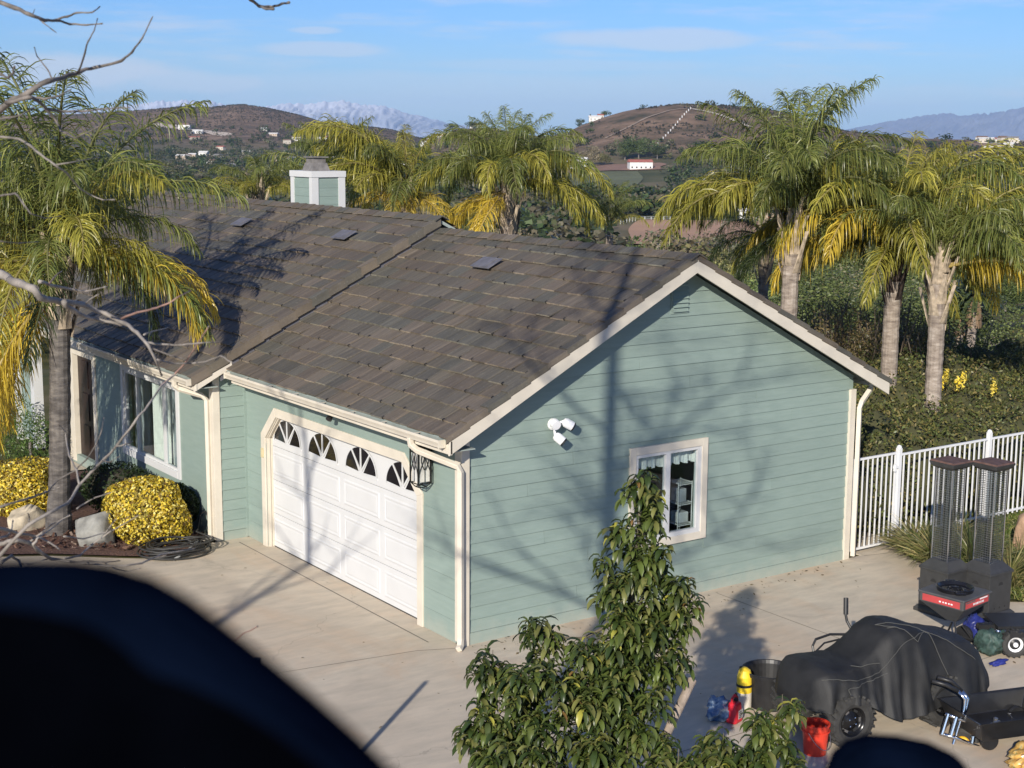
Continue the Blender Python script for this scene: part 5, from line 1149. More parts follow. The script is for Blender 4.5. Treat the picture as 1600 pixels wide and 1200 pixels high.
# ================================================================== FIXTURES ON THE HOUSE
def lantern():
    c = np.array([-.17, .80, 2.20]); t = thing('wall_lantern', 'black iron wall lantern with curled bars beside the garage door', 'lantern', tuple(c)); bm_ = M['blackmetal']
    s = .105; h = .50
    b = MB(); b.prism([c + np.array([-s * 1.25, -s * 1.25, h]), c + np.array([s * 1.25, -s * 1.25, h]), c + np.array([s * 1.25, s * 1.25, h]), c + np.array([-s * 1.25, s * 1.25, h])], (0, 0, .018)); b.prism([c + np.array([-s * .8, -s * .8, h + .018]), c + np.array([s * .8, -s * .8, h + .018]), c + np.array([s * .8, s * .8, h + .018]), c + np.array([-s * .8, s * .8, h + .018])], (0, 0, .03)); b.build('lantern_roof', bm_, t)
    b = MB()
    for q in ((-1, -1), (1, -1), (1, 1), (-1, 1)): b.box(c + np.array([q[0] * s - .009, q[1] * s - .009, 0]), c + np.array([q[0] * s + .009, q[1] * s + .009, h]))
    for z in (0, .44): 
        for u, v in (((-1, -1), (1, -1)), ((1, -1), (1, 1)), ((1, 1), (-1, 1)), ((-1, 1), (-1, -1))): b.tube([c + np.array([u[0] * s, u[1] * s, z]), c + np.array([v[0] * s, v[1] * s, z])], .009, 4)
    for q in ((-1, -1), (1, -1), (1, 1), (-1, 1)): b.tube([c + np.array([q[0] * s, q[1] * s, 0]), c + np.array([q[0] * s * .55, q[1] * s * .55, -.06])], .008, 4)
    for u, v in (((-.55, -.55), (.55, -.55)), ((.55, -.55), (.55, .55)), ((.55, .55), (-.55, .55)), ((-.55, .55), (-.55, -.55))): b.tube([c + np.array([u[0] * s, u[1] * s, -.06]), c + np.array([v[0] * s, v[1] * s, -.06])], .008, 4)
    b.build('lantern_frame', bm_, t)
    for face in range(4):                                        # curled wrought bars on every side
        b = MB(); a = face * math.pi / 2; ca, sa = math.cos(a), math.sin(a)
        def W3(p, q): x, y = s + .003, p; return c + np.array([x * ca - y * sa, x * sa + y * ca, q])
        for sg in (-1, 1):
            b.tube([W3(sg * (.05 + .045 * math.cos(k * .42)), .10 + k * .042 + .0 * k) for k in range(8)], .0045, 4); b.tube([W3(sg * (.03 + .03 * math.sin(k * .55)), .44 - k * .035) for k in range(8)], .0045, 4)
        b.tube([W3(0, .02), W3(0, .44)], .004, 4); b.build('scroll_bar', bm_, t)
    b = MB(); b.box(c + np.array([-s * .86, -s * .86, .02]), c + np.array([s * .86, s * .86, .43])); b.build('lantern_glass', simple('frosted glass', (.55, .54, .50), .35, 0, .2, 12), t)
    b = MB(); b.tube([c + np.array([0, 0, .01]), c + np.array([0, 0, .24])], .022, 10); b.build('candle', M['trim'], t)
    b = MB(); b.tube([c + np.array([s, 0, .38]), c + np.array([.17, 0, .38])], .014, 6); b.box(c + np.array([.15, -.05, .25]), c + np.array([.172, .05, .48])); b.build('wall_bracket', bm_, t)
lantern()
def flood():
    c = np.array([1.52, -.03, 2.98]); t = thing('security_floodlight', 'white security camera with two black faced floodlights on the gable wall', 'floodlight', tuple(c)); w = simple('white plastic', (.82, .82, .82), .35, 0, .02)
    b = MB(); b.lathe([(.085, 0), (.085, .02), (.07, .035), (.01, .04)], c + np.array([0, .03, 0]), (0, -1, 0), 20); b.build('mount', w, t, smooth=False)
    for nm, off, ax, r, L_ in (('camera_head', (.0, -.10, -.17), (.5, -.62, -.6), .068, .10), ('flood_head', (-.055, -.09, .035), (-.1, -.9, -.3), .072, .05), ('flood_head', (.15, -.10, .02), (.75, -.42, -.5), .068, .10)):
        p = c + np.array(off); ax = np.array(ax) / np.linalg.norm(ax)
        b = MB(); b.lathe([(.02, -.06), (r * .8, -.045), (r, -.01), (r, L_)], p, ax, 18); b.tube([c + np.array([0, -.01, 0]), p - ax * .05], .018, 8); h = b.build(nm, w, t)
        b = MB(); b.lathe([(r * 1.0, L_ - .02), (r * .97, L_ + .02), (.01, L_ + .022)], p, ax, 18); b.build('lens' if nm == 'camera_head' else 'lamp_face', M['black'] if nm != 'flood_head' or off[0] > 0 else w, h)
flood()
b = MB(); b.box((-.06, 6.10, 1.56), (-.035, 6.17, 1.72)); b.box((-.066, 6.11, 1.58), (-.06, 6.16, 1.64)); tag(b.build('door_keypad', simple('beige plastic', (.55, .47, .28), .5), o=Vector((-.05, 6.13, 1.56)), bevel=.005), 'beige keypad on the left trim of the garage door', 'keypad')
t = thing('motion_sensor', 'small black sensor under the garage eave above the door', 'sensor', (-.2, 3.4, 2.72)); b = MB(); b.tube([(-.2, 3.4, 2.86), (-.2, 3.4, 2.74)], .015); b.tube([(-.12, 3.5, 2.82), (-.16, 3.46, 2.72), (-.2, 3.4, 2.74)], .01); b.build('arm', M['black'], t); b = MB(); b.lathe([(.01, -.04), (.045, -.03), (.05, .03), (.01, .05)], (-.22, 3.38, 2.70), (-.6, -.3, -.6), 14); b.build('sensor_head', M['black'], t)

# ================================================================== HEATERS
greyglass = glass_mat('sooty glass', (.62, .65, .66), .08)
def heater(label, c):
    t = thing('patio_heater', label, 'patio heater', (*c, 0), 0, 'square glass tube patio heaters'); x, y = c; g = simple('charcoal powder coat', (.050, .050, .050), .42, .2, .15, 8)
    s = .255
    def taper(z0, z1, a, b_): return [(x + p * a, y + q * a, z0) for p, q in ((-1, -1), (1, -1), (1, 1), (-1, 1))] + [(x + p * b_, y + q * b_, z1) for p, q in ((-1, -1), (1, -1), (1, 1), (-1, 1))]
    F6 = [(3, 2, 1, 0), (4, 5, 6, 7), (0, 1, 5, 4), (1, 2, 6, 5), (2, 3, 7, 6), (3, 0, 4, 7)]
    b = MB(); b.add(taper(0, .05, s + .05, s + .05), F6); b.add(taper(.05, .09, s + .05, s + .005), F6); b.build('plinth', g, t)
    b = MB(); b.add(taper(.09, .66, s, s), F6); b.add(taper(.66, .70, s + .018, s + .018), F6); bx = b.build('base_cabinet', g, t, bevel=.008)
    for sx, ax in ((-1, 0), (-1, 1)):                            # recessed arch and handle slot on the two faces in view
        b = MB()
        for k in range(12):
            a0, a1 = math.pi * k / 12, math.pi * (k + 1) / 12
            def Q(a, r): u, v = math.cos(a) * r, .56 + math.sin(a) * r * .7; return (x - s - .004, y + u, v) if ax == 0 else (x + u, y - s - .004, v)
            b.add([Q(a0, .15), Q(a1, .15), Q(a1, .165), Q(a0, .165)], [(0, 1, 2, 3)])
        b.build('arch_moulding', g, bx)
        b = MB(); P = [(math.cos(math.pi * k / 10) * .055, .50 + math.sin(math.pi * k / 10) * .05) for k in range(11)]; b.add([((x - s - .002, y + u, v) if ax == 0 else (x + u, y - s - .002, v)) for u, v in P], [tuple(range(11))]); b.build('handle_slot', M['dark'], bx)
        for u in (-.12, .0, .12):
            b = MB(); b.add([((x - s - .002, y + u + math.cos(k) * .016, .16 + math.sin(k) * .016) if ax == 0 else (x + u + math.cos(k) * .016, y - s - .002, .16 + math.sin(k) * .016)) for k in np.linspace(0, TAU, 9)[:-1]], [tuple(range(8))]); b.build('vent_hole', M['dark'], bx)
    b = MB(); b.add(taper(.70, .82, s + .01, .155), F6); b.build('cabinet_top', g, t, bevel=.006)
    for p, q in ((-1, -1), (1, -1), (1, 1), (-1, 1)):
        b = MB(); b.tube([(x + p * .145, y + q * .145, .82), (x + p * .145, y + q * .145, 2.22)], .012, 6); b.build('corner_rod', M['chrome'], t)
    for i in range(4):
        b = MB(); a = i * math.pi / 2; ca, sa = math.cos(a), math.sin(a)
        def R3(u, z, o=.145): return (x + o * ca - u * sa, y + o * sa + u * ca, z)
        k = 0
        while .85 + k * .035 < 2.2: b.add([R3(-.13, .85 + k * .035), R3(.13, .85 + k * .035), R3(.13, .857 + k * .035), R3(-.13, .857 + k * .035)], [(0, 1, 2, 3)]); k += 1
        for u in np.linspace(-.10, .10, 6): b.add([R3(u - .0025, .83), R3(u + .0025, .83), R3(u + .0025, 2.2), R3(u - .0025, 2.2)], [(0, 1, 2, 3)])
        b.build('mesh_guard', M['steel'], t)
    b = MB(); b.lathe([(.068, .82), (.068, 2.2)], (x, y, 0), sides=20, cap=False); b.build('glass_tube', greyglass, t)
    b = MB(); b.add(taper(2.20, 2.24, .15, .205), F6); b.add(taper(2.24, 2.30, .205, .225), F6); b.build('hood', g, t, bevel=.006)
    b = MB(); b.add(taper(2.302, 2.325, .218, .205), F6); b.build('hood_plate', simple('rusty hood top', (.13, .075, .06), .6, .2, .3, 10), t)
heater('charcoal square patio heater in front, nearer the house, behind the black hopper', tuple(gp(1473, 955)[:2])); heater('charcoal square patio heater behind and right of the other, beside the lawn', tuple(gp(1538, 958)[:2]))
# ================================================================== COVERED QUAD BIKE
def wheel_parts(t, c, ax, r, w, hub, rimcol=None, lugs=22, rimr=.56):
    """tyre with lugs, and a dished rim"""
    ax = np.array(ax, float); ax /= np.linalg.norm(ax); c = np.array(c, float)
    b = MB(); b.lathe([(r * rimr, -w * .42), (r * .72, -w * .5), (r * .93, -w * .46), (r * .985, -w * .2), (r * .985, w * .2), (r * .93, w * .46), (r * .72, w * .5), (r * rimr, w * .42)], c, ax, 36, cap=False)
    u = np.cross(ax, [0, 0, 1.0]); u /= np.linalg.norm(u); v = np.cross(u, ax)
    for k in range(lugs):
        a = TAU * k / lugs; rd = u * math.cos(a) + v * math.sin(a); tg_ = -u * math.sin(a) + v * math.cos(a)
        for sg in (-1, 1): b.obox(c + rd * r * .99 + ax * sg * w * .27 + tg_ * sg * r * .06, rd * r * .045, tg_ * r * .045 + ax * sg * .01, ax * w * .2 - tg_ * sg * r * .05)
        for sg in (-1, 1): b.obox(c + rd * r * .90 + ax * sg * w * .47, rd * r * .06, tg_ * r * .035, ax * w * .035)
    wh = b.build('wheel', simple('tyre rubber', (.035, .034, .032), .75, 0, .35, 8, .3, 30), t, recalc=False)
    b = MB(); o = w * .44
    b.lathe([(r * rimr * 1.02, o), (r * rimr * .97, o - .004), (r * rimr * .90, o - w * .12), (r * rimr * .78, o - w * .26), (r * rimr * .62, o - w * .2), (r * rimr * .34, o - w * .10), (r * rimr * .26, o - w * .04), (.005, o - w * .03)], c, ax, 30, cap=False); rim = b.build('rim', hub, wh, smooth=True)
    return wh, rim, c, ax, u, v, o
def quad():
    P0, P1 = gp(1322, 1163)[:2], gp(1466, 1130)[:2]; d = (P1 - P0); wb = np.linalg.norm(d); d /= wb; nrm2 = np.array([-d[1], d[0]]); rz = math.atan2(d[1], d[0])
    half = .46; ctr = (P0 + P1) / 2 + nrm2 * half
    t = thing('quad_bike', 'quad bike under a fitted black cover with its wheels showing', 'quad bike', (ctr[0], ctr[1], 0)); R2 = np.array([[d[0], nrm2[0]], [d[1], nrm2[1]]])
    def L(x, y, z): q = ctr + R2 @ np.array([x, y]); return (q[0], q[1], z)
    blackrim = simple('black rim', (.012, .012, .013), .25, .3, .2)
    for x, y in ((-wb / 2, -half), (wb / 2, -half), (-wb / 2, half), (wb / 2, half)):
        c = L(x, y, .31); ax = np.array([*(nrm2 * (1 if y > 0 else -1)), 0]); wh, rim, c, ax, u, v, o = wheel_parts(t, c, ax, .315, .25, blackrim)
        for k in range(4):
            a = TAU * k / 4 + .6; q = np.array(c) + (u * math.cos(a) + v * math.sin(a)) * .058 + ax * (o - .018); b = MB(); b.lathe([(.011, 0), (.011, .012), (.004, .016)], q, ax, 6); b.build('lug_nut', M['chrome'], rim)
        for k in range(6):
            a = TAU * k / 6; q = np.array(c) + (u * math.cos(a) + v * math.sin(a)) * .128 + ax * (o - .045); b = MB(); b.obox(q, (u * math.cos(a) + v * math.sin(a)) * .014, (-u * math.sin(a) + v * math.cos(a)) * .026, ax * .006); b.build('rim_slot', M['steel'] if k % 2 else M['dark'], rim)
    b = MB(); b.tube([L(-wb / 2, -half + .1, .31), L(-wb / 2, half - .1, .31)], .03, 8); b.tube([L(wb / 2, -half + .1, .31), L(wb / 2, half - .1, .31)], .03, 8); b.tube([L(-wb / 2, 0, .36), L(wb / 2, 0, .36)], .10, 8); b.build('chassis', M['black'], t)
    # the cover: hung from spine to hem, folds growing towards the hem
    xs = np.linspace(-1.16, 1.60, 90); E_ = .18; top = np.interp(xs, [-1.16, -1.09, -.96, -.6, -.42, -.2, -.02, .16, .42, .66, .95, 1.27, 1.50, 1.60], [.60, .84, .91, .89, .89, 1.04, 1.20, 1.25, 1.21, 1.11, 1.02, .94, .76, .54])
    tw = np.interp(xs, [-1.16, -1.0, -.6, -.1, .2, .5, 1.35, 1.60], [.22, .36, .36, .27, .30, .32, .32, .16]); hw = np.interp(xs, [-1.16, -1.0, -.6, 0, .5, 1.25, 1.48, 1.60], [.34, .56, .60, .64, .64, .60, .48, .26])
    hem = np.interp(xs, [-1.16, -1.0, -.72, -.45, -.2, .0, .2, .4, .6, .85, 1.35, 1.60], [.42, .44, .56, .44, .30, .24, .22, .24, .30, .36, .34, .40])
    m_ = 60; vs = []
    for i, x in enumerate(xs):
        for j in range(m_ + 1):
            s = j / m_ * 2 - 1; a = abs(s); sg = 1 if s > 0 else -1
            if a < .34: y = tw[i] * (a / .34); z = top[i] - .035 * (a / .34) ** 2
            else:
                q = (a - .34) / .66; y = tw[i] + (hw[i] - tw[i]) * (q ** .75); z = (top[i] - .035) * (1 - q) + hem[i] * q; z += .10 * math.sin(math.pi * q) * .35
                ph = x * 15 + 2.6 * math.sin(x * 3.1 + 1) + 1.5 * q + (3 if sg > 0 else 0)
                y += (.034 * math.sin(ph) + .018 * math.sin(ph * 2.3 + 1)) * q ** 1.1 + .05 * (float(vnoise(x * 3.3 + 7, q * 2.6 + sg * 3)) - .5)
                z += .025 * math.sin(x * 9 + sg) * q
            # a pull line from the handlebars down to the hem
            if a > .2: e = abs((x - .30) - (a - .2) * .20); y += .055 * math.exp(-(e / .045) ** 2) * (a - .2); e2 = abs((x + .55) - (a - .3) * .38 * 1); y -= .05 * math.exp(-(e2 / .07) ** 2) * max(0, a - .3)
            z += .03 * (float(fbm(x * 6 + 2, s * 5 + 9, 4)) - .45) + .016 * (abs(float(vnoise(x * 9 + a * 6, a * 3 - x * 4 + sg)) - .5) - .2)
            vs.append(L(x, sg * y if s != 0 else 0, z))
    n = m_ + 1; b = MB(); b.add(vs, [(i * n + j, i * n + j + 1, (i + 1) * n + j + 1, (i + 1) * n + j) for i in range(len(xs) - 1) for j in range(m_)])
    e0 = [tuple(range(n))]; b.f += [tuple(range(n))[::-1], tuple((len(xs) - 1) * n + k for k in range(n))]; b.c += [(1, 1, 1)] * 2
    cov = b.build('fitted_cover', simple('black cover cloth', (.0145, .0145, .0145), .62, 0, .5, 3.2, .35, 110), t, smooth=True); V3 = [np.array(v) for v in vs]
    piping = simple('grey stitching', (.075, .075, .07), .7)
    def seam(pts, name='seam'):
        P = []
        for (i0, j0), (i1, j1) in zip(pts[:-1], pts[1:]):
            for q in range(16):
                i = i0 + (i1 - i0) * q / 16; j = j0 + (j1 - j0) * q / 16; ii, jj = int(i), int(j); fi, fj = i - ii, j - jj; g_ = lambda a, c_: V3[min(a, 89) * n + min(c_, m_)]
                p = (g_(ii, jj) * (1 - fi) + g_(ii + 1, jj) * fi) * (1 - fj) + (g_(ii, jj + 1) * (1 - fi) + g_(ii + 1, jj + 1) * fi) * fj; P.append(p + np.array([-nrm2[0] * .004, -nrm2[1] * .004, .005]))
        s_ = MB(); s_.tube(P, .0045, 4); s_.build(name, piping, cov)
    seam([(4, 18), (12, 14), (30, 13), (44, 17), (55, 20)]); seam([(38, 29), (44, 20)]); seam([(38, 29), (55, 22), (56, 20)]); seam([(40, 24), (49, 17), (56, 21)]); seam([(57, 21), (60, 12), (64, 2)]); seam([(14, 3), (13, 8), (20, 11), (34, 12)]); seam([(56, 22), (68, 18), (78, 12)]); seam([(20, 22), (32, 15)])
    b = MB(); b.tube([L(.06, .40, .98), L(.04, .50, 1.10), L(.03, .54, 1.24)], .018, 8); b.build('handlebar', M['black'], t); b = MB(); b.tube([L(.035, .52, 1.18), L(.06, .56, 1.38)], .03, 10); b.build('grip', M['black'], t)
    b = MB(); z_ = .90; b.tube([L(-.50, .40, .60), L(-.48, .50, z_ - .04), L(-.42, .52, z_ + .03), L(-.2, .52, z_ + .06), L(.0, .45, z_ + .05)], .016, 8); b.tube([L(-.46, .46, .80), L(-.3, .50, .87), L(-.1, .46, .90)], .012, 8); b.build('rack_rail', M['black'], t)
quad()
# ================================================================== CLUTTER ON THE APRON
def shell(prof_out, prof_in): return prof_out + prof_in[::-1]
c = gp(1273, 1176); t = thing('bucket', 'bright red plastic bucket beside the quad bike wheel', 'bucket', (c[0], c[1], 0)); redp = simple('red plastic', (.62, .045, .022), .35, 0, .06, 6)
b = MB(); b.lathe([(.128, 0), (.155, .34), (.165, .345), (.165, .365), (.155, .37), (.148, .365), (.122, .012), (.005, .012)], (c[0], c[1], 0), sides=32); b.lathe([(.158, .27), (.166, .275), (.166, .285), (.158, .29)], (c[0], c[1], 0), sides=32, cap=False); b.build('bucket_body', redp, t)
b = MB(); b.tube([(c[0] + .165 * math.cos(a), c[1] + .165 * math.sin(a) - .01, .29 - .20 * math.sin(q)) for q, a in zip(np.linspace(0, math.pi, 14), np.linspace(-.2, -math.pi + .2, 14))], .004, 5); b.build('wire_handle', M['steel'], t); b = MB(); b.box((c[0] + .14, c[1] - .05, .25), (c[0] + .175, c[1] - .02, .31)); b.build('handle_lug', M['white'], t)
c = gp(1208, 1112); c = c + np.array([.12, .2, 0]); t = thing('nursery_pot', 'large black nursery pot standing open and empty', 'plant pot', (c[0], c[1], 0)); b = MB(); b.lathe([(.25, 0), (.315, .42), (.34, .425), (.345, .47), (.335, .475), (.318, .47), (.30, .43), (.24, .02), (.005, .02)], (c[0], c[1], 0), sides=40); b.build('pot_body', M['black'], t)
for k in range(2):
    a = 2.3 + k * math.pi; b = MB(); b.tube([(c[0] + math.cos(a + q) * r, c[1] + math.sin(a + q) * r, .44) for q, r in ((-.16, .335), (-.14, .375), (.14, .375), (.16, .335))], .012, 6); b.build('pot_handle', M['black'], t)
c = gp(1147, 1128); t = thing('fuel_can', 'red plastic fuel can with a dark label beside the black pot', 'fuel can', (c[0], c[1], 0), .3)
bm = bmesh.new(); bmesh.ops.create_cube(bm, size=1); bmesh.ops.scale(bm, vec=(.20, .15, .26), verts=bm.verts); bmesh.ops.translate(bm, vec=(0, 0, .13), verts=bm.verts)
for v in bm.verts:
    if v.co.z > .2: v.co.x *= .72; v.co.y *= .8
me = bpy.data.meshes.new('can_body'); bm.to_mesh(me); bm.free(); me.materials.append(simple('can red', (.60, .02, .035), .38, 0, .05)); link('can_body', me, t, bevel=.03)
Z = Vector((0, 0, 0))
b = MB(); b.tube([(-.06, 0, .25), (-.065, 0, .32), (-.01, 0, .345), (.055, 0, .30), (.06, 0, .25)], .017, 8); b.build('can_handle', simple('can red', (.55, .02, .03), .4), t, o=Z); b = MB(); b.lathe([(.026, .25), (.026, .29), (.018, .30), (.016, .36)], (.03, 0, 0), sides=12); b.build('spout_cap', M['black'], t, o=Z)
b = MB(); b.box((-.03, -.079, .06), (.07, -.074, .17)); lb = b.build('paper_label', simple('grey label', (.35, .34, .33), .6), t, o=Z)
for k in range(4): b = MB(); b.box((-.02, -.081, .075 + k * .022), (.03 + .012 * (k % 3), -.0795, .085 + k * .022)); b.build('printed_line', M['dark'], lb, o=Z)
c = gp(1168, 1108); c = c + np.array([-.02, .05, 0]); t = thing('yellow_jug', 'tall yellow and white plastic jug leaning on the black pot', 'jug', (c[0], c[1], 0)); yel = simple('yellow plastic', (.75, .52, .03), .4); b = MB(); b.lathe([(.085, 0), (.095, .02), (.095, .22)], (c[0], c[1], 0), sides=24); b.build('jug_base', M['trim'], t); b = MB(); b.lathe([(.094, .22), (.094, .42), (.07, .50), (.03, .53)], (c[0], c[1], 0), sides=24); b.build('jug_body', yel, t); b = MB(); b.lathe([(.10, .295), (.10, .325)], (c[0], c[1], 0), sides=24); b.build('dark_band', M['black'], t)
def crumple(name, c, r, mat, seed, parent=None, sub=4, amp=.45, floor=0.0):
    bm = bmesh.new(); bmesh.ops.create_icosphere(bm, subdivisions=sub, radius=1)
    for v in bm.verts:
        p = np.array(v.co); k = 1 + amp * 2.4 * (float(fbm(p[0] * 1.6 + seed, p[1] * 1.6 + p[2] * 1.9 + 4, 4)) - .47) - .55 * abs(float(vnoise(p[0] * 3.4 + seed, p[2] * 3.4 + p[1] * 2.6)) - .5) - .3 * abs(float(vnoise(p[1] * 7 + seed, p[2] * 6 - p[0] * 5)) - .5); k = max(k, .35); q = p * k * np.array(r) + np.array(c); q[2] = max(q[2], floor); v.co = q - np.array(origin(parent) if parent else (c[0], c[1], 0))
    me = bpy.data.meshes.new(name); bm.to_mesh(me); bm.free(); me.materials.append(mat); me.shade_smooth(); return link(name, me, parent, (c[0], c[1], 0) if not parent else (0, 0, 0))
bagm, t_, b_ = mat_base('clear bag film'); t_.links.new(ramp_(t_, noise_(t_, 9, 5, pos_(t_)), [(.38, (.05, .11, .24)), (.55, (.16, .22, .30)), (.68, (.55, .58, .56))]), b_.inputs['Base Color']); b_.inputs['Roughness'].default_value = .18
c = gp(1122, 1125); tag(crumple('plastic_bag', (c[0], c[1], .15), (.17, .15, .19), bagm, 3), 'crumpled clear plastic bag with blue contents left of the fuel can', 'plastic bag')
# hopper of a lawn spreader, in front of the heaters
def spreader():
    c = gp(1487, 1014); x, y = c[0], c[1]; t = thing('lawn_spreader', 'dark grey lawn spreader hopper with a round black lid and red label band', 'spreader', (x, y, 0), .12); gm = simple('charcoal hopper plastic', (.075, .075, .075), .5, 0, .15, 8)
    s, s1, z0, z1 = .34, .07, .42, .82; pr = lambda z, a: [(p * a, q * a, z) for p, q in ((-1, -1), (1, -1), (1, 1), (-1, 1))]
    b = MB(); b.add(pr(z0, s1) + pr(z1 - .12, s) + pr(z1, s), [(3, 2, 1, 0), (0, 1, 5, 4), (1, 2, 6, 5), (2, 3, 7, 6), (3, 0, 4, 7), (4, 5, 9, 8), (5, 6, 10, 9), (6, 7, 11, 10), (7, 4, 8, 11), (8, 9, 10, 11)]); hp = b.build('hopper', gm, t, o=Z, bevel=.012)
    b = MB(); b.box((-s - .02, -s - .02, z1), (s + .02, s + .02, z1 + .03)); b.build('hopper_rim', gm, t, o=Z, bevel=.01)
    b = MB(); b.lathe([(.245, 0), (.255, .05), (.25, .06), (.235, .06), (.21, .02), (.12, .012), (.005, .018)], (0, 0, z1 + .03), sides=36); b.lathe([(.08, .03), (.085, .05), (.075, .05)], (0, 0, z1 + .02), sides=20, cap=False)
    for a in (.8, .8 + math.pi): b.tube([(math.cos(a + q) * r, math.sin(a + q) * r, z1 + .07) for q, r in ((-.25, .25), (-.2, .31), (.2, .31), (.25, .25))], .018, 6)
    b.build('lid', simple('gloss black plastic', (.010, .010, .012), .14), t, o=Z)
    rb = simple('red label', (.45, .06, .06), .5); wl = simple('white print', (.75, .74, .72), .5); gl = simple('grey print', (.10, .10, .10), .5)
    for face in (0, 1):
        T = (lambda u, w, d: (-s - d, u, w)) if face == 0 else (lambda u, w, d: (u, -s - d, w))
        def rect(u0, u1, w0, w1, d, nm, m_):
            b = MB(); b.add([T(u0, w0, d), T(u1, w0, d), T(u1, w1, d), T(u0, w1, d)], [(0, 1, 2, 3)]); b.build(nm, m_, hp, o=Z, recalc=False)
        rect(-.29, .29, z1 - .105, z1 - .01, .004, 'label_band', rb)
        if face == 1:
            rect(-.28, -.05, z1 - .035, z1 - .016, .0065, 'printed_line', gl); rect(.06, .26, z1 - .035, z1 - .016, .0065, 'printed_line', wl)
            for k, w_ in enumerate((.022, .018, .02, .024, .014, .02, .018, .022, .02)): rect(-.10 + k * .031, -.10 + k * .031 + w_, z1 - .085, z1 - .055, .0065, 'printed_mark', wl)
        else:
            for k, w_ in enumerate((.03, .024, .028, .02, .03)): rect(.02 + k * .045 - .2, .02 + k * .045 - .2 + w_, z1 - .075, z1 - .055, .0065, 'printed_mark', wl)
            rect(-.02, .04, z1 - .20, z1 - .14, .0, 'white_tag', wl) if False else None
    b = MB(); b.tube([(-.3, 0, .13), (.3, 0, .13)], .015, 8); b.tube([(-.2, -.2, .14), (-.1, -.08, .46)], .014); b.tube([(.2, -.2, .14), (.1, -.08, .34)], .014); b.tube([(-.2, .2, .14), (-.1, .08, .34)], .014); b.tube([(.2, .2, .14), (.1, .08, .34)], .014); b.tube([(-.2, -.2, .14), (.2, -.2, .14), (.2, .2, .14), (-.2, .2, .14), (-.2, -.2, .14)], .014); b.build('undercarriage', M['black'], t, o=Z)
    for sx in (-1, 1):
        b = MB(); b.lathe([(.03, -.04), (.12, -.045), (.135, -.02), (.135, .02), (.12, .045), (.03, .04)], (sx * .30, 0, .136), (1, 0, 0), 24); b.build('wheel', M['black'], t, o=Z)
spreader()
# trailer end with a pneumatic wheel at the right edge
def trailer():
    c = gp(1583, 1026); x, y = c[0], c[1]; t = thing('lawn_trailer', 'black framed trailer end with a white rimmed wheel at the right edge', 'trailer', (x, y, 0))
    wm = simple('white rim paint', (.75, .75, .75), .4); wh, rim, cc, ax, u, v, o = wheel_parts(t, (x, y, .19), (-.55, -.83, 0), .19, .14, M['black'], lugs=16)
    b = MB(); b.lathe([(.105, o + .002), (.075, o - .02)], cc, ax, 26, cap=False); b.lathe([(.035, o), (.03, o + .02), (.004, o + .022)], cc, ax, 14); b.build('rim_ring', wm, wh)
    b = MB(); b.obox((x + .55, y - .38, .33), np.array([.55, -.36, 0]) * 1.15, np.array([.03, .045, 0]), (0, 0, .035)); b.obox((x + .2, y + .25, .33), np.array([.28, -.18, 0]) * 1.3, np.array([.03, .045, 0]), (0, 0, .035)); b.build('frame_rail', M['black'], t, recalc=True)
    b = MB(); b.lathe([(.03, -.01), (.035, .0), (.03, .01)], (x - .20, y + .12, .37), (0, 0, 1), 14, cap=False); b.build('hitch_ring', M['chrome'], t)
    b = MB(); b.obox((x + .75, y + .05, .36), np.array([.66, -.42, 0]), np.array([.16, .25, 0]), (0, 0, .02)); b.build('deck', M['black'], t)
trailer()
c = gp(1522, 1000); tag(crumple('blue_tarp', (c[0], c[1], .15), (.16, .18, .22), simple('dark blue tarp', (.02, .028, .16), .4, 0, .3, 6), 7), 'crumpled dark blue tarp beside the front heater', 'tarp'); c = gp(1548, 1022); gn = simple('green mesh bag', (.035, .065, .055), .6, 0, .5, 14); tag(crumple('mesh_bag', (c[0], c[1], .16), (.22, .2, .22), gn, 11), 'dark green mesh bag slumped between tarp and trailer wheel', 'bag'); c = gp(1560, 1036); tag(crumple('blue_cloth', (c[0] - .05, c[1] - .05, .04), (.2, .08, .05), simple('blue cloth', (.02, .03, .2), .6), 13), 'strip of blue cloth on the concrete under the green bag', 'cloth')
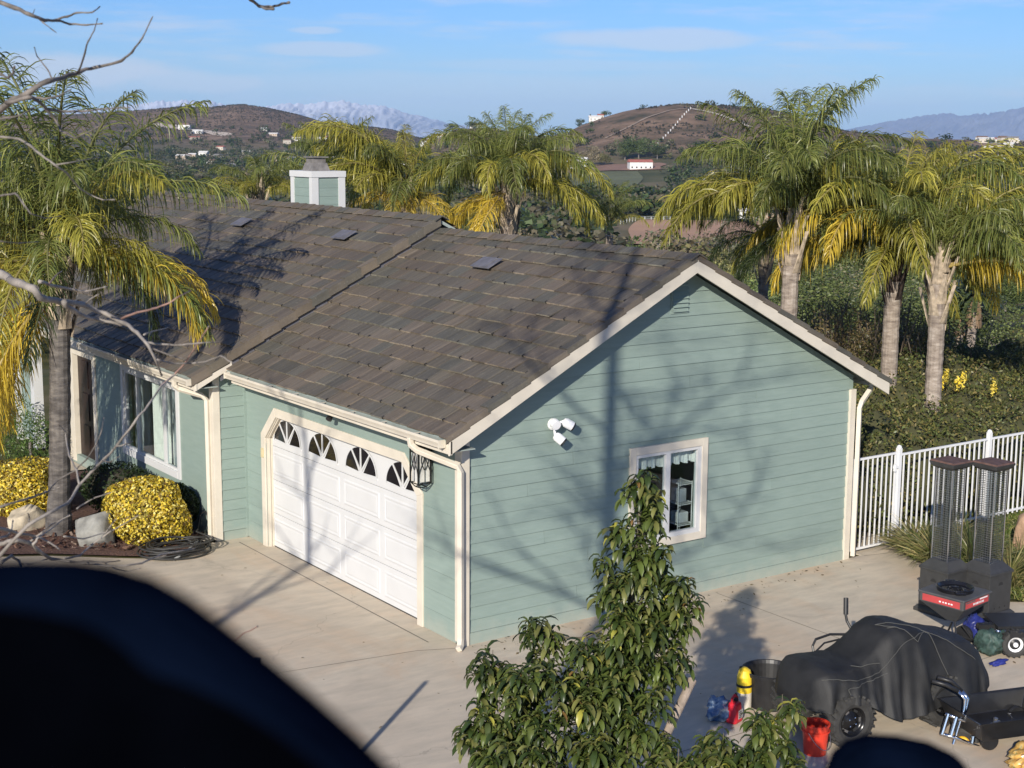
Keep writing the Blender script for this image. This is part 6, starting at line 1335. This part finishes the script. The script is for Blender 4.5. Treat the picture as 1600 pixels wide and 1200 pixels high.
# black dump cart tray with hardware in it
def tray():
    c = gp(1566, 1150); x, y = c[0], c[1]; rz = -.30; t = thing('garden_cart', 'black poly tray of a garden cart with loose hardware in it', 'garden cart', (x, y, 0), rz)
    a, d_, z0, z1 = .62, .42, .14, .38; q = lambda s, z: [(-a * s, -d_ * s, z), (a * s, -d_ * s, z), (a * s, d_ * s, z), (-a * s, d_ * s, z)]
    b = MB(); b.add(q(.86, z0) + q(1, z1) + q(1.05, z1 + .01) + q(1.05, z1 - .02) + q(.97, z1) + q(.83, z0 + .02), [(3, 2, 1, 0)] + [(i, (i + 1) % 4, 4 + (i + 1) % 4, 4 + i) for i in range(4)] + [(4 + i, 4 + (i + 1) % 4, 8 + (i + 1) % 4, 8 + i) for i in range(4)] + [(16 + i, 16 + (i + 1) % 4, 20 + (i + 1) % 4, 20 + i) for i in range(4)] + [(8 + i, 8 + (i + 1) % 4, 16 + (i + 1) % 4, 16 + i) for i in range(4)] + [(20, 21, 22, 23)]); b.build('tray', simple('black poly', (.016, .016, .017), .3, 0, .2, 8), t, o=Z, bevel=.01)
    for sx in (-.4, .4):
        for sy in (-.3, .3):
            b = MB(); b.lathe([(.02, -.03), (.10, -.035), (.11, 0), (.10, .035), (.02, .03)], (sx, sy, .11), (0, 1, 0), 20); b.build('wheel', M['black'], t, o=Z)
    ci, si = math.cos(rz), math.sin(rz)
    for k, (u, w, lab) in enumerate(((-.12, -.02, 'grey metal bracket lying in the black cart tray'), (.12, -.14, 'steel bolt in the cart tray, left of a pair'), (.24, -.12, 'steel bolt in the cart tray, right of a pair'), (.22, .16, 'thin wire hook near the far side of the cart tray'))):
        p = (x + u * ci - w * si, y + u * si + w * ci, .162); b = MB()
        if k == 0: b.box((-.05, -.03, 0), (.05, .0, .05)); b.box((-.05, .0, 0), (.05, .05, .012)); b.lathe([(.03, 0), (.03, .05), (.01, .06)], (.05, .04, .01), sides=12)
        elif k < 3: b.tube([(0, -.05, .012), (0, .05, .012)], .012, 8); b.lathe([(.022, 0), (.022, .014)], (0, -.06, .012), (0, 1, 0), 6)
        else: b.tube([(-.04, -.05, .006), (0, 0, .01), (.03, .06, .006), (.05, .03, .006)], .005, 6)
        o = b.build(('metal_bracket', 'bolt', 'bolt', 'wire_hook')[k], M['steel'], o=Z); o.location = p; tag(o, lab, ('bracket', 'bolt', 'bolt', 'hook')[k])
tray()
# chromed barrow frame standing on end
def barrow():
    D = 17.4; q = lambda px, py, dd=0.0: at(px, py, D + dd); base = gp(1492, 1196); t = thing('barrow_frame', 'chromed tubular barrow frame with black handles and a yellow hubbed wheel', 'hand truck', (base[0], base[1], 0)); ch = M['chrome']
    for off, nm in ((0.0, 0), (.14, 1)):
        b = MB(); b.tube([q(1497 + off * 40, 1080, off), q(1508 + off * 30, 1092, off), q(1507 + off * 20, 1108, off), q(1500, 1128, off), q(1488, 1168, off), q(1482, 1186, off)], .022, 10); b.build('side_tube', ch, t, smooth=True)
        b = MB(); b.tube([q(1456 + off * 60, 1064 - off * 40, off), q(1478 + off * 60, 1070 - off * 40, off), q(1497 + off * 40, 1080, off)], .026, 10); b.build('handle_grip', M['black'], t, smooth=True)
    for p in (((1477, 1115), (1500, 1124), (1545, 1138)), ((1470, 1146), (1494, 1153), (1535, 1169))):
        b = MB(); b.tube([q(*p[0], -.05), q(*p[1], -.05), q(*p[2], -.05)], .020, 8); b.build('cross_tube', ch, t, smooth=True)
    for p in (((1482, 1115), (1472, 1147)), ((1495, 1120), (1486, 1150)), ((1546, 1137), (1535, 1170)), ((1521, 1150), (1519, 1161))):
        b = MB(); b.tube([q(*p[0], -.06), q(*p[1], -.06)], .027, 10); b.build('upright_tube', ch, t)
    b = MB(); b.obox(q(1482, 1184), right * .055, fwd * .04, down * .012); b.build('foot_plate', simple('blue steel', (.05, .07, .2), .4, .6), t)
    yl = simple('yellow hub', (.72, .42, .03), .4); c_ = q(1506, 1160, .14); ax = np.array(-fwd) * .8 + np.array(right) * -.45; wh, rim, cc, ax, u, v, o = wheel_parts(t, c_, ax, .185, .12, yl, lugs=14, rimr=.45)
barrow()
def soil_bag():
    c = gp(1606, 1198); mt, t_, b_ = mat_base('printed soil bag'); n_ = noise_(t_, 5, 3, pos_(t_, (1, 2.5, 2)), .5, .8); t_.links.new(ramp_(t_, n_, [(.30, (.10, .055, .03)), (.42, (.55, .30, .07)), (.52, (.66, .42, .12)), (.62, (.60, .45, .20)), (.72, (.16, .24, .05))]), b_.inputs['Base Color']); b_.inputs['Roughness'].default_value = .28
    t = thing('soil_bag', 'yellow and brown printed soil bag lying at the lower right corner', 'bag', (c[0], c[1], 0)); crumple('bag_body', (c[0] + .1, c[1], .10), (.40, .30, .17), mt, 5, t, amp=.3)
    b = MB(); b.obox((c[0] + .1, c[1] + .0, .235), (.07, .03, 0), (-.01, .05, 0), (0, 0, .006)); b.build('green_patch', simple('green print', (.04, .25, .04), .35), t)
soil_bag()
# coiled hose
def hose():
    c = np.array([-1.50, 6.50]); t = thing('garden_hose', 'coil of black garden hose lying in front of the golden shrub', 'hose', (c[0], c[1], 0)); hm = simple('black hose rubber', (.030, .029, .027), .5, 0, .3, 7); g = random.Random(2); P = []
    for k in range(11 * 28):
        a = TAU * k / 28; lp = k / 28; r = .33 + .20 * (0.5 + .5 * math.sin(lp * 2.4)) + .02 * g.random(); P.append((c[0] + math.cos(a) * r * 1.15 + .03 * math.sin(lp * 3), c[1] + math.sin(a) * r * .82 + .04 * math.cos(lp * 2), .03 + .018 * lp + .02 * math.sin(a * 2 + lp)))
    b = MB(); b.tube(P, .016, 7); b.build('coil', hm, t, smooth=True)
    e = P[-1]; b = MB(); b.tube([e, (c[0] + .5, c[1] + .3, .25), (-.82, 7.15, .20), (-.72, 7.25, .42), (-.68, 7.12, .5), (-.66, 7.03, .34)], .014, 7); b.build('hose_tail', hm, t, smooth=True)
    b = MB(); b.tube([(c[0] - .2, c[1] - .38, .03), (c[0] + .05, c[1] - .30, .10), (c[0] + .35, c[1] - .05, .17), (c[0] + .5, c[1] + .1, .14)], .020, 7); b.build('grey_hose', simple('grey hose', (.22, .22, .21), .5), t, smooth=True)
hose()
# ================================================================== MANGO TREE
def mango():
    base = (-2.35, -6.55, 0); t = thing('mango_tree', 'glossy drooping leaved young mango tree in the foreground', 'tree', base); D0 = depth((-2.35, -6.55, 3)); g = np.random.default_rng(12)
    blobs = [((1004, 742), 13, 22, .0), ((1000, 785), 36, 34, .0), ((1000, 850), 50, 52, .05), ((950, 900), 26, 34, 0), ((1005, 925), 70, 50, -.1), ((1060, 940), 34, 46, 0), ((985, 985), 60, 46, -.2), ((915, 1010), 42, 34, -.2), ((1020, 1010), 60, 60, .1), ((838, 995), 34, 38, .1), ((770, 1035), 36, 30, .1), ((850, 1075), 84, 55, -.4), ((930, 1080), 40, 50, -.2), ((960, 1090), 78, 70, -.3), ((780, 1110), 58, 50, -.1), ((770, 1160), 50, 60, -.2), ((860, 1180), 110, 60, -.6), ((980, 1180), 90, 45, -.5),
             ((1130, 1165), 45, 26, -.6), ((1190, 1140), 34, 34, -.6), ((1222, 1105), 24, 18, -.6), ((1200, 1185), 55, 40, -.7), ((1110, 1195), 50, 24, -.7), ((1060, 1190), 40, 22, -.6)]
    tips = []
    for (px_, py_), rx, ry, dz in blobs:
        D = D0 + dz; sc = D / FPX; area = rx * ry
        for _ in range(max(4, int(area / 100))):
            d = norm(g.normal(0, 1, 3)); k = .55 + .45 * g.random(); rd = min(.55, (rx + ry) / 2 * sc * .9)
            tips.append(at(px_, py_, D) + (right * d[0] * rx * sc + down * d[1] * ry * sc) * k + fwd * d[2] * rd * k)
    tips = np.array(tips); n = len(tips)
    # leaves: hang in whorls from every tip
    LV = []; nl = 14
    for p in tips:
        dl = .6 + .9 * g.random()
        for k in range(nl):
            a = TAU * k * .382 + g.normal(0, .25); e = g.uniform(.2, 1.05) - .5 * (k / nl); LV.append((p + np.array([0, 0, -.010 * k]), a, e, g.uniform(.085, .205), g.uniform(1.0, 2.3)))
    def leaf_arr(Ls):
        m_ = len(Ls); P0 = np.array([q[0] for q in Ls]); a = np.array([q[1] for q in Ls]); e = np.array([q[2] for q in Ls]); L_ = np.array([q[3] for q in Ls]); dr = np.array([q[4] for q in Ls])
        d = np.stack([np.cos(a) * np.cos(e), np.sin(a) * np.cos(e), np.sin(e)], -1); sdv = np.stack([-np.sin(a), np.cos(a), 0 * a], -1); k = 5; P = [P0]; cpt = P0; Nn = []
        for i in range(k - 1): cpt = cpt + d * (L_ / (k - 1))[:, None]; P.append(cpt); d = norm(d + np.array([0, 0, -1.0]) * (dr * .42)[:, None])
        P = np.stack(P, 1); hw = np.array([.004, .019, .025, .020, .001]) * 1.0; T = norm(P[:, 1:] - P[:, :-1]); T = np.concatenate([T, T[:, -1:]], 1); nrm_ = norm(np.cross(np.repeat(sdv[:, None], k, 1), T))
        wv = sdv[:, None] * hw[None, :, None] * (L_ / .17)[:, None, None]; fold = nrm_ * hw[None, :, None] * -.45 * np.sign(nrm_[..., 2:3] + 1e-6)
        v = np.stack([P - wv - fold * 1.0, P, P + wv - fold], 2)          # folded along the midrib
        b0 = (np.arange(m_) * k * 3)[:, None, None] + (np.arange(k - 1) * 3)[None, :, None] + np.arange(2)[None, None, :]
        f = np.stack([b0, b0 + 1, b0 + 4, b0 + 3], -1).reshape(-1, 4); return v.reshape(-1, 3), f, (k - 1) * 2
    MC = np.array([(.065, .092, .020), (.095, .125, .028), (.036, .058, .015), (.100, .125, .032), (.060, .080, .026), (.16, .165, .05)])
    cols = MC[g.integers(0, 6, len(LV))] * g.uniform(.75, 1.25, (len(LV), 1)); yl = g.random(len(LV)) < .012; cols[yl] = (.36, .34, .06); br = g.random(len(LV)) < .005; cols[br] = (.20, .12, .04)
    order = np.argsort([depth(q[0]) for q in LV]); sel = [i for i in order if 690 < pxof(LV[i][0])[0] < 1270 and pxof(LV[i][0])[1] < 1195][:300]; rest = np.ones(len(LV), bool); rest[sel] = False
    bo = np.array(base); M['mango'] = leafy('mango leaf', .25, .36)
    for i in sel:
        v, f, k = leaf_arr([LV[i]]); link('leaf', mesh_np('leaf', v - bo, f, M['mango'], np.tile(cols[i], (len(f), 1))), t)
    R_ = [LV[i] for i in np.where(rest)[0]]; v, f, k = leaf_arr(R_); o = link('foliage', mesh_np('foliage', v - bo, f, M['mango'], np.repeat(cols[rest], k, 0)), t); o['kind'] = 'stuff'
    b = MB(); top = at(1004, 752, D0); mid = at(985, 960, D0); lo = at(965, 1120, D0); b.tube([np.array([base[0], base[1], -.1]), (np.array(base) + lo) / 2 + [0, 0, .1], lo, mid, top], [.07, .06, .05, .03, .01], 8); mgb = simple('mango bark', (.10, .085, .06), .85, 0, .3, 12); b.build('trunk', mgb, t)
    for (px_, py_), rx, ry, dz in blobs[2:]:
        p = at(px_, py_, D0 + dz); s_ = .25; tr = np.array([base[0], base[1], s_]); c0 = tr if px_ > 1045 and py_ > 1050 else (mid if py_ < 1000 else lo) if py_ < 1130 else tr
        b = MB(); b.tube([c0, (c0 + p) / 2 + [0, 0, -.12], p, p + np.array([0, 0, .12])], [.020, .013, .008, .003], 5); b.build('branch', mgb, t)
mango()
p0, p1 = at(1082, 1062, 13.6), at(1040, 1150, 13.3); dlt = (p1 - p0); lo = p1 + dlt * ((p1[2] + .1) / -dlt[2]); b = MB(); b.tube([p0, p1, lo], .042, 12); tag(b.build('wooden_stake', simple('weathered stake wood', (.30, .24, .19), .85, 0, .3, 10, .4, 40), o=Vector((lo[0], lo[1], 0)), bevel=.004), 'weathered round wooden stake leaning beside the mango tree', 'stake')
# ================================================================== BARE TREE AT LEFT
def bare():
    base = np.array([-10.45, -10.75, 0]); t = thing('bare_tree', 'leafless tree whose grey branches reach in from the left', 'tree', tuple(base)); g = np.random.default_rng(21); tm = MB()
    tz = [0, 2, 4, 6, 8, 9.5, 11, 12.5, 14]; tp = [base + np.array([.05 * math.sin(z), .06 * math.cos(z * .8), z]) for z in tz]; tm.tube([tp[0] - [0, 0, .3]] + tp[1:], [.24, .20, .16, .125, .10, .095, .085, .06, .03], 10); tm.build('trunk', M['bark'], t)
    def seen(p):
        if depth(p) < .4: return False
        x, y = pxof(p); return -40 < x < 1640 and -40 < y < 1240
    def grow(p, d, L_, r, lv, out):
        n = 6; P = [p]; rs = [r]
        for i in range(n):
            d = norm(d + g.normal(0, .16, 3) + np.array([0, 0, .05])); q = P[-1] + d * L_ / n
            if seen(q) or np.linalg.norm(q - CAM) < 1.6: break
            P.append(q); rs.append(r * (1 - .75 * (i + 1) / n))
        if len(P) < 3: return
        out.tube(P, rs, 6 if lv == 0 else 4)
        if lv < 3:
            for k in range(1, len(P) - 1):
                for _ in range(2 if lv < 2 else 1):
                    if g.random() < .8: grow(P[k], norm(d + g.normal(0, .75, 3)), L_ * g.uniform(.35, .6), rs[k] * .6, lv + 1, out)
    for i in range(13):
        z = 6.4 + 7.2 * i / 13; k = np.interp(z, tz, range(len(tz))); p = base + np.array([.05 * math.sin(z), .06 * math.cos(z * .8), z]); a = i * 2.4 + g.normal(0, .3); o = MB()
        grow(p, norm(np.array([math.cos(a), math.sin(a), .55])), g.uniform(2.2, 3.9), .042 * (1.1 - .04 * i), 0, o)
        if o.v: o.build('branch', M['bark'], t)
    # the limbs in the picture: (px, py) along each, distance, thickness in px at both ends
    limbs = [([(-60, -20), (22, 12), (45, 22), (70, 32), (88, 32), (110, 38), (135, 39), (158, 37)], 5.6, 11, 3, 'bark'), ([(84, 32), (105, 26), (120, 20), (145, 19), (155, 11)], 5.6, 6, 2.5, 'bark'), ([(60, 28), (68, 36), (80, 45)], 5.6, 4, 2, 'bark'), ([(50, 24), (54, 15)], 5.6, 3, 1.5, 'bark'),
             ([(-80, 215), (0, 172), (22, 155), (45, 145), (75, 127), (100, 121), (125, 112), (150, 105), (190, 95), (206, 82), (222, 60), (235, 33)], 5.6, 17, 2.5, 'bark'), ([(122, 113), (133, 82), (138, 64), (147, 48), (152, 30)], 5.6, 5, 2, 'bark'), ([(82, 124), (74, 108), (58, 88), (54, 75)], 5.6, 4, 2, 'bark'),
             ([(10, 160), (45, 152), (60, 158), (72, 170), (95, 174), (130, 174), (165, 170), (200, 168)], 5.6, 10, 2, 'bark'), ([(70, 168), (85, 185), (95, 205), (118, 216), (150, 200)], 5.6, 7, 2, 'bark'), ([(45, 150), (70, 155), (92, 150), (110, 140)], 5.6, 8, 2, 'bark'), ([(-30, 112), (0, 116), (14, 121), (21, 114), (22, 107)], 5.5, 7, 4, 'bark'),
             ([(-60, 190), (0, 186), (32, 180), (50, 170)], 5.55, 6, 3, 'bark'), ([(-50, 212), (0, 214), (30, 217), (48, 228), (62, 240), (86, 258), (104, 270), (122, 292), (140, 304), (160, 312), (178, 312)], 5.55, 7, 2.5, 'drytwig'), ([(86, 258), (110, 254), (150, 246)], 5.55, 4, 2, 'drytwig'), ([(-40, 375), (0, 377), (30, 380), (58, 378)], 5.5, 4, 2, 'bark'), ([(-30, 318), (0, 306), (24, 302), (36, 318), (48, 334), (70, 341), (92, 338)], 5.5, 6, 2, 'bark'),
             ([(-80, 395), (0, 428), (28, 442), (55, 452), (62, 464), (95, 472), (130, 476), (165, 490), (195, 505), (215, 520), (232, 540), (243, 562), (252, 585)], 5.6, 22, 4, 'drytwig'), ([(100, 472), (122, 490), (150, 498), (185, 506)], 5.6, 12, 7, 'drytwig'), ([(62, 440), (85, 447), (110, 452), (132, 455), (150, 452), (165, 448)], 5.6, 8, 2.5, 'drytwig'), ([(190, 498), (215, 488), (240, 482), (258, 476), (275, 466), (296, 455)], 5.6, 6, 2.5, 'twigred'), ([(228, 535), (250, 538), (285, 539), (310, 536), (334, 535)], 5.6, 6, 2.5, 'drytwig'), ([(225, 523), (238, 518), (262, 512)], 5.6, 4, 2, 'drytwig'), ([(245, 562), (270, 568), (300, 568), (322, 565), (345, 556), (362, 566)], 5.6, 5, 2.5, 'drytwig'), ([(135, 474), (140, 468), (152, 461)], 5.6, 4, 2, 'drytwig'), ([(75, 445), (88, 430), (96, 424)], 5.6, 4, 2, 'twigred'), ([(240, 545), (265, 555), (285, 560)], 5.6, 4, 2, 'bark'),
             ([(-60, 905), (0, 868), (45, 820), (85, 797), (105, 787), (122, 760), (142, 738), (165, 715), (185, 693), (210, 660), (232, 632), (252, 603), (272, 586), (290, 566), (310, 535), (325, 512)], 5.8, 9, 2.5, 'drytwig'), ([(252, 603), (272, 586), (290, 566), (310, 535), (325, 512)], 5.78, 5, 3, 'twigred'), ([(124, 757), (120, 735), (108, 712), (104, 690), (102, 675), (94, 666)], 5.8, 5, 2.5, 'drytwig'), ([(-40, 800), (0, 792), (40, 780), (75, 768), (90, 750), (118, 735), (135, 718), (150, 695), (158, 675), (162, 655)], 5.8, 6, 2, 'bark'), ([(70, 768), (82, 766), (93, 761)], 5.8, 3, 1.5, 'drytwig'), ([(160, 720), (172, 722), (185, 714)], 5.8, 3, 1.5, 'bark'), ([(180, 698), (195, 694), (206, 690)], 5.8, 4, 2, 'drytwig'), ([(45, 815), (46, 808), (44, 803)], 5.8, 4, 3, 'bark'),
             ([(-60, 850), (0, 850), (20, 845), (45, 848), (60, 860), (80, 873), (110, 877), (140, 880), (165, 884), (195, 884), (222, 880), (252, 866), (300, 858)], 5.9, 11, 2.5, 'drytwig'), ([(45, 848), (62, 835), (80, 820), (110, 805)], 5.9, 6, 2, 'drytwig'), ([(-20, 820), (10, 828), (35, 835), (60, 838), (78, 848), (92, 858)], 5.9, 9, 3, 'drytwig'), ([(100, 872), (125, 868), (145, 850), (170, 832), (195, 818), (215, 806)], 5.9, 5, 2, 'drytwig'), ([(120, 795), (135, 785), (150, 777), (172, 770)], 5.9, 3.5, 2, 'drytwig'), ([(60, 862), (52, 850), (62, 838), (78, 828), (105, 806)], 5.9, 7, 2.5, 'drytwig'), ([(0, 880), (18, 868), (30, 876), (34, 890), (30, 905)], 5.9, 8, 4, 'drytwig'), ([(34, 880), (50, 880), (62, 876), (70, 874)], 5.9, 4, 2, 'drytwig'), ([(-20, 845), (10, 838), (18, 828), (20, 815)], 5.9, 6, 3, 'drytwig'),
             ([(110, 877), (140, 876), (165, 878), (185, 876)], 5.9, 4, 2, 'bark'), ([(165, 880), (180, 888), (200, 892), (218, 888)], 5.9, 3, 1.5, 'drytwig'), ([(222, 880), (240, 872), (258, 868)], 5.9, 4, 2, 'bark'), ([(100, 838), (130, 842), (165, 832), (178, 815)], 5.9, 4, 2, 'drytwig'),
             ([(350, -50), (375, -14), (392, 0), (405, 10), (425, 11), (440, 6), (451, 4)], 6.5, 9, 5, 'bark'), ([(405, 9), (416, 14), (426, 14)], 6.5, 6, 5, 'bark'), ([(340, 1010), (362, 1006), (380, 990), (394, 984), (402, 979)], 5.5, 3, 3, 'twigred')]
    tw = [limbs[0], limbs[4]]
    for P, D, w0, w1, mt in limbs:
        k = len(P); q = []; rs = []
        for i, (a, b_) in enumerate(P): q.append(at(a, b_, D + .25 * math.sin(i * .9 + P[0][0]))); rs.append((w0 + (w1 - w0) * i / (k - 1)) * .34 * D / FPX)
        Q = []; R_ = []                                            # a little knuckle at every bend
        for i in range(k):
            Q.append(q[i]); R_.append(rs[i] * 1.12)
            if i < k - 1:
                for s in (.33, .67): Q.append(q[i] * (1 - s) + q[i + 1] * s + g.normal(0, rs[i] * .25, 3)); R_.append((rs[i] * (1 - s) + rs[i + 1] * s) * .95)
        b = MB(); b.tube(Q, R_, 7)
        if P[0][0] < -10:                                           # run back to the trunk, out of the picture
            s_ = q[0]; tz_ = min(max(s_[2] - .8, 1.5), 9); e_ = base + np.array([0, 0, tz_]); md = (s_ + e_) / 2 + np.array([0, 0, -.15]) - right * .25; b.tube([s_, md, e_], [rs[0], rs[0] * 1.4, rs[0] * 1.9], 7)
        b.build('branch', M[mt], t, smooth=True)
        e = q[-1]; dr = norm(q[-1] - q[-2]); bd = MB(); bd.lathe([(.3 * rs[-1], -.008), (rs[-1] * 1.5, .006), (rs[-1] * 1.3, .014), (.0008, .024)], e, dr, 7); bd.build('bud', M['bark'], t)
bare()
def bare_two():
    base = np.array([-13.4, -6.35, 0]); t = thing('bare_tree', 'second leafless tree left of the picture that shades the garage door', 'tree', tuple(base)); g = np.random.default_rng(4)
    b = MB(); b.tube([base + [0, 0, -.3], base + [.03, 0, 3], base + [-.04, .05, 6], base + [.05, 0, 8], base + [0, .1, 10]], [.13, .10, .085, .07, .03], 9); b.build('trunk', M['bark'], t)
    for k in range(9):
        z = 5.6 + .45 * k; a = k * 2.4 + 1; d = norm(np.array([math.cos(a), math.sin(a), .8])); p = base + np.array([0, 0, z]); b = MB(); L_ = 2.2 - .12 * k; q = [p + d * L_ * s + g.normal(0, .05, 3) * (s > 0) for s in (0, .3, .6, 1)]; b.tube(q, [.034, .024, .016, .006], 6)
        for j in (1, 2): d2 = norm(d + g.normal(0, .6, 3)); b.tube([q[j], q[j] + d2 * L_ * .3, q[j] + d2 * L_ * .55 + [0, 0, .08]], [.017, .011, .005], 5)
        b.build('branch', M['bark'], t)
bare_two()
# litter blown onto the concrete
g = np.random.default_rng(8); n = 260; xy = np.stack([g.uniform(-6, 9, n), g.uniform(-8, 6.5, n)], -1); k = g.random(n) < .45; xy[k, 1] = -.05 - np.abs(g.normal(0, .35, k.sum())); xy[k, 0] = g.uniform(0, 7.8, k.sum()); xy = xy[(xy[:, 1] < -.04) | (xy[:, 0] < -.12)]; xy = xy[(xy[:, 0] < 7.7) & ((xy[:, 0] > -1) | (xy[:, 1] < 5))]; n = len(xy)
a = g.uniform(0, TAU, n); s_ = g.uniform(.012, .035, n)[:, None]; P = np.stack([xy[:, 0], xy[:, 1], np.full(n, .012)], -1); A = np.stack([np.cos(a), np.sin(a), g.normal(0, .15, n)], -1) * s_; B_ = np.stack([-np.sin(a), np.cos(a), g.normal(0, .2, n)], -1) * s_ * .45
tag(link('leaf_litter', mesh_np('leaf_litter', np.stack([P - A, P + B_, P + A, P - B_], 1).reshape(-1, 3), np.arange(n * 4).reshape(-1, 4), M['leaf'], np.array([(.13, .09, .05), (.2, .15, .08), (.09, .07, .045), (.5, .47, .42)])[g.choice(4, n, p=(.4, .3, .2, .1))])), kind='stuff')
# slim post below the picture's edge: its shadow lies across the driveway
c = (-1.12 - 5.0 * math.cos(SUN_AZ), -.86 - 5.0 * math.sin(SUN_AZ)); b = MB(); b.tube([(c[0], c[1], -.1), (c[0], c[1], 5.0 * math.tan(SUN_EL))], .035, 10); tag(b.build('metal_post', M['blackmetal'], o=Vector((*c, 0))), 'slim dark post whose straight shadow lies on the driveway', 'post')
# ================================================================== DARK PADDED SHAPES RIGHT BY THE CAMERA
navy = simple('dark navy padding lit tone', (.0016, .0034, .0095), .9, 0, .3, 30, spec=.0)
def pad(label, P, D, thick):
    o = at(P[len(P) // 2][0], 1230, D); t = thing('seat_back', label, 'seat back', tuple(o), 0, 'dark padded shapes close to the camera'); q = [at(a, b_, D) for a, b_ in P]; ctr = np.mean(q, 0)
    n = len(q); lay = [(0, .22), (.05, .13), (.16, .06), (.35, 0.0), (.7, .0), (1, .12)]; rings = []
    for s_, ins in lay: rings.append([p + (ctr - p) / np.linalg.norm(ctr - p) * ins * thick * 1.9 + fwd * thick * s_ for p in q])
    m_ = MB(); m_.add([p for r in rings for p in r], [(a * n + k, a * n + (k + 1) % n, (a + 1) * n + (k + 1) % n, (a + 1) * n + k) for a in range(len(lay) - 1) for k in range(n)]); m_.build('lit_edge', navy, t, recalc=True)  # lighter navy edge: skylight along the rim put into the colour
    m_ = MB(); m_.prism([p + (ctr - p) * .002 + fwd * .001 for p in rings[0]], fwd * thick * .9); m_.build('shaded_front', simple('navy padding in painted shade', (.0006, .0008, .0015), .95, 0, .3, 30, spec=0), t, recalc=True)  # front of the same padding, its shade painted as near black
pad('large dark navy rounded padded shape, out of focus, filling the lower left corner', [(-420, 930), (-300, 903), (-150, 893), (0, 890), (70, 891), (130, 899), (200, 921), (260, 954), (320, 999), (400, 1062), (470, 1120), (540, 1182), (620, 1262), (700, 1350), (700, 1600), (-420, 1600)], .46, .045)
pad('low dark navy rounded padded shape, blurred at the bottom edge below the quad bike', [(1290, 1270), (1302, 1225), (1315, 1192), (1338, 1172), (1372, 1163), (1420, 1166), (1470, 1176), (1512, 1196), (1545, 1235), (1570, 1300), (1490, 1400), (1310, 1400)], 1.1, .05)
